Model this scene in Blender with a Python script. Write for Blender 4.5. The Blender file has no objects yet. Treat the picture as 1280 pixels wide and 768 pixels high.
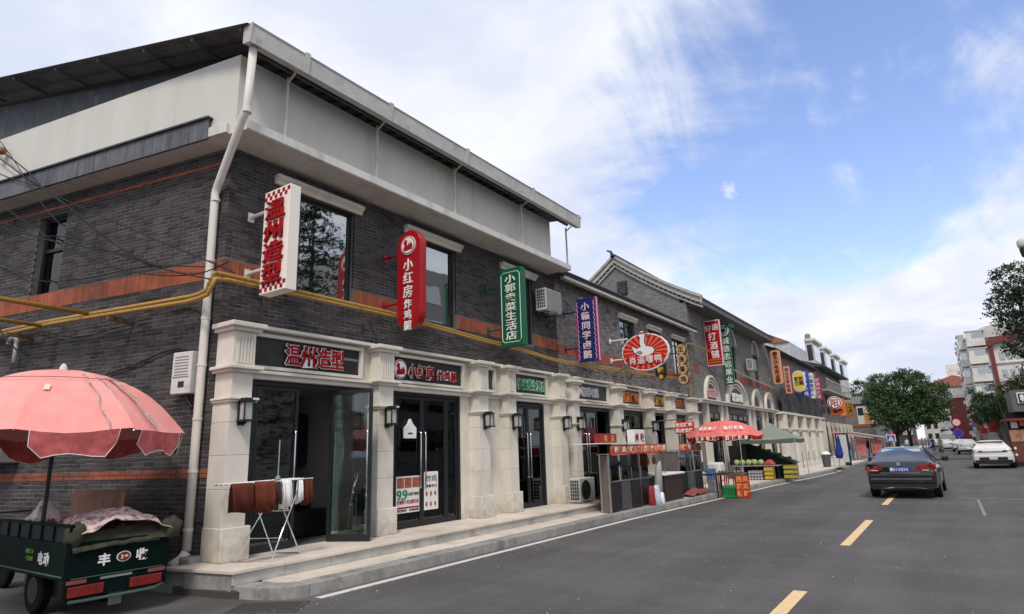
import bpy, bmesh, math, random
from mathutils import Vector, Matrix
rnd = random.Random(7)
S = bpy.context.scene
COL = S.collection
R = math.radians
# ------------------------------------------------------------ camera
cam = bpy.data.cameras.new('camera'); camo = bpy.data.objects.new('camera', cam); COL.objects.link(camo)
cam.sensor_width = 36; cam.lens = 772 / 1280 * 36; cam.clip_start = .05; cam.clip_end = 3000
_s = Vector((548, -163, -772)).normalized(); _u = Vector((-105, 3284, -772)); _u -= _u.dot(_s) * _s; _u.normalize(); _x = _s.cross(_u)
camo.matrix_world = Matrix((_x, _s, _u)).to_4x4(); camo.location = (0, 0, 1.7)
S.camera = camo
S.render.resolution_x = 1024; S.render.resolution_y = 614
S.view_settings.view_transform = 'Standard'; S.view_settings.look = 'None'
S.view_settings.exposure = 0.25; S.view_settings.gamma = 1
# ------------------------------------------------------------ sky and sun
SUN_EL, SUN_AZ = R(52), R(148)      # azimuth clockwise from +Y
w = bpy.data.worlds.new("World"); S.world = w; w.use_nodes = True
nt = w.node_tree; nt.nodes.clear()
def nd(t, **k):
    n = nt.nodes.new(t)
    for a, b in k.items(): setattr(n, a, b)
    return n
def lk(a, b): nt.links.new(a, b)
def mth(op, a, b=None, c=None, clamp=False):
    n = nd('ShaderNodeMath', operation=op, use_clamp=clamp)
    for i, v in enumerate((a, b, c)):
        if v is None: continue
        if isinstance(v, (int, float)): n.inputs[i].default_value = v
        else: lk(v, n.inputs[i])
    return n.outputs[0]
sky = nd('ShaderNodeTexSky', sky_type='NISHITA'); sky.sun_disc = False
sky.sun_elevation = SUN_EL; sky.sun_rotation = SUN_AZ; sky.air_density = 1.3; sky.dust_density = 1.0; sky.ozone_density = 2.0
tc = nd('ShaderNodeTexCoord'); sep = nd('ShaderNodeSeparateXYZ'); lk(tc.outputs['Generated'], sep.inputs[0])
X_, Y_, Z_ = sep.outputs
zz = mth('ADD', mth('MAXIMUM', Z_, 0.0), .22)
cmb = nd('ShaderNodeCombineXYZ'); lk(mth('DIVIDE', X_, zz), cmb.inputs[0]); lk(mth('DIVIDE', Y_, zz), cmb.inputs[1])
def noise(vec, sc, det, rough, dist=0, off=(0, 0, 0), scl=(1, 1, 1)):
    m = nd('ShaderNodeMapping'); m.inputs['Location'].default_value = off; m.inputs['Scale'].default_value = scl; lk(vec, m.inputs[0])
    n = nd('ShaderNodeTexNoise'); n.inputs['Scale'].default_value = sc; n.inputs['Detail'].default_value = det
    n.inputs['Roughness'].default_value = rough; n.inputs['Distortion'].default_value = dist; lk(m.outputs[0], n.inputs[0])
    return n.outputs[0]
n1 = noise(cmb.outputs[0], 1.1, 10, .62, .7, (3.1, 1.7, 0))
n2 = noise(cmb.outputs[0], 2.7, 12, .62, .9, (0, 4, 2), (1.5, .6, 1))
n3 = noise(cmb.outputs[0], 1.6, 8, .55, .3, (8, 2, 5))
# the open blue patch over the street, and the cloud deck towards the horizon
dx = mth('MULTIPLY', mth('SUBTRACT', X_, -.03), 2.15); dz = mth('MULTIPLY', mth('SUBTRACT', Z_, .40), 2.7)
dy = mth('MULTIPLY', mth('SUBTRACT', Y_, .88), .6)
rr = mth('ADD', mth('ADD', mth('MULTIPLY', dx, dx), mth('MULTIPLY', dz, dz)), mth('MULTIPLY', dy, dy))
low = mth('MULTIPLY', mth('SUBTRACT', .25, Z_), 3.0)
low = mth('MAXIMUM', low, 0.0)
cl = mth('ADD', mth('ADD', mth('MULTIPLY', mth('MINIMUM', rr, 1.0), 1.0), low), mth('MULTIPLY', mth('SUBTRACT', n1, .5), 2.0))
cl = mth('ADD', cl, mth('MULTIPLY', mth('SUBTRACT', n2, .5), 1.1))
# one small torn scrap of cloud
wd = nd('ShaderNodeVectorMath', operation='DISTANCE'); lk(tc.outputs['Generated'], wd.inputs[0]); wd.inputs[1].default_value = (-.215, .903, .372)
n5 = noise(tc.outputs['Generated'], 60, 10, .7, 1.8, (1, 2, 3))
cl = mth('ADD', cl, mth('MULTIPLY', mth('MAXIMUM', mth('SUBTRACT', mth('MULTIPLY', n5, .032), wd.outputs['Value']), 0.0), 45))
mr = nd('ShaderNodeMapRange', interpolation_type='SMOOTHSTEP'); lk(cl, mr.inputs[0])
mr.inputs[1].default_value = .07; mr.inputs[2].default_value = .66; mr.inputs[3].default_value = .0; mr.inputs[4].default_value = 1
cc = nd('ShaderNodeMix', data_type='RGBA'); cc.inputs[6].default_value = (6.1, 6.6, 8.1, 1); cc.inputs[7].default_value = (8.6, 8.7, 9.0, 1)
mr2 = nd('ShaderNodeMapRange', interpolation_type='SMOOTHSTEP'); lk(n3, mr2.inputs[0]); mr2.inputs[1].default_value = .38; mr2.inputs[2].default_value = .68
lk(mr2.outputs[0], cc.inputs[0])
skb = nd('ShaderNodeMix', data_type='RGBA', blend_type='MULTIPLY'); skb.inputs[0].default_value = 1; lk(sky.outputs[0], skb.inputs[6]); skb.inputs[7].default_value = (1.82, 1.72, 1.98, 1)
mx = nd('ShaderNodeMix', data_type='RGBA'); lk(mr.outputs[0], mx.inputs[0]); lk(skb.outputs[2], mx.inputs[6]); lk(cc.outputs[2], mx.inputs[7])
bg = nd('ShaderNodeBackground'); bg.inputs[1].default_value = .1; lk(mx.outputs[2], bg.inputs[0])
wo = nd('ShaderNodeOutputWorld'); lk(bg.outputs[0], wo.inputs[0])
sun = bpy.data.lights.new('sun', 'SUN'); sun.energy = 2.0; sun.angle = R(12); sun.color = (1, .93, .82)
so = bpy.data.objects.new('sun', sun); COL.objects.link(so)
sd = Vector((math.sin(SUN_AZ) * math.cos(SUN_EL), math.cos(SUN_AZ) * math.cos(SUN_EL), math.sin(SUN_EL)))
so.rotation_euler = sd.to_track_quat('Z', 'Y').to_euler(); so.location = (5, -5, 30)
# ------------------------------------------------------------ materials
MATS = {}
def srgb(h):
    h = h.lstrip('#'); v = [int(h[i:i + 2], 16) / 255 for i in (0, 2, 4)]
    return tuple(x / 12.92 if x <= .04045 else ((x + .055) / 1.055) ** 2.4 for x in v)
def mat(name, col, rough=.65, metal=0., var=.12, scale=2.5, bump=0., bscale=60., spec=.4, coat=0., alpha=None, rand=0., dirt=None, dscale=.7, dlo=.5, dhi=.7, emit=0, trans=None, stretch=(1, 1, 1)):
    if name in MATS: return MATS[name]
    if isinstance(col, str): col = srgb(col)
    m = bpy.data.materials.new(name); m.use_nodes = True; t = m.node_tree; b = t.nodes['Principled BSDF']
    b.inputs['Roughness'].default_value = rough; b.inputs['Metallic'].default_value = metal
    b.inputs['Specular IOR Level'].default_value = spec; b.inputs['Coat Weight'].default_value = coat
    if emit: b.inputs['Emission Color'].default_value = (*col, 1); b.inputs['Emission Strength'].default_value = emit
    N = t.nodes.new; L = t.links.new
    g = N('ShaderNodeNewGeometry'); mp = N('ShaderNodeMapping'); mp.inputs['Scale'].default_value = stretch; L(g.outputs['Position'], mp.inputs[0])
    nz = N('ShaderNodeTexNoise'); nz.inputs['Scale'].default_value = scale; nz.inputs['Detail'].default_value = 6; nz.inputs['Roughness'].default_value = .62; L(mp.outputs[0], nz.inputs[0])
    r = N('ShaderNodeMapRange'); L(nz.outputs[0], r.inputs[0]); r.inputs[1].default_value = .3; r.inputs[2].default_value = .7
    r.inputs[3].default_value = 1 - var; r.inputs[4].default_value = 1 + var
    f = r.outputs[0]
    if rand:
        oi = N('ShaderNodeObjectInfo'); a = N('ShaderNodeMath'); a.operation = 'ADD'; L(g.outputs['Random Per Island'], a.inputs[0]); L(oi.outputs['Random'], a.inputs[1])
        fr = N('ShaderNodeMath'); fr.operation = 'FRACT'; L(a.outputs[0], fr.inputs[0])
        r2 = N('ShaderNodeMapRange'); L(fr.outputs[0], r2.inputs[0]); r2.inputs[3].default_value = 1 - rand; r2.inputs[4].default_value = 1 + rand
        mm = N('ShaderNodeMath'); mm.operation = 'MULTIPLY'; L(f, mm.inputs[0]); L(r2.outputs[0], mm.inputs[1]); f = mm.outputs[0]
    vm = N('ShaderNodeVectorMath'); vm.operation = 'SCALE'; vm.inputs[0].default_value = col; L(f, vm.inputs['Scale'])
    out = vm.outputs[0]
    if dirt:
        if isinstance(dirt, str): dirt = srgb(dirt)
        n2 = N('ShaderNodeTexNoise'); n2.inputs['Scale'].default_value = dscale; n2.inputs['Detail'].default_value = 8; n2.inputs['Roughness'].default_value = .7; L(mp.outputs[0], n2.inputs[0])
        r3 = N('ShaderNodeMapRange'); L(n2.outputs[0], r3.inputs[0]); r3.inputs[1].default_value = dlo; r3.inputs[2].default_value = dhi
        mx = N('ShaderNodeMix'); mx.data_type = 'RGBA'; L(r3.outputs[0], mx.inputs[0]); L(out, mx.inputs[6]); mx.inputs[7].default_value = (*dirt, 1); out = mx.outputs[2]
    L(out, b.inputs['Base Color'])
    if bump:
        n4 = N('ShaderNodeTexNoise'); n4.inputs['Scale'].default_value = bscale; n4.inputs['Detail'].default_value = 5; L(mp.outputs[0], n4.inputs[0])
        bp = N('ShaderNodeBump'); bp.inputs['Strength'].default_value = bump; bp.inputs['Distance'].default_value = .01; L(n4.outputs[0], bp.inputs['Height']); L(bp.outputs[0], b.inputs['Normal'])
    MATS[name] = m
    return m
def glass(name, tint=(.5, .55, .52), refl=.0):
    if name in MATS: return MATS[name]
    m = bpy.data.materials.new(name); m.use_nodes = True; t = m.node_tree; t.nodes.clear(); N = t.nodes.new; L = t.links.new
    tr = N('ShaderNodeBsdfTransparent'); tr.inputs[0].default_value = (*tint, 1); gl = N('ShaderNodeBsdfGlossy'); gl.inputs['Roughness'].default_value = .02; gl.inputs[0].default_value = (.9, .93, .92, 1)
    nz = N('ShaderNodeTexNoise'); nz.inputs['Scale'].default_value = .9; bp = N('ShaderNodeBump'); bp.inputs['Strength'].default_value = .12; bp.inputs['Distance'].default_value = .05; L(nz.outputs[0], bp.inputs['Height']); L(bp.outputs[0], gl.inputs['Normal'])
    fr = N('ShaderNodeFresnel'); fr.inputs[0].default_value = 1.55; a = N('ShaderNodeMath'); a.operation = 'ADD'; a.use_clamp = True; L(fr.outputs[0], a.inputs[0]); a.inputs[1].default_value = refl
    mx = N('ShaderNodeMixShader'); L(a.outputs[0], mx.inputs[0]); L(tr.outputs[0], mx.inputs[1]); L(gl.outputs[0], mx.inputs[2]); o = N('ShaderNodeOutputMaterial'); L(mx.outputs[0], o.inputs[0])
    MATS[name] = m
    return m
brick_m = mat('grey_brick', (.057, .051, .053), .9, spec=.2, var=.28, scale=5, bump=.5, bscale=45, rand=.36, dirt=(.105, .095, .09), dscale=1.1, dlo=.5, dhi=.8)
brick2_m = mat('worn_grey_brick', (.18, .168, .162), .88, var=.35, scale=6, bump=.5, bscale=45, rand=.45, dirt=(.23, .20, .185), dscale=1.6, dlo=.45, dhi=.75)
mortar_m = mat('mortar', (.125, .12, .117), .9, var=.3, scale=1.5)
redbrick_m = mat('red_brick', (.29, .082, .042), .85, var=.2, rand=.16, bump=.4, dirt=(.09, .05, .045), dscale=1.5, dlo=.52, dhi=.75)
stone_m = mat('pale_stone', (.65, .612, .535), .8, var=.08, scale=3, bump=.15, bscale=90, rand=.05, dirt=(.36, .31, .25), dscale=1.3, dlo=.53, dhi=.85, stretch=(1, 1, .45))
tread_m = mat('step_stone', (.62, .545, .475), .75, var=.1, scale=5, bump=.2, rand=.06, dirt=(.3, .25, .2), dscale=1.6, dlo=.5, dhi=.8)
riser_m = mat('riser_stone', (.44, .425, .39), .8, var=.15, scale=6, bump=.2, rand=.1, dirt=(.16, .15, .14), dscale=3, dlo=.48, dhi=.75, stretch=(1, 1, 2))
kerb_m = mat('kerb_concrete', (.29, .28, .265), .85, var=.18, scale=7, bump=.3, rand=.1, dirt=(.1, .095, .09), dscale=2.5, dlo=.48, dhi=.75)
white_m = mat('white_paint', (.62, .61, .57), .7, var=.06, scale=1.5, dirt=(.34, .33, .29), dscale=2.6, dlo=.52, dhi=.8, stretch=(1, 1, .25))
cream_m = mat('cream_plaster', (.60, .585, .54), .8, var=.05, dirt=(.34, .32, .28), dscale=2.4, dlo=.55, dhi=.95, bump=.1, stretch=(1, 1, .16))
gpaint_m = mat('grey_plaster', (.33, .325, .30), .85, var=.08, scale=1.2, bump=.1)
slate_m = mat('dark_sheet', (.045, .05, .06), .5, var=.3, scale=3, dirt=(.12, .12, .13), dscale=3, dlo=.55, dhi=.7)
flash_m = mat('grey_sheet', (.115, .12, .13), .55, metal=.2, var=.35, scale=5, dirt=(.04, .04, .04), dscale=6, dlo=.5, dhi=.75, stretch=(1, 1, .3))
gutter_m = mat('gutter_metal', (.50, .485, .45), .5, metal=.2, var=.12, scale=4, dirt=(.2, .19, .17), dscale=3, dlo=.55, dhi=.8)
pvc_m = mat('white_pvc', (.66, .63, .575), .55, var=.08, scale=4, dirt=(.36, .33, .28), dscale=2.5, dlo=.55, dhi=.85, stretch=(1, 1, .4))
yellow_m = mat('yellow_pipe_paint', (.40, .235, .055), .6, var=.25, scale=6, dirt=(.16, .07, .02), dscale=6, dlo=.52, dhi=.7)
frame_m = mat('dark_aluminium', (.022, .024, .028), .4, metal=.3, var=.1)
black_m = mat('black_metal', (.012, .012, .013), .45, var=.1)
steel_m = mat('steel', (.55, .55, .54), .28, metal=1, var=.1, scale=8)
chrome_m = mat('chrome', (.75, .75, .75), .12, metal=1, var=.03)
glass_m = glass('window_glass', (.22, .25, .24), .42)
glassk_m = glass('dim_window_glass', (.3, .3, .3), .0)
glassd_m = glass('door_glass', (.42, .46, .45), .02)
glassc_m = glass('clear_glass', (.82, .88, .86), .02)
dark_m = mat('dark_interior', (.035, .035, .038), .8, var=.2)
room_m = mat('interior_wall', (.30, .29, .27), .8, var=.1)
asph_m = mat('asphalt', (.088, .084, .083), .82, var=.5, scale=42, bump=1, bscale=90, dirt=(.135, .128, .124), dscale=.3, dlo=.38, dhi=.72, spec=.25)
_t = asph_m.node_tree; _b = _t.nodes['Principled BSDF']; _src = _b.inputs['Base Color'].links[0].from_socket
_g = _t.nodes.new('ShaderNodeNewGeometry'); _f = None
for _sc, _lo, _hi, _a, _c in (((.9, .07, 1), .42, .62, .86, 1.10), ((.12, .9, 1), .45, .6, .94, 1.05), ((9, 9, 9), .66, .72, 1, 1.7)):
    _m = _t.nodes.new('ShaderNodeMapping'); _m.inputs['Scale'].default_value = _sc; _t.links.new(_g.outputs['Position'], _m.inputs[0])
    _n = _t.nodes.new('ShaderNodeTexNoise'); _n.inputs['Scale'].default_value = 1; _n.inputs['Detail'].default_value = 7; _n.inputs['Roughness'].default_value = .65; _t.links.new(_m.outputs[0], _n.inputs[0])
    _r = _t.nodes.new('ShaderNodeMapRange'); _t.links.new(_n.outputs[0], _r.inputs[0]); _r.inputs[1].default_value = _lo; _r.inputs[2].default_value = _hi; _r.inputs[3].default_value = _a; _r.inputs[4].default_value = _c
    _v = _t.nodes.new('ShaderNodeVectorMath'); _v.operation = 'SCALE'; _t.links.new(_src, _v.inputs[0]); _t.links.new(_r.outputs[0], _v.inputs['Scale']); _src = _v.outputs[0]
_t.links.new(_src, _b.inputs['Base Color'])
line_m = mat('road_paint_white', (.62, .61, .58), .7, var=.08, scale=10, dirt=(.25, .25, .24), dscale=9, dlo=.56, dhi=.7)
liney_m = mat('road_paint_yellow', (.72, .50, .27), .7, var=.08, scale=10, dirt=(.3, .25, .18), dscale=9, dlo=.56, dhi=.72)
red_m = mat('red_enamel', (.36, .004, .010), .4, var=.05, coat=.15, spec=.3)
redl_m = mat('red_letter', (.30, .004, .006), .6, var=.05, spec=.15)
whitel_m = mat('white_letter', (.8, .79, .77), .45, var=.03)
green_m = mat('green_enamel', (.005, .105, .045), .45, var=.05, spec=.3)
navy_m = mat('navy_enamel', (.012, .02, .13), .45, var=.05)
signb_m = mat('sign_black', (.018, .017, .018), .4, var=.1)
signw_m = mat('sign_cream', (.82, .76, .68), .5, var=.03)
gold_m = mat('gold_letter', (.55, .30, .04), .4, var=.05)
orange_m = mat('orange_enamel', (.62, .17, .02), .45, var=.08)
wood_m = mat('tan_wood', (.50, .33, .17), .6, var=.1, scale=12)
bark_m = mat('bark', (.07, .055, .04), .9, var=.3, scale=6, bump=.6)
cable_m = mat('cable', (.012, .012, .013), .6, var=.1)
rubber_m = mat('rubber', (.015, .015, .015), .85, var=.15)
pvcwhite_m = mat('appliance_white', (.58, .57, .53), .5, var=.06, dirt=(.35, .32, .27), dscale=4, dlo=.55, dhi=.8)
# splashed grime on the foot of the stonework
_t = stone_m.node_tree; _b = _t.nodes['Principled BSDF']; _src = _b.inputs['Base Color'].links[0].from_socket; N = _t.nodes.new; L = _t.links.new
_g = N('ShaderNodeNewGeometry'); _s3 = N('ShaderNodeSeparateXYZ'); L(_g.outputs['Position'], _s3.inputs[0]); _n = N('ShaderNodeTexNoise'); _n.inputs['Scale'].default_value = 7; _n.inputs['Detail'].default_value = 8; L(_g.outputs['Position'], _n.inputs[0])
_r = N('ShaderNodeMapRange'); L(_s3.outputs[2], _r.inputs[0]); _r.inputs[1].default_value = .85; _r.inputs[2].default_value = .30; _r.inputs[3].default_value = -.25; _r.inputs[4].default_value = .35
_a = N('ShaderNodeMath'); _a.operation = 'ADD'; L(_n.outputs[0], _a.inputs[0]); L(_r.outputs[0], _a.inputs[1])
_r2 = N('ShaderNodeMapRange'); L(_a.outputs[0], _r2.inputs[0]); _r2.inputs[1].default_value = .42; _r2.inputs[2].default_value = .95; _r2.inputs[4].default_value = .55
_m = N('ShaderNodeMix'); _m.data_type = 'RGBA'; L(_r2.outputs[0], _m.inputs[0]); L(_src, _m.inputs[6]); _m.inputs[7].default_value = (.22, .17, .13, 1); L(_m.outputs[2], _b.inputs['Base Color'])
# ------------------------------------------------------------ geometry helpers
ORG = {}
def org(p): return ORG.get(p.name, Vector((0, 0, 0))) if p else Vector((0, 0, 0))
def tag(o, label=None, cat=None, group=None, kind=None):
    for k, v in (('label', label), ('category', cat), ('group', group), ('kind', kind)):
        if v: o[k] = v
    return o
def empty(name, loc, label, cat, group=None, kind=None):
    o = bpy.data.objects.new(name, None); o.empty_display_size = .2; COL.objects.link(o); o.location = loc
    ORG[o.name] = Vector(loc); return tag(o, label, cat, group, kind)
def kids(o): return [c for c in bpy.data.objects if c.parent == o]
def copy_tree(o, loc, label, rotz=None, group=None, scale=None):
    def rec(a, par):
        c = a.copy(); COL.objects.link(c); c.parent = par
        for ch in CH.get(a.name, []): rec(ch, c)
        return c
    c = rec(o, None); c.location = loc; c['label'] = label
    if rotz is not None: c.rotation_euler = (0, 0, rotz)
    if group: c['group'] = group
    if scale: c.scale = scale
    return c
CH = {}
def adopt(o, parent):
    o.parent = parent; CH.setdefault(parent.name, []).append(o)
class MB:
    def __init__(s): s.v = []; s.f = []
    def add(s, vs, fs):
        n = len(s.v); s.v += [Vector(v) for v in vs]; s.f += [tuple(i + n for i in f) for f in fs]; return s
    def box(s, x0, x1, y0, y1, z0, z1, m=None):
        vs = [Vector((x, y, z)) for z in (z0, z1) for x, y in ((x0, y0), (x1, y0), (x1, y1), (x0, y1))]
        if m: vs = [m @ v for v in vs]
        return s.add(vs, [(0, 3, 2, 1), (4, 5, 6, 7), (0, 1, 5, 4), (1, 2, 6, 5), (2, 3, 7, 6), (3, 0, 4, 7)])
    def tube(s, pts, r, n=8, close=False, caps=True):
        pts = [Vector(p) for p in pts]; N = len(pts); rs = r if isinstance(r, (list, tuple)) else [r] * N; vs = []
        up = None
        for i, p in enumerate(pts):
            a = pts[max(i - 1, 0)] if not close else pts[i - 1]; b = pts[min(i + 1, N - 1)] if not close else pts[(i + 1) % N]
            d = (b - a).normalized()
            if up is None: up = Vector((0, 0, 1)) if abs(d.z) < .9 else Vector((1, 0, 0))
            u = (up - up.dot(d) * d)
            if u.length < 1e-4: u = Vector((1, 0, 0)) if abs(d.x) < .9 else Vector((0, 1, 0)); u -= u.dot(d) * d
            u.normalize(); up = u; w_ = d.cross(u)
            for k in range(n):
                t = 2 * math.pi * k / n; vs.append(p + (u * math.cos(t) + w_ * math.sin(t)) * rs[i])
        fs = []
        for i in range(N if close else N - 1):
            j = (i + 1) % N
            for k in range(n):
                q = (k + 1) % n; fs.append((i * n + k, i * n + q, j * n + q, j * n + k))
        if caps and not close: fs += [tuple(range(n - 1, -1, -1)), tuple((N - 1) * n + k for k in range(n))]
        return s.add(vs, fs)
    def prism(s, poly, d0, d1, fn):
        """poly of (a,b); fn(a,b,d)->Vector"""
        n = len(poly); vs = [fn(a, b, d0) for a, b in poly] + [fn(a, b, d1) for a, b in poly]
        fs = [tuple(range(n)), tuple(range(2 * n - 1, n - 1, -1))] + [(i, i + n, (i + 1) % n + n, (i + 1) % n) for i in range(n)]
        return s.add(vs, fs)
    def lathe(s, prof, c, n=16, axis='z'):
        vs = []; N = len(prof)
        for r, h in prof:
            for k in range(n):
                t = 2 * math.pi * k / n; a, b = r * math.cos(t), r * math.sin(t)
                v = {'z': (a, b, h), 'x': (h, a, b), 'y': (a, h, b)}[axis]; vs.append(Vector(v) + Vector(c))
        fs = [(i * n + k, i * n + (k + 1) % n, (i + 1) * n + (k + 1) % n, (i + 1) * n + k) for i in range(N - 1) for k in range(n)]
        fs += [tuple(range(n - 1, -1, -1)), tuple((N - 1) * n + k for k in range(n))]
        return s.add(vs, fs)
    def build(s, name, m, parent=None, bevel=0, smooth=False, label=None, cat=None, group=None, kind=None, fix=True):
        o0 = org(parent)
        if parent is None and kind != 'structure':
            lo = [min(v[i] for v in s.v) for i in range(3)]; hi = [max(v[i] for v in s.v) for i in range(3)]
            o0 = Vector(((lo[0] + hi[0]) / 2, (lo[1] + hi[1]) / 2, lo[2]))
        me = bpy.data.meshes.new(name); me.from_pydata([v - o0 for v in s.v], [], s.f)
        if fix:
            bm = bmesh.new(); bm.from_mesh(me); bmesh.ops.recalc_face_normals(bm, faces=bm.faces)
            if bevel: bmesh.ops.bevel(bm, geom=bm.edges[:], offset=bevel, segments=2 if smooth else 1, affect='EDGES', clamp_overlap=True)
            bm.to_mesh(me); bm.free()
        if smooth: me.polygons.foreach_set('use_smooth', [True] * len(me.polygons))
        me.materials.append(m)
        o = bpy.data.objects.new(name, me); COL.objects.link(o)
        if parent: adopt(o, parent)
        else: o.location = o0
        ORG[o.name] = o0
        return tag(o, label, cat, group, kind)
def box(name, m, x0, x1, y0, y1, z0, z1, parent=None, bevel=0, mtx=None, **k):
    return MB().box(x0, x1, y0, y1, z0, z1, mtx).build(name, m, parent, bevel, **k)
def wlk(a, b): return [Vector(a).lerp(Vector(b), t / 10) for t in range(11)]
# ---- lettering
_cur = {}
def glyph(ch, off=.0, depth=.02):
    k = (ch, off, depth)
    if k in _cur: return _cur[k]
    c = bpy.data.curves.new('t', 'FONT'); c.body = ch; c.align_x = 'CENTER'; c.resolution_u = 2; c.offset = off; c.extrude = depth / 2
    o = bpy.data.objects.new('t', c); COL.objects.link(o); me = bpy.data.meshes.new_from_object(o); bpy.data.objects.remove(o)
    me.name = 'character'; me.transform(Matrix.Translation((0, -.38, depth / 2))); _cur[k] = me
    return me
FRONT = Matrix(((1, 0, 0), (0, 0, -1), (0, 1, 0)))      # faces -y
STREET = Matrix(((0, 0, 1), (1, 0, 0), (0, 1, 0)))      # faces +x
def char(ch, m, parent, pos, h, basis=FRONT, off=.02, depth=.02, wide=1., name='character', lab=None):
    me0 = glyph(ch, off, depth)
    me = me0 if not me0.materials else me0
    key = (ch, off, depth, m.name)
    if key not in _cur:
        me = me0.copy(); me.materials.append(m); _cur[key] = me
    me = _cur[key]
    o = bpy.data.objects.new(name, me); COL.objects.link(o)
    M = basis.to_4x4() @ Matrix.Diagonal((h * wide, h, 1, 1)); M.translation = Vector(pos) - org(parent)
    o.matrix_basis = M
    if parent: adopt(o, parent)
    return o
def text_v(s, m, parent, x, y, ztop, step, h, basis=FRONT, wide=1., off=.03, depth=.02, back=None, boff=.07):
    for i, ch in enumerate(s):
        if ch == ' ': continue
        p = (x, y, ztop - step * (i + .5))
        char(ch, m, parent, p, h, basis, off, depth, wide)
        if back: char(ch, back, parent, (p[0], p[1] + .002, p[2]) if basis is FRONT else (p[0] - .002, p[1], p[2]), h, basis, boff, depth * .6, wide, 'character_outline')
def text_h(s, m, parent, x, y0, y1, z, h, off=.03, depth=.02, back=None, boff=.07, wide=None):
    n = len(s); st = (y1 - y0) / n
    for i, ch in enumerate(s):
        if ch == ' ': continue
        p = (x, y0 + st * (i + .5), z); wd = wide or min(st / h, 1.3)
        char(ch, m, parent, p, h, STREET, off, depth, wd)
        if back: char(ch, back, parent, (x - .003, p[1], p[2]), h, STREET, boff, depth * .6, wd, 'character_outline')
# ============================================================ GROUND, ROAD, PAVEMENT
KX = [(-30, -6.97), (5.4, -6.97), (15, -6.9), (21, -6.62), (27, -6.42), (36, -5.85), (45, -5.55), (60, -5.5), (75, -5.3), (100, -4.9), (125, -4.2), (170, -1.5), (300, 10)]
def kerbx(y):
    for (a, b), (c, d) in zip(KX, KX[1:]):
        if a <= y <= c: return b + (d - b) * (y - a) / (c - a)
    return KX[-1][1]
box('ground', mat('far_ground', (.10, .098, .09), .9), -1500, 1500, -1500, 1500, -.3, -.02, kind='structure')
box('road', asph_m, -60, 60, -60, 420, -.25, 0, kind='structure')
m_ = MB()
ys = [5.42 + .8 * i for i in range(0, 46)]
wl = [(-6.90, -6.74, 5.42), ]
pts = []
def linex(y): return kerbx(y) + (.19 if y < 22 else .14)
for a, b in zip(ys, ys[1:]):
    if a < 5.2: continue
    m_.add([(linex(a) - .06, a, .004), (linex(a) + .07, a, .004), (linex(b) + .07, b, .004), (linex(b) - .06, b, .004)], [(0, 1, 2, 3)])
ed = m_.build('edge_line', line_m, kind='structure')
yl = empty('centre_line', (-1.72, 12, 0), None, None, kind='structure')
for y0 in (4.4, 12.1, 19.8, 27.5, 35.2, 43, 50.7, 58.4):
    box('dash', liney_m, -1.795, -1.645, y0, y0 + 3.9, .004, .008, yl)
pk = empty('parking_marks', (1, 20, 0), None, None, kind='structure')
for x0, x1, y0, y1 in ((-.12, .75, 22.35, 22.47), (.95, 1.8, 22.1, 22.19), (.33, .39, 17.6, 22.0), (.1, 1.0, 30.2, 30.34), (-.1, .9, 38.2, 38.36), (.9, 2.6, 17.0, 17.07)):
    box('mark', mat('worn_paint', (.30, .295, .285), .8, var=.3, scale=14, dirt=(.12, .117, .115), dscale=14, dlo=.45, dhi=.6), x0, x1, y0, y1, .004, .008, pk)
# kerb stones along the lower step
kb = empty('kerb', (-6.97, 10, 0), None, None, kind='structure')
y = 5.45
while y < 62:
    L = 1.0 if y < 30 else 2.0
    a, b = kerbx(y), kerbx(y + L)
    wdt = .30
    mb = MB(); mb.prism([(a, y + .004), (b, y + L - .004), (b - wdt, y + L - .004), (a - wdt, y + .004)], -.1, .15 + rnd.uniform(-.003, .003), lambda p, q, d: Vector((p, q, d)))
    mb.build('kerb_stone', kerb_m if y > 16 else kerb_m, kb, bevel=.008)
    y += L
# rounded corner of the kerb
arc = [(-6.97, 5.446), (-6.99, 5.33), (-7.07, 5.2), (-7.2, 5.08), (-7.4, 4.98), (-7.65, 4.92), (-7.9, 4.88)]
inn = [(-7.27, 5.446), (-7.28, 5.42), (-7.32, 5.36), (-7.4, 5.31), (-7.5, 5.27), (-7.7, 5.22), (-7.9, 5.18)]
for i in (0, 3):
    poly = arc[i:i + 4] + inn[i:i + 4][::-1]
    MB().prism(poly, -.1, .148, lambda p, q, d: Vector((p, q, d))).build('kerb_stone', kerb_m, kb, bevel=.006)
pv = empty('pavement', (-7.5, 15, 0), None, None, kind='structure')
# lower tread slabs y 5.1 .. 15.6 between the kerb stones and the second riser
y = 5.3
while y < 15.2:
    MB().prism([(kerbx(y) - .304, y + .003), (kerbx(y) - .304, y + 1.197), (-7.79, y + 1.197), (-7.79, y + .003)], -.1, .147, lambda p, q, d: Vector((p, q, d))).build('tread_slab', tread_m, pv, bevel=.004)
    y += 1.2
rows = []
y = 15.5
while y < 62:
    L = 1.2 if y < 30 else 2.4
    k0, k1 = kerbx(y) - .304, kerbx(y + L) - .304
    n = 3 if y < 30 else 1
    for i in range(n):
        a0 = k0 + (-8.9 - k0) * i / n; a1 = k0 + (-8.9 - k0) * (i + 1) / n; b0 = k1 + (-8.9 - k1) * i / n; b1 = k1 + (-8.9 - k1) * (i + 1) / n
        MB().prism([(a0 - .003, y + .003), (b0 - .003, y + L - .003), (b1 + .003, y + L - .003), (a1 + .003, y + .003)], -.1, .145 + rnd.uniform(-.002, .002), lambda p, q, d: Vector((p, q, d))).build('paving_slab', tread_m, pv)
    y += L
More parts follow.
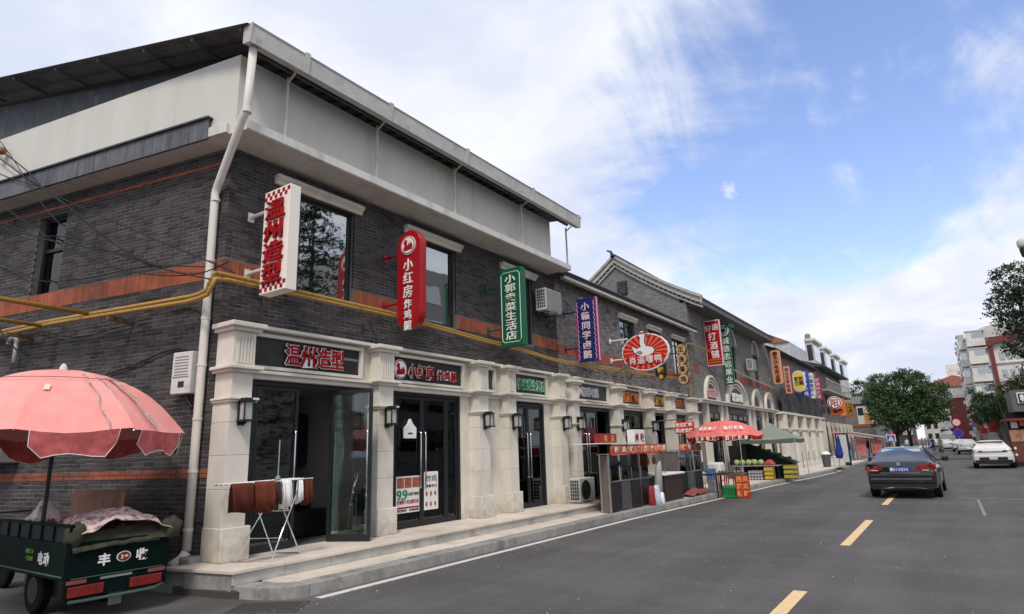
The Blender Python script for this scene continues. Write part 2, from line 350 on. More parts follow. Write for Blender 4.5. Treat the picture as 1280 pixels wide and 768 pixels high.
MB().prism([(kerbx(62), 62), (kerbx(100), 100), (kerbx(125), 125), (kerbx(170), 170), (-60, 170), (-60, 62)], -.1, .14, lambda p, q, d: Vector((p, q, d))).build('far_paving', tread_m, pv)
# upper platform
pf = empty('shop_platform', (-8.3, 10, 0), None, None, kind='structure')
yend = 15.0
def plat_left(x): return 4.82 + (x + 7.8) * .2
MB().prism([(-7.80, 4.9), (-7.80, yend), (-9.4, yend), (-9.4, 4.62), (-8.6, 4.72)], -.1, .285, lambda p, q, d: Vector((p, q, d))).build('platform_core', kerb_m, pf)
y = 4.87
while y < yend - .1:
    L = min(.78, yend - y)
    box('riser_slab', riser_m, -7.80, -7.775, y + .003, y + L - .003, .149, .288, pf, bevel=.003); y += L
y = 4.86
first = True
while y < yend - .05:
    L = min(1.18, yend - y)
    for k, (xa, xb) in enumerate(((-7.74, -8.33), (-8.333, -8.95))):
        ya = y + .003; yb = y + L - .003
        if first:
            poly = [(xa, 4.84 + (xa + 7.75) * .2), (xa, yb), (xb, yb), (xb, 4.84 + (xb + 7.75) * .2)]
        else: poly = [(xa, ya), (xa, yb), (xb, yb), (xb, ya)]
        MB().prism(poly, .29, .33 + rnd.uniform(-.001, .001), lambda p, q, d: Vector((p, q, d))).build('platform_slab', tread_m, pf, bevel=.004)
    first = False; y += L
MB().prism([(-7.795, 4.86), (-8.6, 4.70), (-8.6, 4.74), (-7.795, 4.9)], .0, .288, lambda p, q, d: Vector((p, q, d))).build('end_slab', kerb_m, pf)
MB().prism([(-7.5, 5.0), (-7.85, 4.83), (-8.8, 4.66), (-9.0, 4.78), (-8.6, 4.9), (-7.8, 5.2)], -.05, .10, lambda p, q, d: Vector((p, q, d))).build('mortar_skirt', mat('dark_mortar', (.06, .055, .05), .9, var=.3, bump=.5), pf, bevel=.02)
# ramp end of platform at y=15
MB().prism([(-7.78, yend + .004), (-8.95, yend + .004), (-8.95, yend + .8), (-8.05, yend + .8)], .14, .33, lambda p, q, d: Vector((p, q, d))).build('end_step', tread_m, pf)
# drain grate in the road
dg = empty('drain_grate', (-6.95, 4.8, 0), 'cast iron drain grate set in the asphalt by the kerb corner', 'drain grate')
Mx = Matrix.Translation((-6.92, 4.80, 0)) @ Matrix.Rotation(R(35), 4, 'Z')
gm = mat('cast_iron', (.10, .095, .09), .7, metal=.4, var=.3, scale=10)
mb = MB()
for a in ((-.42, .42, -.27, -.23), (-.42, .42, .23, .27), (-.42, -.38, -.228, .228), (.38, .42, -.228, .228)): mb.box(a[0], a[1], a[2], a[3], -.02, .012, Mx)
mb.build('frame', gm, dg)
for i in range(17): box('grate_bar', gm, -.37 + i * .045, -.35 + i * .045, -.226, .226, -.02, .010, dg, mtx=Mx)
box('pit', mat('grate_mud', (.05, .047, .044), .95, var=.3, scale=12), -.379, .379, -.229, .229, -.01, .003, dg, mtx=Mx)

# ============================================================ CORNER BUILDING
A = Vector((-8.95, 5.10, 0)); D = Vector((-.978, -.208, 0)).normalized(); NS = Vector((.208, -.978, 0)).normalized()
FX = -8.95
def SP(s, off, z): return A + D * s + NS * off + Vector((0, 0, z))
def corner(of, os): return Vector((FX + of, 5.10 + (.2071 * of - os) / .9783, 0))
B = empty('corner_building', (-8.95, 5.1, 0), 'two storey grey brick corner building with pale shopfront columns and an overhanging tin roof', 'building', 'grey brick shop buildings along the street')
def F_side(a, b, d): return SP(a, d, b)                   # a along, b height, d out
def F_front(a, b, d): return Vector((FX + d, a, b))
CW, CHt, J = .245, .066, .011
def brick_wall(parent, fn, L0, L1, z0, z1, holes, reds, maxn=0, key=None, m=None):
    m = m or brick_m
    """real bricks: 5 visible faces, running bond, slightly uneven; returns leftovers joined"""
    cands = []
    nrow = int((z1 - z0) / CHt)
    for r in range(nrow):
        za = z0 + r * CHt; zb = za + CHt - J
        if any(a - .03 < za < b - .02 for a, b in reds): continue
        x = L0 - (CW / 2 if r % 2 else 0)
        while x < L1:
            a, b = max(x, L0), min(x + CW - J, L1); x += CW
            segs = [(a, b)]
            for h0, h1, hz0, hz1 in holes:
                if za < hz1 and zb > hz0:
                    ns = []
                    for p, q in segs:
                        if q <= h0 or p >= h1: ns.append((p, q)); continue
                        if p < h0: ns.append((p, h0))
                        if q > h1: ns.append((h1, q))
                    segs = ns
            for p, q in segs:
                if q - p > .03: cands.append((p, q, za, zb))
    full = [c for c in cands if abs(c[1] - c[0] - (CW - J)) < 1e-4]
    chosen = set()
    if maxn and key:
        full.sort(key=key); chosen = set(full[:maxn])
    mb = MB(); red = MB()
    def one(mb, p, q, za, zb, d):
        c = .004
        vs = [fn(p, za, -.03), fn(q, za, -.03), fn(q, zb, -.03), fn(p, zb, -.03), fn(p + c, za + c, d), fn(q - c, za + c, d), fn(q - c, zb - c, d), fn(p + c, zb - c, d), fn(p, za, d - c), fn(q, za, d - c), fn(q, zb, d - c), fn(p, zb, d - c)]
        mb.add(vs, [(4, 5, 6, 7), (8, 9, 5, 4), (9, 10, 6, 5), (10, 11, 7, 6), (11, 8, 4, 7), (0, 1, 9, 8), (1, 2, 10, 9), (2, 3, 11, 10), (3, 0, 8, 11)])
    shared = None
    for c in cands:
        if c in chosen:
            if shared is None:
                t = MB(); one(t, c[0], c[1], c[2], c[3], .006); shared = t.build('brick', m, parent); base = fn(c[0], c[2], 0); continue
            o = bpy.data.objects.new('brick', shared.data); COL.objects.link(o); adopt(o, parent)
            o.location = fn(c[0], c[2], rnd.uniform(-.003, .003)) - base; continue
        one(mb, *c, .006 + rnd.uniform(-.004, .004))
    mb.build('bricks', m, parent, kind='stuff', fix=True)
    return len(cands)
def band(parent, fn, L0, L1, z0, z1, holes, vertical=True):
    mb = MB()
    if vertical:
        x = L0
        while x < L1 - .03:
            if not any(h0 - .03 < x < h1 for h0, h1 in holes):
                mb.prism([(x, z0), (x + .061, z0), (x + .061, z1), (x, z1)], -.03, .011 + rnd.uniform(-.002, .002), fn)
            x += .066
    else:
        r = 0; z = z0
        while z < z1 - .03:
            x = L0 - (.12 if r % 2 else 0)
            while x < L1:
                a, b = max(x, L0), min(x + .234, L1)
                if b - a > .03: mb.prism([(a, z), (b, z), (b, z + .055), (a, z + .055)], -.03, .012 + rnd.uniform(-.003, .003), fn)
                x += .245
            z += .066; r += 1
    mb.build('red_brick_band', redbrick_m, parent, kind='stuff')
# side wall: mortar sheet + bricks
SW = [(4.05, 4.86, 4.78, 6.34)]
mb = MB()
for a, b, c, d in ((0, 4.05, 0, 6.72), (4.86, 9.5, 0, 6.72), (4.05, 4.86, 0, 4.78), (4.05, 4.86, 6.34, 6.72)):
    mb.prism([(a, c), (b, c), (b, d), (a, d)], -.25, .001, F_side)
mb.build('side_wall', mortar_m, B)
brick_wall(B, F_side, .0, 9.3, .02, 6.70, SW, [(1.47, 1.60), (4.50, 4.80)], 300, key=lambda c: abs(c[0] - .75) / 1.0 + abs(c[2] - 2.3) / 2.6)
band(B, F_side, .0, 9.3, 1.472, 1.60, [], False)
band(B, F_side, .0, 9.3, 4.502, 4.80, [])
band(B, F_side, .0, 9.3, 6.45, 6.51, [], False)
# front wall upper storey with windows
WF = [(6.05, 7.70, 4.50, 6.36), (9.20, 10.78, 4.50, 6.36), (12.72, 14.10, 4.50, 6.36)]
WF2 = [(16.9, 17.6, 4.62, 6.18), (19.75, 21.0, 4.62, 6.18), (22.3, 23.4, 4.62, 6.15), (24.85, 26.1, 4.62, 6.12)]
def wallpieces(mb, y0, y1, z0, z1, holes, fn, d0, d1):
    xs = y0
    for h0, h1, a, b in sorted(holes):
        mb.prism([(xs, z0), (h0, z0), (h0, z1), (xs, z1)], d0, d1, fn)
        mb.prism([(h0, z0), (h1, z0), (h1, a), (h0, a)], d0, d1, fn); mb.prism([(h0, b), (h1, b), (h1, z1), (h0, z1)], d0, d1, fn); xs = h1
    mb.prism([(xs, z0), (y1, z0), (y1, z1), (xs, z1)], d0, d1, fn)
mb = MB(); wallpieces(mb, 5.10, 15.35, 3.2, 6.72, WF, F_front, -.25, .001); mb.build('front_wall', mortar_m, B)
brick_wall(B, F_front, 5.10, 15.35, 3.72, 6.71, WF, [(4.50, 4.80)])
band(B, F_front, 5.10, 15.35, 4.502, 4.80, [(a, b) for a, b, c, d in WF])
# upper windows
def upper_window(parent, y0, y1, z0, z1, blind=None, split=.0, lint=True, curtain=True):
    t = .06
    f = MB()
    for a in ((y0, y0 + t, z0, z1), (y1 - t, y1, z0, z1), (y0 + t, y1 - t, z0, z0 + t), (y0 + t, y1 - t, z1 - t, z1)): f.box(FX - .16, FX - .09, *a)
    ym = y0 + (y1 - y0) * (split or .5)
    f.box(FX - .155, FX - .095, ym - .025, ym + .025, z0 + t, z1 - t)
    o = f.build('window', frame_m, parent)
    box('pane', glass_m, FX - .13, FX - .12, y0 + t, ym - .026, z0 + t, z1 - t, o)
    box('pane', glass_m, FX - .13, FX - .12, ym + .026, y1 - t, z0 + t, z1 - t, o)
    if curtain: box('curtain', mat('curtain', (.30, .33, .30), .9, var=.2, scale=6, stretch=(1, 8, .2)), FX - .3, FX - .28, y0, y0 + (y1 - y0) * .55, z0, z1, o)
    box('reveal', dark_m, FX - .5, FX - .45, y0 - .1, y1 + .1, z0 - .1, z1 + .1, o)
    if lint:
        l = MB(); l.prism([(0, 0), (.05, 0), (.07, .05), (.13, .10), (.13, .16), (0, .16)], y0 - .15, y1 + .15, lambda a, b, d: Vector((FX + a, d, z1 + .0 + b)))
        l.build('lintel', stone_m, o)
    return o
for a in WF: upper_window(B, *a, split=.28)
# side window with slatted blind
o = MB()
for a in ((4.05, 4.11, 4.78, 6.34), (4.80, 4.86, 4.78, 6.34), (4.11, 4.80, 4.78, 4.84), (4.11, 4.80, 6.28, 6.34), (4.11, 4.80, 5.66, 5.72)):
    o.prism([(a[0], a[2]), (a[1], a[2]), (a[1], a[3]), (a[0], a[3])], -.2, -.12, F_side)
o = o.build('window', frame_m, B)
MB().prism([(4.11, 4.84), (4.80, 4.84), (4.80, 6.28), (4.11, 6.28)], -.17, -.16, F_side).build('pane', glassk_m, o)
mb = MB()
for i in range(14): mb.prism([(4.12, 4.98 + i * .05), (4.5, 4.98 + i * .05), (4.5, 5.02 + i * .05), (4.12, 5.02 + i * .05)], -.21, -.20, F_side)
mb.build('blind', mat('blind', (.35, .25, .2), .7), o)
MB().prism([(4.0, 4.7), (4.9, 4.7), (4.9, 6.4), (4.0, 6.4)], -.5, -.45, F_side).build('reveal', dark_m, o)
# corner dark fillet between the two walls, ledge, parapet
def ring(of0, os0, of1, os1, y1, s1, z0, z1):
    """L-shaped slab following both walls between two offsets"""
    co, ci = corner(of0, os0), corner(of1, os1)
    v = [Vector((FX + of0, y1, 0)), co, SP(s1, os0, 0), SP(s1, os1, 0), ci, Vector((FX + of1, y1, 0))]
    return MB().prism([(p.x, p.y) for p in v], z0, z1, lambda a, b, d: Vector((a, b, d)))
def Lslab(of0, os0, of1, os1, y1, s1, z0, z1):
    mb = MB(); co, ci = corner(of0, os0), corner(of1, os1)
    f = [Vector((FX + of0, y1, 0)), co, ci, Vector((FX + of1, y1, 0))]; g = [co, SP(s1, os0, 0), SP(s1, os1, 0), ci]
    for q in (f, g): mb.prism([(p.x, p.y) for p in q], z0, z1, lambda a, b, d: Vector((a, b, d)))
    return mb
Lslab(.71, .34, -.2, -.2, 15.10, 9.3, 6.725, 6.86).build('ledge', white_m, B, bevel=.0)
MB().prism([(p.x, p.y) for p in (corner(.725, .36), corner(.68, .30), Vector((FX + .68, 15.12, 0)), Vector((FX + .725, 15.12, 0)))], 6.74, 6.885, lambda a, b, d: Vector((a, b, d))).build('ledge_fascia', white_m, B)
q_ = (corner(.4605, .165), corner(.30, .165), Vector((FX + .30, 14.45, 0)), Vector((FX + .4605, 14.45, 0)))
MB().prism([(p.x, p.y) for p in q_], 6.862, 8.10, lambda a, b, d: Vector((a, b, d))).build('parapet', cream_m, B)
MB().prism([(p.x, p.y) for p in (corner(.46, .33), SP(9.3, .33, 0), SP(9.3, .17, 0), corner(.455, .17))], 6.862, 8.12, lambda a, b, d: Vector((a, b, d))).build('parapet', cream_m, B)
box('parapet_end', cream_m, FX - 2.5, FX + .29, 14.3, 14.44, 6.862, 8.10, B)
# flashing sheets on the side
s = .12
fl = 0
while s < 9.2:
    z1_ = 7.07
    MB().prism([(s + .004, 6.72), (s + .206, 6.72), (s + .206, z1_), (s + .11, z1_), (s + .004, z1_)], .37 + rnd.uniform(0, .008), .40, F_side).build('flashing_sheet', flash_m, B)
    s += .21
MB().prism([(.1, 7.07), (9.3, 7.07), (9.3, 7.10), (.1, 7.10)], .33, .44, F_side).build('flashing_cap', slate_m, B)
MB().prism([(-.28, 6.74), (.11, 6.74), (.11, 6.90), (-.28, 6.90)], .345, .40, F_side).build('ledge_fascia', white_m, B)
# dark attic wall under the roof, on the side and front
def roofz(p):  # roof underside: rises away from the street
    return 8.08 + (-7.95 - p.x) * .142
mb = MB()
for s0 in [i * .9 for i in range(10)]:
    p0, p1 = SP(s0, .1, 0), SP(s0 + .89, .1, 0)
    mb.add([(p0.x, p0.y, 8.0), (p1.x, p1.y, 8.0), (p1.x, p1.y, roofz(p1)), (p0.x, p0.y, roofz(p0)), (p0.x, p0.y + .04, 8.0), (p1.x, p1.y + .04, 8.0), (p1.x, p1.y + .04, roofz(p1)), (p0.x, p0.y + .04, roofz(p0))], [(0, 1, 2, 3), (4, 5, 6, 7), (0, 1, 5, 4), (2, 3, 7, 6), (0, 3, 7, 4), (1, 2, 6, 5)])
mb.build('attic_wall', slate_m, B)
box('attic_wall', slate_m, FX - .4, FX - .36, 5.2, 14.2, 6.9, 8.2, B)
# tin roof: corrugated sheet strips
tin_m = mat('tin_roof', (.10, .10, .10), .6, metal=.3, var=.25, scale=3, dirt=(.06, .05, .045), dscale=2, dlo=.5, dhi=.7)
c0 = corner(1.0, .7)
y = c0.y
k = 0
while y < 15.15:
    y2 = min(y + .3, 15.2)
    x0, x1 = -7.93, -19
    def rz(x): return 8.30 + (-7.95 - x) * .142
    # left end follows the skewed side verge
    ya1 = y; 
    mb = MB()
    h = .022
    seq = [(y, 0), (y + .05, 0), (y + .08, h), (y + .14, h), (y + .17, 0), (y2, 0)]
    vs = []; fs = []
    for yy, hh in seq:
        for x in (x0, x1):
            sk = (x - c0.x) * .2127 if True else 0
            vs.append((x, yy + sk * max(0, 1 - (yy - c0.y) / 10.5), rz(x) + hh))
    n = len(seq)
    fs = [(2 * i, 2 * i + 1, 2 * i + 3, 2 * i + 2) for i in range(n - 1)]
    vs2 = [(a, b, c - .006) for a, b, c in vs]; m0 = len(vs)
    mb.add(vs + vs2, fs + [tuple(i + m0 for i in f[::-1]) for f in fs] + [(2 * i, 2 * i + 2, 2 * i + 2 + m0, 2 * i + m0) for i in range(n - 1)])
    mb.build('roof_sheet', tin_m, B)
    y += .3; k += 1
# rafters and purlins
for i, s0 in enumerate([-.7, .35, 1.5, 2.7, 3.9, 5.2, 6.6]):
    a, b = SP(s0, .66, 0), SP(s0, .05, 0)
    za, zb = 8.27 + (-7.95 - a.x) * .142, 8.27 + (-7.95 - b.x) * .142
    MB().tube([(a.x, a.y, za - .03), (b.x, b.y, zb - .03)], .03, 4).build('purlin', tin_m, B)
y = 5.6
while y < 15:
    MB().tube([(-7.98, y, 8.24), (-8.95, y, 8.36)], .03, 4).build('rafter', tin_m, B); y += 1.18
box('soffit_beam', tin_m, -8.30, -8.24, 4.9, 15.1, 8.10, 8.2, B)
# gutter
gt = MB().prism([(-8.08, 8.02), (-7.90, 7.98), (-7.88, 8.26), (-7.86, 8.30), (-7.895, 8.30), (-7.92, 8.05), (-8.06, 8.07), (-8.06, 8.26), (-8.09, 8.26)], 4.66, 15.22, lambda a, b, d: Vector((a, d, b)))
g_ = gt.build('gutter', gutter_m, B)
MB().prism([(-8.09, 8.015), (-7.895, 7.975), (-7.855, 8.305), (-8.09, 8.30)], 4.64, 4.66, lambda a, b, d: Vector((a, d, b))).build('gutter_end', gutter_m, g_)
for y in (5.62, 7.55, 9.9, 12.6, 15.0): MB().prism([(-7.91, 7.96), (-7.875, 7.96), (-7.835, 8.32), (-7.87, 8.32)], y, y + .09, lambda a, b, d: Vector((a, d, b))).build('gutter_bracket', gutter_m, g_)
for y in (5.62, 7.65, 10.0, 12.7, 15.05):
    MB().tube([(-8.30, y, 6.87), (-8.30, y, 8.02)], .026, 8).build('roof_post', gutter_m, B)
    MB().tube([(-8.30, y, 7.92), (-8.12, y, 8.03), (-7.95, y - .05, 8.06)], .02, 6).build('post_arm', gutter_m, B)
# rainwater pipe
pp = empty('downpipe', (-8.9, 4.9, 0), 'white plastic rainwater downpipe with an elbow, down the corner of the brick wall', 'downpipe')
top = [Vector((-8.02, 4.78, 7.98)), Vector((-8.04, 4.76, 6.95)), Vector((-8.06, 4.74, 6.86))]
low_ = [SP(.19, .10, 5.95), SP(.19, .10, 5.86), SP(.17, .10, 4), SP(.17, .10, 2), SP(.17, .10, .48)]
MB().tube(top[:2] + [Vector((-8.09, 4.74, 6.80)), SP(.14, .11, 6.02), SP(.19, .10, 5.90)] + low_[1:], .062, 14).build('pipe', pvc_m, pp, smooth=True)
for p, q in ((top[1], top[1] - Vector((0, 0, .09))), ): MB().tube([p, q], .07, 14).build('pipe_joint', pvc_m, pp)
for z in (5.76, 4.75, 3.82, 3.1, 2.3, 1.55, .75): MB().tube([SP(.17, .10, z), SP(.17, .10, z + .035)], .070, 14).build('pipe_collar', pvc_m, pp)
MB().tube([SP(.17, .10, .47), SP(.2, .14, .38), SP(.26, .26, .30)], [.066, .068, .07], 14).build('outlet_elbow', pvc_m, pp, smooth=True)
# broken mortar chute at its foot
MB().prism([(-.12, .02), (.62, .02), (.5, .18), (.2, .42), (-.05, .42)], .0, .22, F_side).build('mortar_haunch', mat('haunch_mortar', (.28, .26, .235), .9, var=.25, bump=.6), None, bevel=.03, label='rough mortar haunch moulded round the foot of the white downpipe', cat='mortar block')
# ---------------------------------------------------- shopfront pillars
def pillar(parent, y0, y1, proj=.45, z0=.33, ztop=3.60, x0=FX):
    """pilaster: base block, ashlar shaft, collar, fluted upper block, capital; y0..y1 shaft"""
    xf = x0 + proj
    p = box('pillar', stone_m, x0 - .05, xf - .03, y0 + .03, y1 - .03, z0, ztop + .05, parent)
    box('base_block', stone_m, x0, xf + .05, y0 - .02, y1 + .07, z0, z0 + .46, p, bevel=.012)
    z = z0 + .462; cuts = [z0 + .98, z0 + 1.45, z0 + 1.92, z0 + 2.24]
    for c in cuts:
        box('stone_block', stone_m, x0, xf, y0, y1, z, c - .004, p, bevel=.004); z = c
    box('collar', stone_m, x0, xf + .07, y0 - .05, y1 + .07, z, z + .035, p, bevel=.006); box('collar', stone_m, x0, xf + .045, y0 - .03, y1 + .045, z - .03, z - .001, p)
    z += .036
    box('stone_block', stone_m, x0, xf - .01, y0 + .01, y1 - .01, z, 2.98, p, bevel=.004)
    box('cornice', stone_m, x0, xf + .05, y0 - .05, y1 + .05, 2.98, 3.02, p); box('cornice', stone_m, x0, xf + .11, y0 - .10, y1 + .10, 3.021, 3.07, p, bevel=.008)
    box('stone_block', stone_m, x0, xf - .005, y0, y1, 3.071, ztop, p, bevel=.003)
    n = 5; wv = (y1 - y0 - .1) / n
    for i in range(n):
        box('flute_rib', stone_m, xf - .0045, xf + .014, y0 + .05 + i * wv + .012, y0 + .05 + (i + 1) * wv - .012, 3.12, ztop - .05, p)
    box('capital', stone_m, x0, xf + .06, y0 - .06, y1 + .06, ztop + .001, ztop + .05, p); box('capital', stone_m, x0, xf + .12, y0 - .11, y1 + .11, ztop + .051, ztop + .125, p, bevel=.01)
    return p
PIL = [(5.10, 5.46), (8.0, 8.39), (11.0, 11.38), (12.14, 12.50), (14.52, 14.90), (15.32, 15.69), (18.25, 18.62), (20.88, 21.24), (22.9, 23.36), (25.2, 25.98)]
PX = {}
for i, (a, b) in enumerate(PIL[:5]): pillar(B, a, b)
# lintel beams between pillars with sign boxes
def entab(parent, y0, y1, top=3.60, signbox=None, d=.28):
    """beam over an opening: lower moulding, frame, cornice; signbox (ya,yb,za,zb) recess"""
    xf = FX + d
    box('beam', stone_m, FX - .1, xf, y0, y1, 2.93, 3.0, parent); box('moulding', stone_m, FX, xf + .07, y0, y1, 3.0015, 3.05, parent, bevel=.006)
    za, zb = 3.14, 3.60
    if signbox: ya, yb = signbox
    else: ya, yb = y0 + .05, y1 - .05
    box('fascia', stone_m, FX - .1, xf - .1, y0, y1, 3.051, 3.70, parent)
    t = .05
    for q in ((ya - t, yb + t, zb, zb + t), (ya - t, yb + t, za - t, za), (ya - t, ya, za, zb), (yb, yb + t, za, zb)):
        box('fascia_frame', stone_m, xf - .1, xf - .015, *q, parent)
    box('cornice', stone_m, FX, xf + .06, y0, y1, 3.701, 3.76, parent, bevel=.008)
    return (xf - .1, ya, yb, za, zb)
def fascia_sign(name, label, x, ya, yb, za, zb, m=None):
    o = empty(name, (x, (ya + yb) / 2, za), label, 'shop sign')
    box('board', m or signb_m, x + .002, x + .02, ya + .004, yb - .004, za + .004, zb - .004, o)
    return o
# shop 1
e = entab(B, 5.46, 8.0, signbox=(5.52, 7.72))
s1 = fascia_sign('fascia_sign', 'black fascia board with red characters outlined in white, above the drying rack', *e)
text_h('温州造型', redl_m, s1, e[0] + .05, 6.12, 7.34, 3.37, .37, off=.014, depth=.03, back=whitel_m, boff=.045)
text_h('男女发型专业设计', mat('grey_letter', (.35, .35, .36), .5), s1, e[0] + .025, 7.36, 7.70, 3.42, .05, off=.02, depth=.005)
e = entab(B, 8.39, 11.0, signbox=(8.48, 10.68))
s2 = fascia_sign('fascia_sign', 'black fascia board with a round red logo and white edged red characters', *e)
text_h('小红房', redl_m, s2, e[0] + .05, 8.98, 9.75, 3.35, .30, off=.014, depth=.03, back=whitel_m, boff=.05)
text_h('炸鸡腿', redl_m, s2, e[0] + .05, 9.85, 10.48, 3.33, .22, off=.006, depth=.03, back=whitel_m, boff=.045)
def disc(mb, c, r, t, basis=STREET, n=28, sx=1.):
    c = Vector(c); vs = []
    for d in (0, t):
        for k in range(n):
            a = 2 * math.pi * k / n; vs.append(c + basis @ Vector((math.cos(a) * r * sx, math.sin(a) * r, d)))
    return mb.add(vs, [tuple(range(n))[::-1], tuple(range(n, 2 * n))] + [(k, (k + 1) % n, (k + 1) % n + n, k + n) for k in range(n)])
def flat(poly, c, sc, t, basis, z=0.):
    c = Vector(c); n = len(poly); vs = [c + basis @ Vector((a * sc, b * sc, d)) for d in (z, z + t) for a, b in poly]
    return MB().add(vs, [tuple(range(n))[::-1], tuple(range(n, 2 * n))] + [(k, (k + 1) % n, (k + 1) % n + n, k + n) for k in range(n)])
def hood_logo(parent, c, r, basis, ringm=redl_m):
    disc(MB(), c, r, .02, basis).build('logo_disc', whitel_m, parent)
    o = Vector(c)
    disc(MB(), o + basis @ Vector((0, 0, .021)), r * .93, .004, basis).build('logo_ring', ringm, parent)
    disc(MB(), o + basis @ Vector((0, 0, .0255)), r * .84, .004, basis).build('logo_disc', whitel_m, parent)
    q = o + basis @ Vector((0, 0, .030))
    flat([(-.5, -.62), (.62, -.5), (.7, -.1), (.45, .35), (.3, .0), (.22, .3), (.0, -.1), (-.1, .2), (-.35, .1), (-.6, -.3)], q, r, .003, basis).build('logo_figure', ringm, parent)
    flat([(-.45, .1), (-.1, .12), (-.05, .45), (-.25, .68), (-.5, .5), (-.58, .25)], q, r, .003, basis).build('logo_figure', ringm, parent)
hood_logo(s2, (e[0] + .03, 8.76, 3.36), .19, STREET)
e = entab(B, 11.38, 12.14, signbox=(11.46, 11.86)); fascia_sign('blank_panel', 'small blank dark panel between two stone columns, right of the red logo fascia', *e, m=mat('grey_panel', (.05, .052, .056), .4))['category'] = 'panel'
e = entab(B, 12.50, 14.52, signbox=(12.62, 14.20))
s3 = fascia_sign('fascia_sign', 'black fascia board with green characters outlined in white over a closed glass door', *e)
text_h('小郭卖菜生活店', mat('green_letter', (.03, .30, .10), .5), s3, e[0] + .05, 12.64, 14.18, 3.36, .30, off=.0, depth=.03, back=whitel_m, boff=.04)
# ---------------------------------------------------- ground floor walls, rooms and doors
def room(parent, y0, y1, depth=3.2, wallm=room_m, zt=2.95, z0=.32, lit=False):
    x0 = FX - .35
    mb = MB()
    mb.box(x0 - depth, x0 - depth + .05, y0, y1, z0, zt); mb.build('interior_wall', wallm, parent)
    for a in (y0 - .05, y1): box('interior_wall', wallm, x0 - depth, FX - .02, a, a + .05, z0, zt, parent)
    box('interior_ceiling', wallm, x0 - depth, FX - .02, y0 - .05, y1 + .05, zt, zt + .05, parent)
    box('interior_floor', mat('interior_floor', (.16, .15, .14), .3), x0 - depth, FX + .02, y0 - .05, y1 + .05, z0 - .02, z0 + .012, parent)
XD = FX + .10
def leaf(parent, y0, y1, z0, z1, hinge=None, ang=0, glassm=glassd_m, handle=None, name='door', lab=None, x=None):
    """glazed door leaf; rotates about the vertical line at y=hinge"""
    x = XD if x is None else x
    t = .055; M = Matrix.Identity(4)
    if hinge is not None: M = Matrix.Translation((x, hinge, 0)) @ Matrix.Rotation(ang, 4, 'Z') @ Matrix.Translation((-x, -hinge, 0))
    mb = MB()
    for a in ((y0, y0 + t, z0, z1), (y1 - t, y1, z0, z1), (y0 + t, y1 - t, z0, z0 + .10), (y0 + t, y1 - t, z1 - t, z1)): mb.box(x - .02, x + .025, *a, M)
    d = mb.build(name, frame_m, parent, label=lab)
    box('pane', glassm, x, x + .006, y0 + t, y1 - t, z0 + .10, z1 - t, d, mtx=M)
    if handle is not None:
        for sx in (-.055, .06):
            pts = [(x, handle, 1.05), (x + sx * .9, handle, 1.06), (x + sx, handle, 1.12), (x + sx, handle, 2.08), (x + sx * .9, handle, 2.14), (x, handle, 2.15)]
            MB().tube([M @ Vector(p) for p in pts], .014, 8).build('handle', chrome_m, d, smooth=True)
    return d
def doorframe(parent, y0, y1, z0, z1, transom=None):
    mb = MB(); x = XD; t = .07
    for a in ((y0 - t, y0, z0, z1 + t), (y1, y1 + t, z0, z1 + t), (y0, y1, z1, z1 + t)): mb.box(x - .05, x + .05, *a)
    return mb.build('door_frame', frame_m, parent)
def jamb(parent, y0, y1, z1=2.93, z0=.33): box('jamb', stone_m, FX - .3, FX + .17, y0, y1, z0, z1, parent)
# shop 1 : fixed pane, closed leaf, open leaf
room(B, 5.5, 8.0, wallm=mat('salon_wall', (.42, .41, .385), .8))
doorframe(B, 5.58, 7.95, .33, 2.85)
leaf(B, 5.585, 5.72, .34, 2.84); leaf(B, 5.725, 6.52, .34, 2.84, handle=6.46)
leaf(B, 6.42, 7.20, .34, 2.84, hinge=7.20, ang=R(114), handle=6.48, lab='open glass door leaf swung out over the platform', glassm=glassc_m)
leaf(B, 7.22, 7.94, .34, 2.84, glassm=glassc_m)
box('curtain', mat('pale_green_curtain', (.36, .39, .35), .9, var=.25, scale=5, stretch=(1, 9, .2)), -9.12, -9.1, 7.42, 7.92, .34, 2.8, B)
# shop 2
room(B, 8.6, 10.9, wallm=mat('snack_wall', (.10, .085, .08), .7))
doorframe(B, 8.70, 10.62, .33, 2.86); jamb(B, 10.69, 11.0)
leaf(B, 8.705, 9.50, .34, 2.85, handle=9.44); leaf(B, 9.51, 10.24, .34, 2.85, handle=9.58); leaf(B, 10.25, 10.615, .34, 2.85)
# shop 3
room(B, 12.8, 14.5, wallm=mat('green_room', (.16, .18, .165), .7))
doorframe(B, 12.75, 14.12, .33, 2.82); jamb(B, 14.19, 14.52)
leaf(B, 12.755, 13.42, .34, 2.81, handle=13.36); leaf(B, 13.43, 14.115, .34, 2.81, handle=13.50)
# stone infill between pillar pairs
box('infill', stone_m, FX - .3, FX + .2, 11.38, 12.14, .33, 2.93, B); jamb(B, 8.39, 8.63); jamb(B, 12.5, 12.68)
box('lower_wall', mortar_m, FX - .3, FX - .02, 14.9, 15.33, .1, 3.2, B)
MB().prism([(-13.2, 4.45), (-17.5, 3.5), (-17.5, 15.2), (-13.2, 15.2)], .1, 6.7, lambda a, b, d: Vector((a, b, d))).build('body_core', dark_m, B)
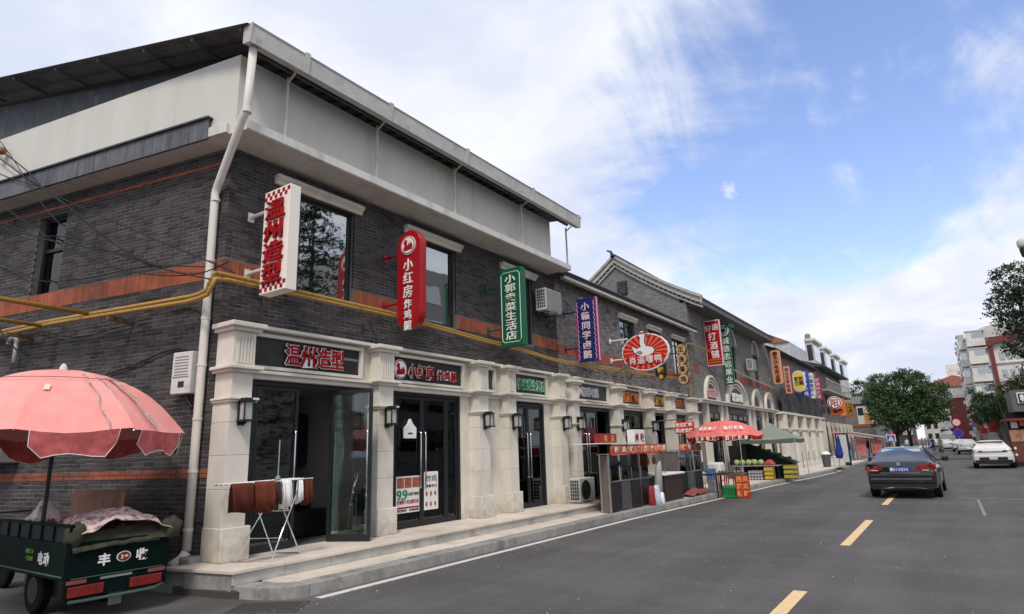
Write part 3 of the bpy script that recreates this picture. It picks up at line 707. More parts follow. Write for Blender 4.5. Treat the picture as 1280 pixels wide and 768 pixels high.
# shop 1 contents
bk = box('hanging_jacket', mat('navy_cloth', (.012, .014, .03), .9, var=.2), -10.5, -10.3, 7.55, 7.9, 1.55, 2.55, None, bevel=.06, label='dark jacket hanging on the white wall inside the open salon door', cat='jacket')
cb = empty('cabinet', (-11.5, 6.9, .33), 'dark cabinet standing inside the salon behind the open door', 'cabinet')
box('carcass', dark_m, -11.8, -11.2, 6.3, 7.4, .34, 2.3, cb, bevel=.01); box('door_panel', frame_m, -11.199, -11.18, 6.32, 6.84, .4, 2.26, cb); box('door_panel', frame_m, -11.199, -11.18, 6.86, 7.38, .4, 2.26, cb)
cb = empty('salon_sofa', (-10, 7.3, .33), 'black leather seat on the floor just inside the open salon door', 'sofa')
box('seat', black_m, -10.4, -9.6, 6.95, 7.9, .34, .80, cb, bevel=.05); box('backrest', black_m, -10.4, -10.15, 6.95, 7.9, .801, 1.35, cb, bevel=.05)
# posters in door of shop 2
def poster(label, y0, y1, z0, z1, x=XD + .03):
    o = empty('poster', (x, (y0 + y1) / 2, z0), label, 'poster')
    box('sheet', mat('poster_white', (.72, .71, .68), .6), x, x + .003, y0, y1, z0, z1, o)
    return o
p1 = poster('white poster with green 9.9 price and three food pictures on a door', 8.78, 9.42, .62, 1.30)
for i in range(3): box('food_picture', mat('food_red', (.34, .09, .04), .6, var=.6, scale=25), XD + .034, XD + .036, 8.80 + i * .21, 8.99 + i * .21, 1.08, 1.27, p1)
[char(ch, mat('green_print', (.02, .22, .07), .6), p1, (XD + .034, yy, .96), .25, STREET, .03, .003, 1.2) for ch, yy in (('9', 8.86), ('.', 8.94), ('9', 9.02))]
text_h('元单斤特卖', signb_m, p1, XD + .034, 9.09, 9.41, .96, .07, off=.02, depth=.003)
text_h('仅限前十名全部五折', redl_m, p1, XD + .034, 8.80, 9.40, .82, .08, off=.02, depth=.003)
box('stripe', redl_m, XD + .034, XD + .036, 8.79, 9.41, .70, .73, p1); text_h('购满即送 先到先得', signb_m, p1, XD + .034, 8.80, 9.40, .665, .05, depth=.003)
p2 = poster('tall white poster with red chicken pictures, on the middle door leaf', 9.56, 9.98, .62, 1.36)
text_h('炸鸡', signb_m, p2, XD + .034, 9.60, 9.95, 1.22, .15, off=0, depth=.003); text_h('香酥可口', signb_m, p2, XD + .034, 9.60, 9.95, 1.08, .06, depth=.003)
for i in range(6): disc(MB(), (XD + .034, 9.63 + (i % 3) * .13, .93 - (i // 3) * .2), .05, .002, STREET, 10, .6).build('food_picture', mat('food_red', (.3, .1, .05)), p2)
bag = empty('paper_bag', (XD + .06, 9.1, 2.0), 'small white printed bag hung on the glass of the red logo shop door', 'bag')
flat([(-.17, 0), (.17, 0), (.18, .20), (.08, .28), (.02, .38), (-.02, .38), (-.08, .28), (-.18, .20)], (XD + .035, 9.12, 2.02), 1, .04, STREET).build('bag_body', whitel_m, bag, bevel=.008)
box('print', signb_m, XD + .0755, XD + .078, 9.05, 9.18, 2.10, 2.13, bag)
# interior things shop2: table, stools seen dimly
tb = empty('snack_counter', (-10.6, 9.6, .33), 'dim wooden counter inside the red logo shop', 'counter')
box('counter_top', wood_m, -10.9, -10.2, 8.8, 10.7, 1.1, 1.16, tb); box('counter_front', mat('brown_board', (.12, .05, .03), .6), -10.85, -10.3, 8.9, 10.6, .34, 1.099, tb)
# ---------------------------------------------------- wall lanterns
def lantern(label, x, y, z):
    o = empty('wall_lantern', (x, y, z - .2), label, 'wall lantern', 'black wall lanterns on the stone columns')
    box('back_plate', black_m, x, x + .03, y - .06, y + .06, z - .20, z + .20, o, bevel=.006)
    box('arm', black_m, x + .03, x + .09, y - .015, y + .015, z + .05, z + .08, o); box('arm', black_m, x + .03, x + .09, y - .015, y + .015, z - .16, z - .13, o)
    cx = x + .13
    box('cap', black_m, cx - .10, cx + .10, y - .09, y + .09, z + .13, z + .155, o, bevel=.004); box('cap', black_m, cx - .06, cx + .06, y - .06, y + .06, z + .156, z + .19, o)
    box('base', black_m, cx - .10, cx + .10, y - .09, y + .09, z - .15, z - .125, o, bevel=.004); MB().lathe([(.02, 0), (.015, .03)], (cx, y, z - .182), 8).build('finial', black_m, o)
    for a in (-.072, .072):
        for b in (-.072, .072): box('corner_post', black_m, cx + a - .008, cx + a + .008, y + b - .008, y + b + .008, z - .125, z + .13, o)
    box('glass_shade', mat('lamp_glass', (.42, .42, .40), .3, var=.1), cx - .06, cx + .06, y - .06, y + .06, z - .12, z + .125, o)
    return o
L0 = lantern('black wall lantern on the corner column left of the drying rack shop', FX + .455, 5.28, 2.40)
labs = ['black wall lantern on the column between the open door and the red logo shop', 'black wall lantern on the column right of the poster door', 'black wall lantern on the column just left of the green lettered shop', 'black wall lantern on the column right of the green lettered shop', 'black wall lantern on the narrow column above the outdoor air conditioner', 'black wall lantern on the column behind the red banner booth', 'black wall lantern on the column beside the hanging red sign']
for (y, lb) in zip((8.20, 11.19, 12.32, 14.71, 15.5, 18.44, 20.9), labs):
    c = copy_tree(L0, (FX + .455, y, 2.20), lb)
# ============================================================ SECOND BUILDING (low, y 15.3 .. 27.1)
B2 = empty('terrace_building', (-8.95, 21, 0), 'low grey brick terrace with four small upper windows and cooked food shops below', 'building', 'grey brick shop buildings along the street')
mb = MB(); wallpieces(mb, 15.353, 27.15, 3.2, 6.72, WF2, F_front, -.25, .001); mb.build('front_wall', mortar_m, B2)
brick_wall(B2, F_front, 15.353, 27.15, 3.66, 6.70, WF2, [(4.42, 4.72)], m=brick2_m)
band(B2, F_front, 15.353, 27.15, 4.422, 4.72, [(a, b) for a, b, c, d in WF2])
for a in WF2: upper_window(B2, *a, curtain=False)
MB().prism([(-8.55, 6.72), (-8.55, 6.78), (-13, 8.1), (-13, 6.72)], 15.0, 27.14, lambda a, b, d: Vector((a, d, b))).build('roof', mat('grey_tiles', (.055, .055, .06), .85, var=.3, scale=8), B2)
box('gutter', gutter_m, -8.72, -8.56, 15.3, 27.1, 6.60, 6.70, B2, bevel=.01)
box('roof_edge', slate_m, -8.70, -8.52, 15.3, 27.14, 6.79, 6.83, B2)
box('body_core', dark_m, -14, FX - 3.4, 15.4, 27.1, .1, 6.6, B2)
for a, b in PIL[5:]: pillar(B2, a, b, z0=.145, ztop=3.50)
def entab2(y0, y1, sb): return entab(B2, y0, y1, signbox=sb)
e = entab(B, 14.9, 15.32, signbox=(14.97, 15.25))
e = entab2(15.69, 18.25, (15.84, 17.92))
s = fascia_sign('fascia_sign', 'black fascia board with white characters, above the shop with the small air conditioner', *e); text_h('小赣同学卤鹅', mat('silver_letter', (.5, .5, .52), .5), s, e[0] + .05, 15.95, 17.3, 3.36, .29, off=.0, depth=.03, back=whitel_m, boff=.04)
e = entab2(18.62, 20.88, (18.80, 20.45)); s = fascia_sign('fascia_sign', 'black fascia board with orange glowing characters behind the red banner booth', *e); text_h('肖遥烤鸭', orange_m, s, e[0] + .05, 18.95, 20.3, 3.36, .36, off=.015, depth=.03)
e = entab2(21.24, 22.9, (21.44, 22.75)); s = fascia_sign('fascia_sign', 'narrow black fascia board with gold characters between two columns', *e); text_h('大卫烤鸭', gold_m, s, e[0] + .05, 21.5, 22.7, 3.36, .34, off=.012, depth=.03)
e = entab2(23.36, 25.2, (23.6, 25.1)); s = fascia_sign('fascia_sign', 'dark brown fascia board with copper characters left of the arches', *e); text_h('王良笨鸡', mat('copper_letter', (.35, .12, .04), .5), s, e[0] + .05, 23.7, 25.0, 3.36, .34, off=.01, depth=.03)
def opening(parent, y0, y1, zt=2.9, op=None, z0=.15, tint=None):
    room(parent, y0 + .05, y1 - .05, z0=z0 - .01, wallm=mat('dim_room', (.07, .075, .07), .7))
    doorframe(parent, y0 + .12, y1 - .12, z0, zt - .07)
    n = max(2, int((y1 - y0 - .24) / .7)); w_ = (y1 - y0 - .26) / n
    for i in range(n):
        a = y0 + .13 + i * w_
        if op == i: leaf(parent, a, a + w_ - .01, z0 + .01, zt - .08, hinge=a + w_ - .01, ang=-R(80), handle=a + .07)
        else: leaf(parent, a, a + w_ - .01, z0 + .01, zt - .08, handle=a + w_ - .08 if i % 2 == 0 else a + .07)
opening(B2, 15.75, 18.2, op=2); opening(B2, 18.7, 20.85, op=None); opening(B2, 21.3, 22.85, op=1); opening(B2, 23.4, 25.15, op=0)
# ============================================================ ARCHED BUILDING (y 27.2 .. 42)
B3 = empty('gable_building', (-8.95, 34.6, 0), 'tall grey brick building with a curved white edged gable and pale arches over its doors', 'building', 'grey brick shop buildings along the street')
bt_m = bpy.data.materials.new('far_brick'); bt_m.use_nodes = True
_t = bt_m.node_tree; _b = _t.nodes['Principled BSDF']; _b.inputs['Roughness'].default_value = .9
_tc = _t.nodes.new('ShaderNodeNewGeometry'); _sp = _t.nodes.new('ShaderNodeSeparateXYZ'); _t.links.new(_tc.outputs['Position'], _sp.inputs[0])
_ad = _t.nodes.new('ShaderNodeMath'); _t.links.new(_sp.outputs[0], _ad.inputs[0]); _t.links.new(_sp.outputs[1], _ad.inputs[1])
_cb = _t.nodes.new('ShaderNodeCombineXYZ'); _t.links.new(_ad.outputs[0], _cb.inputs[0]); _t.links.new(_sp.outputs[2], _cb.inputs[1])
_br = _t.nodes.new('ShaderNodeTexBrick'); _br.inputs['Scale'].default_value = 1; _br.inputs['Brick Width'].default_value = .25; _br.inputs['Row Height'].default_value = .10
_br.inputs['Mortar Size'].default_value = .010; _br.inputs['Color1'].default_value = (.125, .118, .118, 1); _br.inputs['Color2'].default_value = (.20, .19, .188, 1); _br.inputs['Mortar'].default_value = (.22, .21, .205, 1); _br.inputs['Bias'].default_value = -.1
_t.links.new(_cb.outputs[0], _br.inputs[0]); _t.links.new(_br.outputs[0], _b.inputs['Base Color'])
mb = MB(); W3 = [(33.3, 34.6, 4.9, 6.9), (38.4, 39.5, 4.9, 6.9)]
AR = [(29.4, 1.05, 1.20), (33.7, 1.95, 1.30), (37.8, 1.0, 1.05), (40.75, .95, 1.05)]
wallpieces(mb, 27.152, 42.0, 3.68, 8.10, W3, F_front, -.3, 0); mb.build('front_wall', bt_m, B3)
box('lower_wall', bt_m, FX - .3, FX - .12, 27.2, 42, .1, 3.68, B3)
# gable wall facing the camera
def gz(x): t = abs(x + 12.3); return 10.82 - .80 * t + .034 * t * t
gab = [(-8.95, 3.0)] + [(-9.251 - i * .345, gz(-9.251 - i * .345) - .12) for i in range(21)] + [(-16.2, 3.0)]
mb = MB()
for (xa, za), (xb, zb) in zip(gab[1:-1], gab[2:-1]):
    if xa != xb: mb.prism([(xa, 3.0), (xa, za), (xb, zb), (xb, 3.0)], 27.152, 27.5, lambda a, b, d: Vector((a, d, b)))
mb.build('gable_wall', bt_m, B3)
for zc, oo in ((6.3, .03), (7.0, 0.03)): box('red_course', redbrick_m, -11.3 if zc < 6.5 else -10.3, -8.96, 27.14, 27.151, zc, zc + .08, B3)
v_ = box('gable_vent', frame_m, -12.25, -11.75, 27.08, 27.151, 8.95, 9.62, B3)
for i in range(6): box('louvre', slate_m, -12.22, -11.78, 27.05, 27.079, 8.98 + i * .105, 9.05 + i * .105, v_)
def gz(x):   # curved roof profile
    t = abs(x + 12.3); return 10.82 - .80 * t + .034 * t * t
edge = [(-8.25, gz(-8.25) + 0)] 
xs = [-8.2 - i * .41 for i in range(21)]
prof = [(x, gz(x)) for x in xs]
vg_m = mat('verge_grey', (.42, .405, .365), .85, var=.12, scale=5, dirt=(.2, .19, .17), dscale=4, dlo=.5, dhi=.75)
for lay, (dz, th, yy0, yy1, mm) in enumerate(((-.40, .10, 27.06, 27.151, vg_m), (-.299, .10, 27.09, 27.151, slate_m), (-.198, .24, 26.98, 27.151, vg_m), (.052, .14, 26.9, 27.30, vg_m))):
    for a, b in zip(prof, prof[1:]):
        MB().prism([(a[0], a[1] + dz), (b[0], b[1] + dz), (b[0], b[1] + dz + th), (a[0], a[1] + dz + th)], yy0, yy1, lambda p, q, d: Vector((p, d, q))).build('verge_stone', mm, B3)
mb = MB()
for a, b in zip(prof, prof[1:]): mb.prism([(a[0], a[1] + .0), (b[0], b[1] + .0), (b[0], b[1] + .10), (a[0], a[1] + .10)], 27.2, 41.2, lambda p, q, d: Vector((p, d, q)))
mb.build('roof', mat('grey_tiles', (.055, .055, .06)), B3)
dn = None
for a, b in zip(prof, prof[1:]):
    for u in (.15, .65):
        x = a[0] + (b[0] - a[0]) * u; z = a[1] + (b[1] - a[1]) * u - .27
        if dn is None: dn = box('dentil', vg_m, x - .05, x + .05, 27.04, 27.089, z, z + .06, B3); x00, z00 = x, z
        else:
            o = bpy.data.objects.new('dentil', dn.data); COL.objects.link(o); adopt(o, B3); o.location = (x - x00, 0, z - z00)
box('eave_soffit', mat('soffit', (.13, .13, .135), .8), -8.95, -8.22, 27.31, 41.1, gz(-8.2) - .22, gz(-8.2) - .01, B3)
MB().tube([(-12.3, 26.9, 10.95), (-12.35, 26.85, 11.15), (-12.55, 26.8, 11.25)], [.10, .07, .03], 8).build('ridge_finial', slate_m, B3); box('ridge', slate_m, -12.42, -12.18, 26.9, 41.2, 10.86, 11.02, B3)
band(B3, F_front, 27.3, 42, 4.92, 5.3, [(a, b) for a, b, c, d in W3] + [(28, 33.2)])
for a in W3:
    w3 = upper_window(B3, *a, lint=False, curtain=False)
    pts = [(FX + .02, (a[0] + a[1]) / 2 + math.cos(t) * .75, 6.9 + math.sin(t) * .9) for t in [math.pi * k / 10 for k in range(11)]]
    MB().tube(pts, .06, 6).build('arch_trim', stone_m, w3)
# cornice sill + arches + doors
box('cornice', stone_m, FX - .1, FX + .34, 27.2, 42.1, 3.66, 3.72, B3); box('cornice', stone_m, FX - .1, FX + .26, 27.2, 42.1, 3.56, 3.655, B3)
for k, (yc, ry, rz_) in enumerate(AR):
    for rr_, th, dd in ((1.0, .09, .14), (.84, .06, .09), (.72, .05, .05)):
        mb = MB(); seg = 14; n0 = len(mb.v)
        for i in range(seg):
            t0, t1 = math.pi * i / seg, math.pi * (i + 1) / seg
            q = [(yc + math.cos(t) * ry * r_, 3.725 + math.sin(t) * rz_ * r_) for t, r_ in ((t0, rr_), (t1, rr_), (t1, rr_ - th), (t0, rr_ - th))]
            mb.prism(q, 0.001, dd, F_front)
        mb.build('arch_moulding', stone_m, B3)
    MB().prism([(yc + math.cos(math.pi * i / 14) * ry * .66, 3.725 + math.sin(math.pi * i / 14) * rz_ * .66) for i in range(15)], .001, .03, F_front).build('arch_panel', signb_m, B3)
for yc, tx, c in ((29.4, '好运酒铺', mat('pink_letter', (.6, .35, .36))), (33.7, '诚信志远果业', whitel_m)):
    o = empty('arch_sign', (FX + .1, yc, 3.9), 'raised white characters in the wide arch' if tx[0] == '诚' else 'raised pink characters in the narrow arch below the red and white hanging sign', 'shop sign')
    text_h(tx, c, o, FX + .06, yc - (.58 if tx[0] == '好' else 1.0), yc + (.58 if tx[0] == '好' else 1.0), 4.08, .42, off=.05, depth=.04)
for y in (28.3, 30.5, 31.3, 35.6, 36.6, 38.6, 39.6, 41.6): box('slim_pillar', stone_m, FX - .1, FX + .16, y - .12, y + .12, .14, 3.56, B3)
for y in (28.4, 31.0, 36.1, 39.1, 41.6): box('pedestal', white_m, FX - .1, FX + .50, y - .4, y + .4, .14, .95, B3, bevel=.08)
for a, b in ((28.5, 30.3), (31.5, 33.4), (33.5, 35.4), (36.8, 38.4), (39.8, 41.4)):
    for i in range(2):
        a2 = a + (b - a) * i / 2; leaf(B3, a2, a2 + (b - a) / 2 - .02, .3, 3.2, x=FX + .05, handle=a2 + .1)
    box('brick_infill', bt_m, FX - .1, FX + .0, a - .05, b + .05, .14, 3.5, B3)
box('body_core', dark_m, -16, FX - .4, 27.6, 41.9, .1, 7.7, B3)
# ============================================================ FOURTH BUILDING (42.1 .. 59.5)
B4 = empty('pilaster_building', (-8.95, 51, 0), 'grey brick building with a row of pale pilasters, dark mesh above and many hanging signs', 'building', 'grey brick shop buildings along the street')
box('front_wall', bt_m, -16, FX, 42.1, 59.5, .1, 7.75, B4)
MB().prism([(-8.5, 7.72), (-8.5, 7.80), (-12.6, 9.6), (-16, 8.3), (-16, 7.8)], 42.3, 59.6, lambda a, b, d: Vector((a, d, b))).build('roof', mat('grey_tiles', (.05, .05, .06)), B4)
for x0, z0, x1, z1 in ((-8.5, 7.73, -12.6, 9.53),): MB().prism([(x0, z0), (x1, z1), (x1, z1 + .16), (x0, z0 + .16)], 42.15, 42.29, lambda a, b, d: Vector((a, d, b))).build('verge', stone_m, B4)
mb = MB(); nn = 24
net = bpy.data.meshes.new('dark_mesh_sheet')
vs = []; fs = []
for i in range(nn + 1):
    for j in range(9): vs.append((FX + .25 + .06 * math.sin(i * 1.3 + j * .9) + .05 * rnd.random(), 43.2 + i * .66, 3.7 + j * .19 + .05 * math.sin(i * .8)))
for i in range(nn):
    for j in range(8): fs.append((i * 9 + j, i * 9 + j + 1, i * 9 + j + 10, i * 9 + j + 9))
MB().add(vs, fs).build('mesh_sheet', mat('dark_net', (.045, .045, .05), .95, var=.3), B4, smooth=True)
box('cornice', stone_m, FX, FX + .45, 42.6, 59.0, 3.52, 3.66, B4)
for i in range(5):
    y = 43.4 + i * 3.35
    box('pilaster', stone_m, FX, FX + .42, y - .5, y + .5, .14, 3.52, B4, bevel=.03)
    box('pilaster_collar', stone_m, FX, FX + .52, y - .6, y + .6, 2.55, 2.66, B4)
for i in range(4):
    y = 43.95 + i * 3.35
    box('roller_shutter', cream_m, FX, FX + .15, y, y + 2.25, .14, 2.7, B4)
    for zc in (3.02, 2.1): box('wall_box', mat('tan_box', (.25, .20, .15), .7), FX + .151, FX + .35, y + .7, y + 1.3, zc, zc + .32, B4)
    box('beam', stone_m, FX, FX + .3, y - .05, y + 2.3, 2.7, 3.51, B4) if False else None
box('white_barrier', white_m, FX + 1.0, FX + 1.05, 43, 58, .5, .56, B4); box('white_barrier', white_m, FX + .45, FX + 1.2, 43, 58, .15, .38, B4)
for i in range(8): box('barrier_post', steel_m, FX + 1.15, FX + 1.19, 43 + i * 2.1, 43.05 + i * 2.1, .15, 1.1, B4)
# ============================================================ FIFTH BUILDING with gallery (59.6 .. 79)
B5 = empty('gallery_building', (-8.95, 69, 0), 'dark eaved building with a long upper gallery beyond the round red sign', 'building')
box('front_wall', bt_m, -16, FX, 59.6, 76, .1, 8.1, B5)
MB().prism([(-8.1, 8.15), (-8.1, 8.25), (-13, 9.8), (-16, 8.4)], 59.95, 76.4, lambda a, b, d: Vector((a, d, b))).build('roof', slate_m, B5)
box('gallery_floor', gpaint_m, FX, FX + .9, 59.7, 76, 6.0, 6.15, B5); box('gallery_rail', gutter_m, FX + .84, FX + .9, 59.7, 76, 7.0, 7.08, B5)
for i in range(23): box('baluster', gutter_m, FX + .86, FX + .88, 59.8 + i * .7, 59.86 + i * .7, 6.15, 7.0, B5)
for i in range(6): box('window', frame_m, FX - .02, FX + .03, 61 + i * 3, 62.6 + i * 3, 4.2, 5.8, B5)
for i in range(8): box('shop_post', stone_m, FX, FX + .25, 60 + i * 2.6, 60.3 + i * 2.6, .14, 3.4, B5); 
for i in range(7): box('shop_front', frame_m, FX, FX + .06, 60.4 + i * 2.6, 62.5 + i * 2.6, .2, 3.0, B5)
# white flats standing behind, with bay windows and water heaters
B6 = empty('white_flats', (-13, 80, 0), 'white walk up flats with bay windows rising behind the gallery roof', 'building')
box('wall', mat('pale_wall', (.50, .51, .52), .8, var=.1, dirt=(.33, .33, .33), dscale=.4), -24, -13.5, 76, 124, .1, 13.0, B6)
for i in range(4):
    y = 86 + i * 9
    bay = box('bay', mat('pale_wall', (.5, .5, .5)), -13.5, -12.6, y, y + 5.2, 9.4, 14.3, B6)
    box('bay_cap', stone_m, -13.5, -12.3, y - .2, y + 5.4, 14.301, 14.6, bay)
    box('bay_glass', glass_m, -12.595, -12.56, y + .3, y + 4.9, 11.8, 13.8, bay); box('bay_glass', dark_m, -13.3, -12.7, y - .03, y - .002, 11.8, 13.8, bay)
    MB().lathe([(.35, 0), (.35, .6), (.2, .8)], (-13.2, y + 1, 14.61), 10).build('water_tank', mat('tank', (.2, .2, .21), .5), bay)
MB().prism([(-13.5, 13.0), (-16.5, 14.6), (-24, 13.0)], 75.8, 82, lambda a, b, d: Vector((a, d, b))).build('red_roof', mat('red_tiles', (.30, .11, .08), .8, var=.2), B6)
# small grey building closing the left side
B7 = empty('grey_corner_house', (-9, 92, 0), 'small flat roofed grey house with a pale window bay next to the big tree', 'building')
box('wall', bt_m, -18, -7.3, 88, 100, .1, 6.1, B7); box('parapet', mat('grey_cap', (.25, .26, .26), .8), -18.3, -7.0, 87.7, 100.3, 6.1, 7.0, B7)
wd = box('window_bay', cream_m, -9.0, -7.4, 87.9, 87.999, 3.6, 5.8, B7); box('pane', glass_m, -8.9, -8.3, 87.87, 87.899, 4.7, 5.6, wd); box('shutter', mat('orange_board', (.5, .22, .08), .7), -8.3, -7.5, 87.87, 87.899, 3.7, 5.0, wd)
box('red_course', redbrick_m, -18, -7.25, 87.93, 87.998, 3.3, 3.5, B7)
# ============================================================ HANGING SIGNS
def bracket(o, x1, y, z, m, r=.022):
    MB().tube([(FX + .01, y, z), (x1, y, z)], r, 8).build('bracket', m, o); box('bracket_plate', m, FX + .006, FX + .03, y - .05, y + .05, z - .08, z + .08, o)
def rounded(w_, h_, r, n=6):
    pts = []
    for cx, cy, a0 in ((w_ / 2 - r, h_ / 2 - r, 0), (-w_ / 2 + r, h_ / 2 - r, 90), (-w_ / 2 + r, -h_ / 2 + r, 180), (w_ / 2 - r, -h_ / 2 + r, 270)):
        for k in range(n + 1):
            a = R(a0 + 90 * k / n); pts.append((cx + r * math.cos(a), cy + r * math.sin(a)))
    return pts
def panel(name, m, parent, cx, cz, w_, h_, r, y0, y1, rot=0, bevel=0):
    p = rounded(w_, h_, r); c, s_ = math.cos(rot), math.sin(rot)
    return MB().prism([(cx + a * c - b * s_, cz + a * s_ + b * c) for a, b in p], y0, y1, lambda a, b, d: Vector((a, d, b))).build(name, m, parent, bevel)
# 1 cream box sign with red checks
y = 5.40
o = empty('hanging_sign', (-8.08, y, 4.15), 'cream box sign with thick red vertical characters and red check borders, nearest the corner', 'shop sign')
box('cabinet', signw_m, -8.42, -7.77, y, y + .20, 4.17, 5.86, o, bevel=.008)
for z0 in (4.20, 5.70):
    for i in range(10):
        for j in range(2):
            if (i + j) % 2 == 0: box('check', redl_m, -8.41 + i * .064, -8.346 + i * .064, y - .004, y - .0005, z0 + j * .064, z0 + j * .064 + .064, o)
text_v('温州造型', redl_m, o, -8.10, y - .005, 5.68, .345, .34, wide=1.5, off=.022, depth=.035)
for z in (5.60, 4.63): bracket(o, -8.42, y + .1, z, pvc_m, .03)
# 2 red capsule
y = 8.42
o = empty('hanging_sign', (-8.18, y, 4.0), 'glossy red capsule sign with a round white emblem and white vertical characters', 'shop sign')
panel('cabinet', red_m, o, -8.18, 5.05, .62, 1.98, .30, y, y + .18, bevel=.012)
hood_logo(o, (-8.18, y - .001, 5.72), .19, FRONT, red_m)
text_v('小红房', whitel_m, o, -8.18, y - .002, 5.46, .27, .26, off=.01); text_v('炸鸡腿', whitel_m, o, -8.18, y - .002, 4.64, .21, .20, off=.01)
for z in (5.62, 4.62): bracket(o, -8.49, y + .09, z, red_m)
# 3 green sign
y = 11.9
o = empty('hanging_sign', (-8.16, y, 4.1), 'dark green rectangular sign with white vertical characters and a thin white line border', 'shop sign')
box('cabinet', green_m, -8.49, -7.85, y, y + .20, 4.13, 6.05, o, bevel=.01)
q = [(-.27, .80), (-.21, .86), (.21, .86), (.27, .80), (.27, -.80), (.21, -.86), (-.21, -.86), (-.27, -.80)]
MB().tube([(-8.17 + a, y - .003, 5.09 + b) for a, b in q], .010, 4, close=True).build('border_line', whitel_m, o)
text_v('小郭卖菜生活店', whitel_m, o, -8.17, y - .002, 5.90, .232, .225, wide=1.45, off=.012)
for z in (5.66, 4.60): bracket(o, -8.49, y + .1, z, green_m)
# 4 navy sign
y = 15.72
o = empty('hanging_sign', (-8.15, y, 4.1), 'navy banner sign with pale pink characters and crimson zigzag side borders', 'shop sign')
box('cabinet', navy_m, -8.49, -7.83, y, y + .16, 4.15, 6.02, o, bevel=.006)
crim = mat('crimson', (.45, .02, .08), .5)
for x in (-8.49, -7.855): box('side_stripe', crim, x, x + .025, y - .004, y - .0005, 4.15, 6.02, o)
for x in (-7.829, ):
    for i, m2 in enumerate((crim, whitel_m, mat('mauve', (.25, .15, .35)), crim)): box('edge_stripe', m2, x, x + .004, y + .01 + i * .036, y + .044 + i * .036, 4.16, 6.01, o)
for x in (-8.44, -7.90):
    pts = [(x + (.02 if i % 2 else -.015), y - .004, 4.2 + i * .075) for i in range(24)]
    MB().tube(pts, .009, 4).build('zigzag', mat('pale_pink', (.7, .5, .55)), o)
text_v('小赣同学卤鹅', mat('pale_pink2', (.8, .62, .66)), o, -8.17, y - .002, 5.90, .282, .25, wide=1.15, off=.012)
for z in (5.66, 4.58): bracket(o, -8.49, y + .08, z, navy_m)
# 5 duck sign
y = 18.8
o = empty('hanging_sign', (-7.68, y, 4.2), 'oval red sunburst sign with a white duck above pink white characters', 'shop sign')
n = 40
def oval(a, b, sc=0.): return [(a * math.cos(2 * math.pi * k / n) * (1 + sc * (k % 2)), b * math.sin(2 * math.pi * k / n) * (1 + sc * (k % 2))) for k in range(n)]
def fpan(name, poly, m, y0, y1, cx=-7.70, cz=4.72): return MB().prism([(cx + a, cz + b) for a, b in poly], y0, y1, lambda a, b, d: Vector((a, d, b))).build(name, m, o)
fpan('backing', oval(.80, .60, .02), whitel_m, y, y + .12); fpan('face', oval(.77, .57), mat('duck_red', (.50, .015, .012), .4), y - .008, y - .0005)
ray_m = mat('ray_coral', (.72, .16, .11), .4)
for k in range(22):
    a0, a1 = 2 * math.pi * (k - .2) / 22, 2 * math.pi * (k + .2) / 22
    fpan('ray', [(.1 * math.cos(a0), .07 * math.sin(a0)), (.76 * math.cos(a0), .56 * math.sin(a0)), (.76 * math.cos(a1), .56 * math.sin(a1)), (.1 * math.cos(a1), .07 * math.sin(a1))], ray_m, y - .012, y - .0085)
duck = [(-.46, .12), (-.42, -.04), (-.30, -.13), (-.10, -.16), (.10, -.14), (.24, -.08), (.32, .02), (.36, .12), (.30, .16), (.20, .10), (.08, .10), (.02, .18), (.0, .30), (.03, .42), (.07, .50), (.06, .62), (.0, .70), (-.10, .72), (-.18, .66), (-.20, .55), (-.16, .44), (-.16, .30), (-.20, .18), (-.28, .10), (-.38, .10)]
for nm, mm_, gr, ya in (('duck_outline', signb_m, .022, y - .0175), ('duck', whitel_m, 0, y - .0225)):
    d_ = .004
    fpan(nm, [((.33 + gr) * math.cos(k * .3), .02 + (.155 + gr) * math.sin(k * .3)) for k in range(21)], mm_, ya, ya + d_)
    fpan(nm, [(-.10 - gr, .06), (-.15 - gr, .30), (-.12 - gr, .52), (.04 + gr, .52), (.0 + gr, .30), (.10 + gr, .08)], mm_, ya - .001, ya + d_ - .001)
    fpan(nm, [(-.05 + (.125 + gr) * math.cos(k * .35), .57 + (.115 + gr) * math.sin(k * .35)) for k in range(18)], mm_, ya - .002, ya + d_ - .002)
    fpan(nm, [(-.22, .08), (-.44 - gr, .22 + gr), (-.36 - gr, .0), (-.2, -.06)], mm_, ya - .003, ya + d_ - .003)
fpan('wing', [(-.30, .0), (-.20, -.06), (-.06, -.06), (-.10, .02), (-.2, .05)], mat('wing_line', (.25, .25, .27)), y - .033, y - .028); MB().prism([(-8.34, 4.31), (-7.08, 4.31), (-7.08, 4.61), (-8.34, 4.61)], y - .018, y - .0125, lambda a, b, d: Vector((a, d, b))).build('text_band', mat('duck_red', (.5, .015, .012)), o); fpan('beak', [(.04, .52), (.22, .47), (.20, .55), (.05, .59)], mat('beak', (.35, .12, .03)), y - .036, y - .032)
fpan('headband', [(-.19, .60), (.06, .60), (.06, .64), (-.19, .64)], redl_m, y - .036, y - .030)
for i, ch in enumerate('肖遥嘿鸭'):
    p = (-8.13 + i * .29, y - .034, 4.46)
    char(ch, mat('duck_letter', (.8, .66, .68)), o, p, .27, FRONT, .014, .012)
for z in (5.22, 4.56): bracket(o, -8.3, y + .06, z, whitel_m, .025)
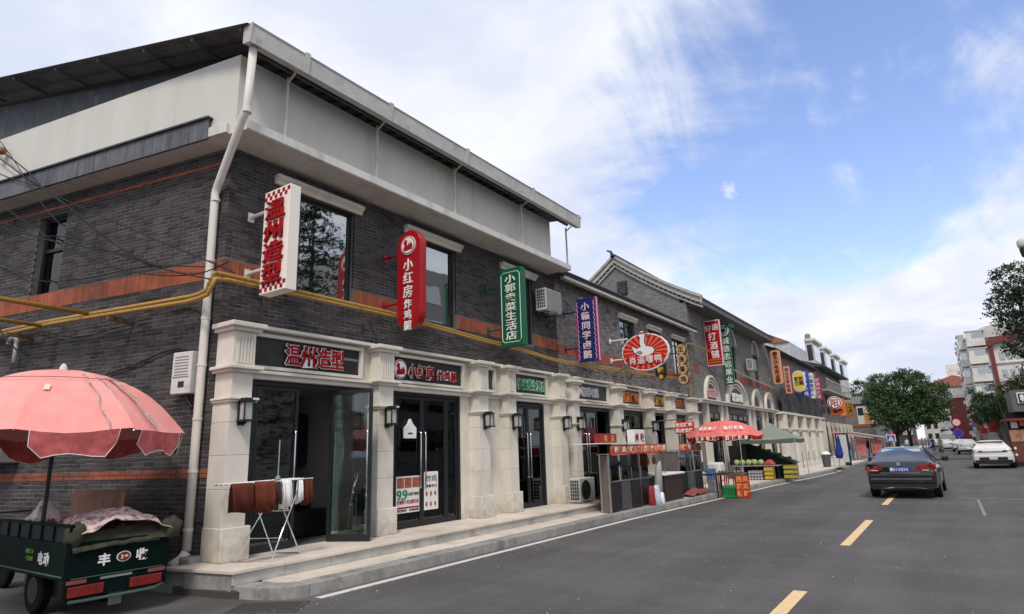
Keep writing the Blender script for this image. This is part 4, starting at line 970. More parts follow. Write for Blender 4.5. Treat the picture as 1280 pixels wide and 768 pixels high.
# 6 dark 烤鸭 sign
y = 21.5
o = empty('hanging_sign', (-8.24, y, 4.0), 'narrow black shield sign with gold characters partly behind the duck sign', 'shop sign')
MB().prism([(-8.48, 5.35), (-8.06, 5.35), (-8.04, 4.25), (-8.26, 4.02), (-8.47, 4.25)], y, y + .12, lambda a, b, d: Vector((a, d, b))).build('cabinet', signb_m, o, bevel=.006)
text_v('大卫烤鸭', gold_m, o, -8.26, y - .002, 5.32, .26, .24, off=.04); disc(MB(), (-8.26, y - .002, 4.17), .08, .01, FRONT).build('emblem', gold_m, o)
bracket(o, -8.47, y + .06, 4.38, navy_m)
# 7 four discs
y = 24.15
o = empty('hanging_sign', (-8.36, y, 4.0), 'column of four round tan discs each with one black character', 'shop sign')
for i, ch in enumerate('王良笨鸡'):
    zc = 5.50 - i * .40; xc = -8.36
    disc(MB(), (xc, y + .1, zc), .225, .10, FRONT).build('disc', signb_m, o); disc(MB(), (xc, y - .001, zc), .20, .012, FRONT).build('disc_face', wood_m, o)
    char(ch, signb_m, o, (xc, y - .014, zc), .24, FRONT, .015, .01)
for z in (5.36, 4.46): bracket(o, -8.5, y + .06, z, black_m)
# 8 red 好运打酒铺
y = 29.3
o = empty('hanging_sign', (-8.6, y, 5.4), 'crimson rectangular sign with white brush characters and a thin pale border', 'shop sign')
box('cabinet', mat('pale_pink', (.7, .5, .55)), -9.0 + .08, -8.17, y, y + .14, 5.34, 7.52, o, bevel=.004); box('face', red_m, -8.88, -8.21, y - .008, y - .0005, 5.39, 7.47, o)
for ch, x, z, h in (('好', -8.72, 7.14, .32), ('运', -8.38, 7.18, .32), ('打', -8.56, 6.74, .40), ('酒', -8.52, 6.30, .38), ('铺', -8.50, 5.88, .40)): char(ch, whitel_m, o, (x, y - .009, z), h, FRONT, .012, .008)
for z in (5.62, 5.50): text_h('散白酒批发零售', gold_m, o, 0, 0, 0, 0, .01) if False else [char(ch, gold_m, o, (-8.80 + i * .085, y - .009, z), .08, FRONT, .01, .006) for i, ch in enumerate('散白酒批发零售')]
bracket(o, -8.9, y + .07, 6.9, redl_m)
# 9 green 诚信志远果业
y = 31.6
o = empty('hanging_sign', (-8.6, y, 4.6), 'tall slim green sign with white characters under a ringed fruit emblem, above the wide arch', 'shop sign')
box('cabinet', green_m, -8.80, -8.38, y, y + .14, 4.62, 7.45, o, bevel=.004)
text_v('诚信志远果业', whitel_m, o, -8.59, y - .002, 7.02, .395, .36, off=.012)
for r_, m2 in ((.33, green_m), (.29, whitel_m), (.23, green_m), (.18, whitel_m), (.12, green_m)): disc(MB(), (-8.66, y - .005 - (.34 - r_) * .1, 7.35), r_, .01, FRONT).build('emblem_ring', m2, o)
flat([(.15, .2), (.3, .45), (.55, .38), (.8, .2), (.6, .1), (.4, .2)], (-8.66, y - .03, 7.35), .8, .02, FRONT).build('emblem_leaf', mat('leaf_green', (.02, .12, .07)), o)
bracket(o, -8.8, y + .07, 6.6, green_m)
# 10..16 signs further along
def vs(name_label, y, xc, zc, w_, h_, r, mface, text, tm, th, border=None, wide=1, extra=None):
    o = empty('hanging_sign', (xc, y, zc - h_ / 2), name_label, 'shop sign')
    panel('cabinet', border or mface, o, xc, zc, w_, h_, r, y, y + .2)
    if border: panel('face', mface, o, xc, zc, w_ - .12, h_ - .12, max(.01, r - .06), y - .012, y - .001)
    if text: st = th * 1.12; text_v(text, tm, o, xc, y - .014, zc + st * len(text) / 2, st, th, wide=wide, off=.015)
    bracket(o, xc - w_ / 2 + .02, y + .1, zc + h_ * .35, steel_m); bracket(o, xc - w_ / 2 + .02, y + .1, zc - h_ * .35, steel_m)
    return o
or_m = mat('salmon_orange', (.62, .26, .13), .5)
o = vs('salmon orange sign with brown characters between two round emblems', 41.9, -8.40, 6.42, .56, 2.15, .14, or_m, '长沙哈团点', mat('brown_letter', (.07, .02, .01)), .27, border=mat('salmon_edge', (.7, .38, .26)))
for z in (7.28, 5.56): disc(MB(), (-8.40, 41.88, z), .14, .01, FRONT).build('emblem', mat('brown_letter', (.07, .02, .01)), o)
vs('pale salmon sign with maroon outlined characters and a maroon border', 45, -8.42, 5.84, .52, 1.95, .12, mat('pale_salmon', (.62, .36, .27), .5), '成公正手擀道', mat('maroon_letter', (.25, .03, .03)), .25, border=mat('maroon_letter', (.25, .03, .03)))
vs('blue upright sign behind the yellow capsule, white figures at its foot', 49.0, -8.05, 5.82, .62, 1.9, .02, mat('sign_blue', (.03, .07, .42), .5), '鲜肥小小鸡', whitel_m, .32)
o = vs('yellow capsule sign with four coloured characters and a white rim', 48.5, -8.33, 6.0, .80, 1.50, .38, mat('sign_yellow', (.75, .55, .10), .5), '', whitel_m, .3, border=whitel_m)
for ch, a, b, c in (('鲜', -.15, .17, (.03, .03, .03)), ('肥', .15, .17, (.15, .06, .02)), ('酸', -.15, -.15, (.03, .25, .05)), ('菜', .15, -.15, (.05, .04, .03))): char(ch, mat('ink_%s' % ch, c), o, (-8.33 + a, 48.48, 6.0 + b), .30, FRONT, .035, .012)
vs('white rounded sign with slim dark characters, right of the blue sign', 52, -8.07, 5.89, .44, 2.0, .2, whitel_m, '小面老伊人', mat('slate_letter', (.08, .09, .1)), .30, border=mat('rim_grey', (.4, .4, .42)))
vs('maroon sign with white characters, last of the cluster before the round red emblem', 55, -8.1, 5.87, .46, 1.95, .2, mat('sign_maroon', (.26, .01, .05), .5), '砂锅麻辣烫', mat('pale_pink2', (.8, .62, .66)), .30, border=mat('maroon_rim', (.35, .03, .08)))
o = empty('hanging_sign', (-7.6, 60, 3.9), 'round red and white emblem sign mounted over orange panels', 'shop sign')
box('orange_panel', orange_m, -8.1, -7.0, 60.1, 60.25, 3.95, 5.25, o)
disc(MB(), (-7.72, 60, 4.92), .56, .1, FRONT).build('emblem_rim', whitel_m, o); disc(MB(), (-7.72, 59.88, 4.92), .50, .02, FRONT).build('emblem_ring', redl_m, o); disc(MB(), (-7.72, 59.85, 4.92), .43, .02, FRONT).build('emblem_face', whitel_m, o)
char('阳', redl_m, o, (-7.72, 59.82, 4.92), .66, FRONT, .012, .01)
char('串', redl_m, o, (-7.75, 60.09, 4.2), .4, FRONT, .05, .02); char('店', redl_m, o, (-7.35, 60.09, 4.2), .4, FRONT, .05, .02)
bracket(o, -8.1, 60.15, 4.7, steel_m)
for yy, xc, m2, tx, lb in ((64, -7.65, mat('tomato', (.5, .1, .05)), '羊汤馆', 'small tomato red upright sign just beyond the round emblem'), (67, -7.45, mat('dark_amber', (.12, .06, .02)), '烧烤店', 'dark upright sign with amber characters and edge, farthest of the hanging signs')):
    vs(lb, yy, xc, 4.55, .62, 1.35, .03, m2, tx, gold_m if yy == 67 else whitel_m, .36, border=orange_m)
# red two row hanging box sign near the carts
o = empty('hanging_sign', (-7.7, 22, 2.1), 'small red two row box sign with white characters hung beside the stainless booth', 'shop sign')
Mq = Matrix.Translation((-7.55, 21.6, 0))
box('cabinet', mat('bright_red', (.62, .03, .02), .45), -7.95, -7.30, 21.6, 21.75, 2.12, 2.53, o, bevel=.004)
for z, s_ in ((2.43, '老式烤鸭'), (2.23, '酱卤鸡鹅')):
    for i, ch in enumerate(s_): char(ch, whitel_m, o, (-7.86 + i * .155, 21.598, z), .15, FRONT, .03, .01)
MB().tube([(-8.6, 21.68, 2.62), (-7.3, 21.68, 2.62)], .02, 6).build('bracket', steel_m, o)
for x in (-7.9, -7.35): MB().tube([(x, 21.68, 2.62), (x, 21.68, 2.53)], .008, 6).build('hook', steel_m, o)
# ============================================================ GAS PIPES, CABLES, BOXES
gp = empty('gas_pipe', (-8.95, 5, 4), 'pair of yellow gas pipes running round the corner and along the facade', 'gas pipe')
fr_ = [(4.75, 4.41), (8.4, 4.41), (10.63, 4.31), (12.87, 4.23), (14.85, 4.13), (16.0, 4.14), (21.9, 4.30), (25.9, 4.42)]
x_ = -8.68
MB().tube([(-16.0, 3.62, 4.16), (-12.7, 4.03, 4.15)] + [SP(2.7, .30, 4.16)] * 0 + [SP(.25, .32, 4.15), SP(.05, .34, 4.16), SP(-.12, .36, 4.20), SP(-.18, .36, 4.36), SP(-.25, .36, 4.44), (x_, 4.95, 4.46)] + [(x_, a, b + .03) for a, b in fr_[1:]], [.037] * 9 + [.028] * 7, 10).build('upper_pipe', yellow_m, gp, smooth=True)
MB().tube([(-16, 3.55, 4.06), SP(3.4, .36, 4.07), SP(.25, .40, 4.05), SP(0, .42, 4.06), SP(-.2, .42, 4.10), SP(-.28, .42, 4.24), SP(-.3, .40, 4.33), (x_ + .09, 4.98, 4.36)] + [(x_ + .09, a, b - .05) for a, b in fr_[1:]], [.034] * 8 + [.024] * 7, 10).build('lower_pipe', yellow_m, gp, smooth=True)
MB().tube([(-11.15, .6, 4.17), (-11.25, 2.4, 4.17), tuple(SP(2.62, .31, 4.16))], .037, 10).build('branch_pipe', yellow_m, gp, smooth=True)
MB().tube([(-12.3, .6, 4.12), (-12.42, 2.4, 4.09), tuple(SP(3.75, .36, 4.07))], .034, 10).build('branch_pipe', yellow_m, gp, smooth=True)
for y in (5.75, 8.9, 12.0, 14.3, 17.2, 20.0, 23.0): MB().tube([(FX, y, 4.28), (x_ + .12, y, 4.26), (FX, y, 3.98)], .018, 6).build('pipe_bracket', mat('rusty_steel', (.13, .08, .05), .7), gp)
for s_ in (1.9, 4.5): MB().prism([(s_, 3.95), (s_ + .05, 3.95), (s_ + .05, 4.02), (s_, 4.02)], 0, .45, F_side).build('pipe_bracket', mat('rusty_steel', (.13, .08, .05)), gp)
MB().tube([(-8.75, 26.0, 3.8), (-8.75, 26.0, 6.0), (-8.7, 26.6, 6.05), (-8.7, 30, 6.0), (-8.7, 31, 5.7)], .035, 8).build('riser_pipe', yellow_m, gp)
MB().tube([(-8.72, 31, 5.62), (-8.72, 36, 5.3), (-8.72, 42.2, 5.1)], .03, 8).build('far_pipe', gutter_m, gp)
def cable(label, pts, r=.011, off=None, name='cable'):
    if off is not None: pts = [SP(s_, off, z) for s_, z in pts]
    P = [Vector(p) for p in pts]; out = []
    for i in range(len(P) - 1):
        p0, p1, p2, p3 = P[max(i - 1, 0)], P[i], P[i + 1], P[min(i + 2, len(P) - 1)]
        for k in range(5):
            t = k / 5; out.append(.5 * ((2 * p1) + (-p0 + p2) * t + (2 * p0 - 5 * p1 + 4 * p2 - p3) * t * t + (-p0 + 3 * p1 - 3 * p2 + p3) * t ** 3))
    out.append(P[-1]); MB().tube(out, r, 5).build(name, cable_m, None, smooth=True, label=label, cat='cable')
cable('thick black cable dropping from the upper left edge down to the downpipe corner', [(6.6, 8.4), (5.69, 7.79), (4.65, 7.09), (4.03, 6.59), (3.19, 6.06), (1.6, 5.0), (.83, 4.65), (-.25, 4.32)], .012, .45)
cable('thin black cable joining the bundle, passing in front of the side window head', [(6.6, 7.9), (5.54, 7.23), (3.95, 6.55), (2.47, 5.53), (1.31, 4.87), (.78, 4.65)], .011, .44)
cable('thin sagging cable crossing the middle of the side window', [(6.6, 6.5), (5.28, 6.2), (3.98, 5.67), (2.84, 5.33), (1.6, 4.97), (.83, 4.67)], .011, .46)
cable('upper thin cable running straight from the left to the cream box sign', [(6.6, 8.2), (5.48, 7.47), (3.95, 6.55), (1.47, 5.36), (-.35, 4.53), (-.7, 4.36)], .011, .42)
cable('slack black cable looping from the upper left edge to the box sign bracket', [(6.6, 7.2), (5.0, 6.35), (3.4, 5.45), (2.0, 4.85), (.9, 4.55), (0, 4.45), (-.6, 4.55)], .010, .43)
cable('steep thin cable crossing the bundle near the side window', [(6.6, 8.8), (5.2, 7.5), (3.9, 6.2), (2.9, 5.5), (1.9, 5.05), (.8, 4.66)], .009, .47)
cable('thin cable sagging low between the side window and the downpipe', [(6.6, 6.9), (5.2, 6.1), (4.2, 5.75), (3.0, 5.5), (1.7, 4.98), (.8, 4.66)], .009, .46)
cable('thin wire hanging down the facade from the gas pipe to the second column', [(-8.9, 8.1, 4.3), (-8.86, 8.2, 4.0), (-8.7, 8.22, 3.78)], .008)
cable('loose wire trailing from the duck sign to the gas pipes', [(-8.4, 18.85, 4.3), (-8.7, 18.3, 4.05), (-8.85, 17.2, 4.2)], .009)
cable('low thin cable over the red brick band on the side wall', [(6.6, 5.8), (5.77, 5.58), (4.68, 5.11), (3.96, 4.95), (2.87, 4.9), (1.68, 4.9), (.3, 4.69)], .010, .08)
cable('black cable hanging in a shallow sag just under the yellow pipes', [(4.6, 4.1), (4.33, 4.09), (3.75, 3.94), (3.09, 3.86), (2.3, 3.92), (1.5, 4.0)], .010, .05)
cable('black cable sloping down behind the top of the pink umbrella at far left', [(5.4, 4.5), (4.91, 4.04), (4.36, 3.67), (3.74, 3.34), (3.38, 3.1), (3.0, 2.9)], .016, .3)
cable('black cable arching from behind the pink umbrella up to the electricity meter box', [(3.2, 2.9), (2.49, 3.13), (1.74, 3.26), (1.04, 3.42), (.6, 3.40), (.28, 3.23)], .013, .04)
cable('short curved black cable beside the downpipe above the meter box', [(1.0, 4.06), (.6, 4.08), (.38, 3.97), (.24, 3.8), (.25, 3.5)], .010, .03)
cable('thin cable sagging along the facade above the gas pipes towards the arches', [(-8.85, 14.0, 4.35), (-8.8, 18, 4.0), (-8.8, 22, 4.25), (-8.8, 27, 4.9)], .008)
cable('thin cable draped over the arched building front', [(-8.85, 27, 5.5), (-8.75, 31, 4.9), (-8.75, 36, 5.2), (-8.75, 42, 4.9)], .01)
o = empty('insulator', tuple(SP(5.62, .45, 7.7)), 'round terracotta insulator on the cables at the far upper left edge', 'insulator')
MB().lathe([(.02, -.08), (.07, -.05), (.09, 0), (.07, .05), (.02, .08)], tuple(SP(5.62, .45, 7.74)), 12).build('bead', mat('terracotta', (.3, .12, .06), .6), o, smooth=True)
o = empty('meter_box', tuple(SP(.5, .1, 2.7)), 'grey white electricity meter box with small display on the brick wall beside the downpipe', 'meter box')
MB().prism([(.30, 2.70), (.70, 2.70), (.70, 3.34), (.30, 3.34)], .0, .18, F_side).build('case', pvcwhite_m, o, bevel=.012)
for a in range(7): MB().prism([(.36, 3.27 - a * .045), (.64, 3.27 - a * .045), (.64, 3.255 - a * .045), (.36, 3.255 - a * .045)], .181, .184, F_side).build('print_line', mat('grey_print', (.2, .2, .2)), o)
MB().prism([(.42, 2.80), (.54, 2.80), (.54, 2.89), (.42, 2.89)], .181, .186, F_side).build('display', black_m, o); MB().prism([(.33, 2.95), (.67, 2.95), (.67, 2.965), (.33, 2.965)], .181, .186, F_side).build('cover_seam', mat('grey_print', (.2, .2, .2)), o)
MB().tube([SP(.45, .08, 2.70), SP(.42, .08, 2.6), SP(.36, .05, 2.5), SP(.25, .04, 2.55)], .03, 6).build('cable_loop', cable_m, o)
o = empty('vent_pipe', tuple(SP(4.9, .1, 3.7)), 'white hooked vent pipe poking out of the side wall under the yellow pipes', 'vent pipe')
MB().tube([SP(4.80, .12, 3.55), SP(4.80, .12, 3.92), SP(4.85, .12, 4.0), SP(4.95, .12, 4.02), SP(5.03, .12, 3.98), SP(5.05, .12, 3.90)], .035, 10).build('hook', pvc_m, o, smooth=True)
o = empty('wall_unit', tuple(SP(5.2, .2, 1.8)), 'old pale air conditioner casing behind the left edge of the pink umbrella', 'air conditioner')
MB().prism([(4.4, 1.78), (5.6, 1.78), (5.6, 2.4), (4.4, 2.4)], .02, .35, F_side).build('case', mat('old_case', (.25, .25, .23), .7), o, bevel=.02)
for i in range(5): MB().prism([(4.6 + i * .18, 1.85), (4.68 + i * .18, 1.85), (4.68 + i * .18, 2.3), (4.6 + i * .18, 2.3)], .351, .36, F_side).build('grille_slot', dark_m, o)
def ac(label, loc, fan=True):
    """outdoor unit, front facing local +x, grille to local -y side visible"""
    o = empty('air_conditioner', loc, label, 'air conditioner')
    x, y, z = loc
    box('case', pvcwhite_m, x - .16, x + .16, y - .42, y + .42, z, z + .60, o, bevel=.012)
    r_ = MB()
    if not fan: box('front_panel', mat('dull_grey_case', (.22, .22, .215), .6), x + .161, x + .168, y - .40, y + .40, z + .02, z + .58, o); box('grille_frame', pvcwhite_m, x - .17, x + .17, y - .428, y - .4245, z - .005, z + .605, o)
    for k in range(5 if fan else 0):
        rr2 = .05 + k * .048
        r_.tube([(x + .172, y - .1 + rr2 * math.cos(t), z + .30 + rr2 * math.sin(t)) for t in [2 * math.pi * i / 18 for i in range(18)]], .006, 4, close=True)
    if fan: r_.build('fan_guard', black_m, o); disc(MB(), (x + .160, y - .1, z + .30), .25, .006, STREET).build('fan_opening', dark_m, o)
    for i in range(4):
        for j in range(6): box('side_slot', dark_m, x - .12 + i * .065, x - .072 + i * .065, y - .4315, y - .4285, z + .06 + j * .085, z + .125 + j * .085, o)
    box('foot', gutter_m, x - .17, x + .17, y - .3, y - .24, z - .03, z, o); box('foot', gutter_m, x - .17, x + .17, y + .24, y + .3, z - .03, z, o)
    return o
o = ac('white air conditioner high on the brick wall between the green and navy signs', (-8.62, 14.45, 5.45), False)
for y in (14.15, 14.75): MB().tube([(FX, y, 5.40), (-8.42, y, 5.40), (FX, y, 5.15)], .02, 6).build('wall_bracket', black_m, o)
box('energy_label', mat('label_blue', (.08, .2, .5)), -8.459, -8.457, 14.62, 14.78, 5.7, 5.95, o)
cable('white drain hose looping under the high air conditioner', [(-8.7, 14.8, 5.40), (-8.75, 14.95, 5.2), (-8.85, 14.85, 5.08), (-8.92, 14.7, 5.15)], .014, name='drain_hose')
o = ac('white outdoor air conditioner on the second upper bracket of the arched building beside its window', (-8.60, 36.4, 5.75), False)
o = ac('low white air conditioner standing on the platform end before the booth', (-8.28, 15.15, .36))
# ============================================================ VEHICLES
car_glass = mat('car_glass', (.02, .022, .025), .05, spec=1.0, coat=1)
car_rear = mat('rear_glass_painted_sky', (.36, .36, .365), .25, metal=0, coat=.6, spec=.8, var=.05)  # pale base colour stands in for bright sky reflected in the rear window
def build_car(label, loc, rz, paint, hatch=False, sc=1., plate=None, dims=(1.82, 4.8, 1.47), group=None, detail=True):
    o = empty('car', (0, 0, 0), label, 'car', group)
    W, Ln, H = dims; hw = W / 2
    body = []
    if not hatch: st = [(0.0, .84, .36, .92), (.06, .90, .27, 1.02), (.18, .96, .24, 1.075), (.5, .99, .24, 1.07), (1.0, 1.0, .22, 1.03), (2.4, 1.0, .22, .99), (3.5, 1.0, .22, .98), (4.1, .98, .22, .90), (4.55, .93, .24, .80), (4.75, .84, .28, .66), (4.8, .74, .34, .56)]
    else: st = [(0.0, .86, .40, .92), (.06, .92, .30, 1.02), (.2, .97, .26, 1.06), (.5, .99, .25, 1.07), (1.0, 1.0, .22, 1.05), (2.4, 1.0, .22, 1.02), (3.3, 1.0, .22, 1.0), (3.9, .98, .22, .94), (4.4, .93, .26, .84), (4.6, .84, .3, .68), (4.65, .74, .36, .58)]
    k = Ln / st[-1][0]
    rings = []
    for y, w_, zb, zt in st:
        a = hw * w_; y *= k
        half = [(0, zb), (a * .80, zb), (a * .96, zb + .06), (a, zb + .18), (a * 1.0, zb + (zt - zb) * .55), (a * .985, zb + (zt - zb) * .78), (a * .93, zt - .045), (a * .80, zt), (a * .4, zt + .012), (0, zt + .015)]
        ring_ = [(x, y, z) for x, z in half] + [(-x, y, z) for x, z in half[-2:0:-1]]; rings.append(ring_)
    n = len(rings[0]); vs_ = [p for r_ in rings for p in r_]
    fs = [(i * n + j, i * n + (j + 1) % n, (i + 1) * n + (j + 1) % n, (i + 1) * n + j) for i in range(len(rings) - 1) for j in range(n)] + [tuple(range(n)), tuple((len(rings) - 1) * n + j for j in range(n))]
    bd = MB().add(vs_, fs).build('body', paint, o, smooth=True)
    md = bd.modifiers.new('e', 'EDGE_SPLIT'); md.split_angle = R(38)
    # greenhouse
    gs = [(.62, .02), (1.45, .40), (1.9, .43), (2.7, .42), (3.7, .0)] if not hatch else [(.12, .02), (.62, .40), (.95, .45), (2.3, .45), (3.35, .0)]
    z0 = 1.02
    rg = []
    for y, h in gs:
        t = h / .45; wb = hw * .90; wt = wb - .30 * t
        rg.append([(-wb, y * k, z0 - .03), (-wt, y * k, z0 + h - .03 * t), (-wt * .85, y * k, z0 + h), (0, y * k, z0 + h + .015 * t), (wt * .85, y * k, z0 + h), (wt, y * k, z0 + h - .03 * t), (wb, y * k, z0 - .03)])
    vs_ = [p for r_ in rg for p in r_]; n = 7
    fs = [(i * n + j, i * n + (j + 1) % n, (i + 1) * n + (j + 1) % n, (i + 1) * n + j) for i in range(len(rg) - 1) for j in range(n)] + [tuple(range(n)), tuple((len(rg) - 1) * n + j for j in range(n))]
    cb_ = MB().add(vs_, fs).build('cabin', paint, o, smooth=True); md = cb_.modifiers.new('e', 'EDGE_SPLIT'); md.split_angle = R(30)
    def quad(name, pts, m, off=(0, 0, 0), par=None):
        P = [Vector(p) for p in pts]; nrm = (P[1] - P[0]).cross(P[2] - P[0]).normalized()
        c = sum(P, Vector()) / len(P)
        if nrm.dot(c - Vector((0, 2.3, .9))) < 0: nrm = -nrm
        return MB().add([p + nrm * .004 for p in P] + [p + nrm * .012 for p in P], [(3, 2, 1, 0), (4, 5, 6, 7), (0, 1, 5, 4), (1, 2, 6, 5), (2, 3, 7, 6), (3, 0, 4, 7)]).build(name, m, par or o)
    a, b = rg[0], rg[1]
    L_ = lambda p, q, t: tuple(p[i] + (q[i] - p[i]) * t for i in range(3))
    rw = [L_(a[0], a[6], .09), L_(a[0], a[6], .91), L_(b[2], b[4], 1.02), L_(b[2], b[4], -.02)]
    rw = [L_(rw[0], rw[3], .12), L_(rw[1], rw[2], .12), L_(rw[1], rw[2], .93), L_(rw[0], rw[3], .93)]
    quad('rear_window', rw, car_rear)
    for s_ in (0, 6):
        q0, q1 = (1, 5)[s_ // 6], 0
        for i in (1, 2):
            lo0, lo1, hi0, hi1 = rg[i][s_], rg[i + 1][s_], rg[i][(1, 5)[s_ // 6]], rg[i + 1][(1, 5)[s_ // 6]]
            quad('side_window', [L_(lo0, hi0, .14), L_(lo1, hi1, .14), L_(lo1, hi1, .9), L_(lo0, hi0, .9)], car_glass)
    # wheels
    for x in (-hw + .10, hw - .10):
        for y in (1.02 * k, 3.78 * k):
            w_ = MB().lathe([(.30, -.11), (.335, -.08), (.335, .08), (.30, .11)], (x, y, .335), 22, 'x').build('wheel', rubber_m, o, smooth=False)
            MB().lathe([(.21, -.113), (.22, .113)], (x, y, .335), 14, 'x').build('rim', chrome_m, w_)
            sx = 1 if x > 0 else -1
            MB().lathe([(.39, -.02), (.39, .02)], (sx * (hw + .001) - sx * .02, y, .36), 20, 'x').build('wheel_arch', black_m, o)
    sgn = -1
    # rear lights
    red_l = mat('tail_red', (.20, .004, .006), .25, coat=.3); 
    for s_ in (-1, 1):
        if not hatch:
            pl = [(s_ * hw * .44, -.02, .86), (s_ * hw * .54, -.02, .96), (s_ * hw * .86, .0, .985), (s_ * hw * .985, .14, .96), (s_ * hw * .99, .10, .83), (s_ * hw * .90, -.015, .755), (s_ * hw * .60, -.02, .77)]
        else: pl = [(s_ * hw * .46, -.012, .89), (s_ * hw * .5, -.012, .95), (s_ * hw * .88, .03, .97), (s_ * hw * .97, .12, .95), (s_ * hw * .97, .10, .88), (s_ * hw * .90, .01, .84), (s_ * hw * .6, -.012, .86)]
        tl = MB().add(pl + [(x, y + .14, z) for x, y, z in pl], [tuple(range(7)), tuple(range(13, 6, -1))] + [(i, (i + 1) % 7, (i + 1) % 7 + 7, i + 7) for i in range(7)]).build('tail_light', red_l if not hatch else car_glass, o)
        if detail and not hatch: box('reverse_lamp', whitel_m, min(s_ * .62, s_ * .80) * hw, max(s_ * .62, s_ * .80) * hw, -.02, .0, .80, .815, tl)
    box('bumper', paint, -hw * .90, hw * .90, -.05, .05, .44, .70, o, bevel=.025)
    box('bumper_trim', chrome_m if not hatch else gutter_m, -hw * .84, hw * .84, -.056, -.048, .555, .572, o)
    box('bumper_lower', black_m, -hw * .86, hw * .86, -.03, .1, .25, .445, o, bevel=.02)
    if detail:
        if not hatch: box('boot_trim', chrome_m, -hw * .55, hw * .55, -.03, -.01, .725, .74, o); MB().tube([(-.5, -.04, .29), (-.2, -.05, .33), (.3, -.05, .33), (.6, -.04, .29)], .012, 5).build('bumper_trim', chrome_m, o)
        pm = mat('plate_blue', (.03, .08, .45), .4); p_ = box('number_plate', pm if plate else mat('plate_pale', (.5, .6, .55)), -.25, .25, -.038 if not hatch else -.07, -.02 if not hatch else -.055, .77 if not hatch else .5, .90 if not hatch else .63, o)
        if plate:
            for i, ch in enumerate(plate): char(ch, whitel_m, p_, (-.20 + i * .066, -.039, .835), .10, FRONT, .02, .004, .8)
            disc(MB(), (0, -.02, .985), .055, .02, FRONT, 18).build('badge', chrome_m, o); disc(MB(), (0, -.024, .985), .045, .005, FRONT, 18).build('badge_face', signb_m, o)
            for zz_, dz_ in ((.998, .012), (.972, .012)): MB().tube([(-.028, -.03, zz_ + dz_), (-.01, -.03, zz_ - dz_), (0, -.03, zz_ + dz_ * .6), (.01, -.03, zz_ - dz_), (.028, -.03, zz_ + dz_)], .004, 4).build('badge_mark', chrome_m, o)
        if hatch:
            box('lower_grille', black_m, -.66 * hw, -.18, -.075, -.05, .46, .60, o); box('lower_grille', black_m, .18, .66 * hw, -.075, -.05, .46, .60, o); box('light_bar', car_glass, -.7 * hw, .7 * hw, -.02, .02, .86, .90, o)
            box('spoiler', paint, -.56, .56, .42, .75, 1.415, 1.45, o, bevel=.01)
    for s_ in (-1, 1):
        mi = MB().tube([(s_ * hw * .93, 3.15 * k, 1.0), (s_ * (hw + .10), 3.12 * k, 1.04)], .025, 6).build('mirror', paint, o)
        box('mirror_shell', black_m if not hatch else paint, min(s_ * (hw + .04), s_ * (hw + .24)), max(s_ * (hw + .04), s_ * (hw + .24)), 3.05 * k, 3.17 * k, .97, 1.12, mi, bevel=.03)
        for y in (1.75, 2.75): box('door_handle', chrome_m, s_ * hw * .985 - .01, s_ * hw * .985 + .012, y * k, (y + .18) * k, .82, .845, o)
    o.location = loc; o.rotation_euler = (0, 0, rz); o.scale = (sc,) * 3
    return o
build_car('black saloon car with red tail lights driving away along the centre line', (-1.38, 21.9, 0), R(-1.5), mat('car_black', (.012, .013, .015), .18, metal=.2, coat=1, var=.02), plate='鲁D13Q3A')
build_car('white hatchback parked on the right of the road beside the leaning pole', (1.72, 42.6, 0), R(-2), mat('car_white', (.68, .66, .64), .3, coat=.6, var=.02), hatch=True, dims=(1.84, 4.6, 1.52))
cw = mat('car_white', (.68, .66, .64)); far = 'cars parked far down the right side'
fc = build_car('far silver parked car just left of the white hatchback roof', (1.3, 78, 0), 0, mat('car_silver', (.5, .52, .52), .3, coat=.5), dims=(1.8, 4.5, 1.5), hatch=True, detail=False, group=far)
for x, y, lb in ((-.6, 99, 'far pale car parked beneath the no entry sign'), (.9, 92, 'second far pale car nearer the white hatchback'), (-2.2, 128, 'small red tailed car farthest down the road')): copy_tree(fc, (x, y, 0), lb)
# ---- green cargo tricycle: rear panel faces the street at x=-8.2
T = empty('cargo_tricycle', (-9.2, 3.7, 0), 'dark green electric cargo tricycle with white characters, parked under the pink umbrella', 'tricycle')
tg = mat('dark_green_paint', (.0020, .009, .0075), .6, var=.3, scale=6, spec=.06, dirt=(.010, .012, .010), dscale=5, dlo=.52, dhi=.75)
X0, X1, Y0, Y1 = -10.4, -8.2, 3.14, 4.24
box('bed_floor', tg, X0, X1 - .03, Y0 + .02, Y1 - .02, .46, .50, T)
rp = box('tailgate', tg, X1 - .03, X1, Y0, Y1, .47, .86, T, bevel=.006)
box('tailgate_rib', mat('green_edge', (.06, .10, .08), .5), X1 + .001, X1 + .012, Y0 + .12, Y1 - .12, .785, .80, rp); box('tailgate_rib', mat('green_edge', (.1, .16, .13)), X1 + .001, X1 + .012, Y0 + .06, Y1 - .05, .475, .485, rp)
for y in (Y0 + .0, Y1 - .04): box('corner_post', tg, X1 - .05, X1 + .006, y, y + .04, .28, 1.06 if y < 3.5 else .9, T)
sp = box('side_panel', tg, X0, X1 - .05, Y0, Y0 + .03, .47, .86, T); box('side_panel', tg, X0, X1 - .05, Y1 - .03, Y1, .47, .86, T)
for y in (Y0, ): 
    box('side_rail', tg, X0, X1 - .05, y, y + .03, 1.03, 1.06, T)
    box('side_mesh', mat('dark_green_inner', (.004, .009, .008), .7), X0, X1 - .05, y + .012, y + .018, .865, 1.03, T)
    for i in range(7): box('rail_post', tg, X0 + i * .35, X0 + .035 + i * .35, y - .004, y + .02, .86, 1.03, T)
box('side_ridge', mat('green_edge', (.1, .16, .13)), X0, X1 - .06, Y0 - .012, Y0 - .001, .50, .515, sp)
box('rear_apron', tg, X1 - .04, X1 + .002, Y0 + .02, Y1 - .02, .27, .465, T)
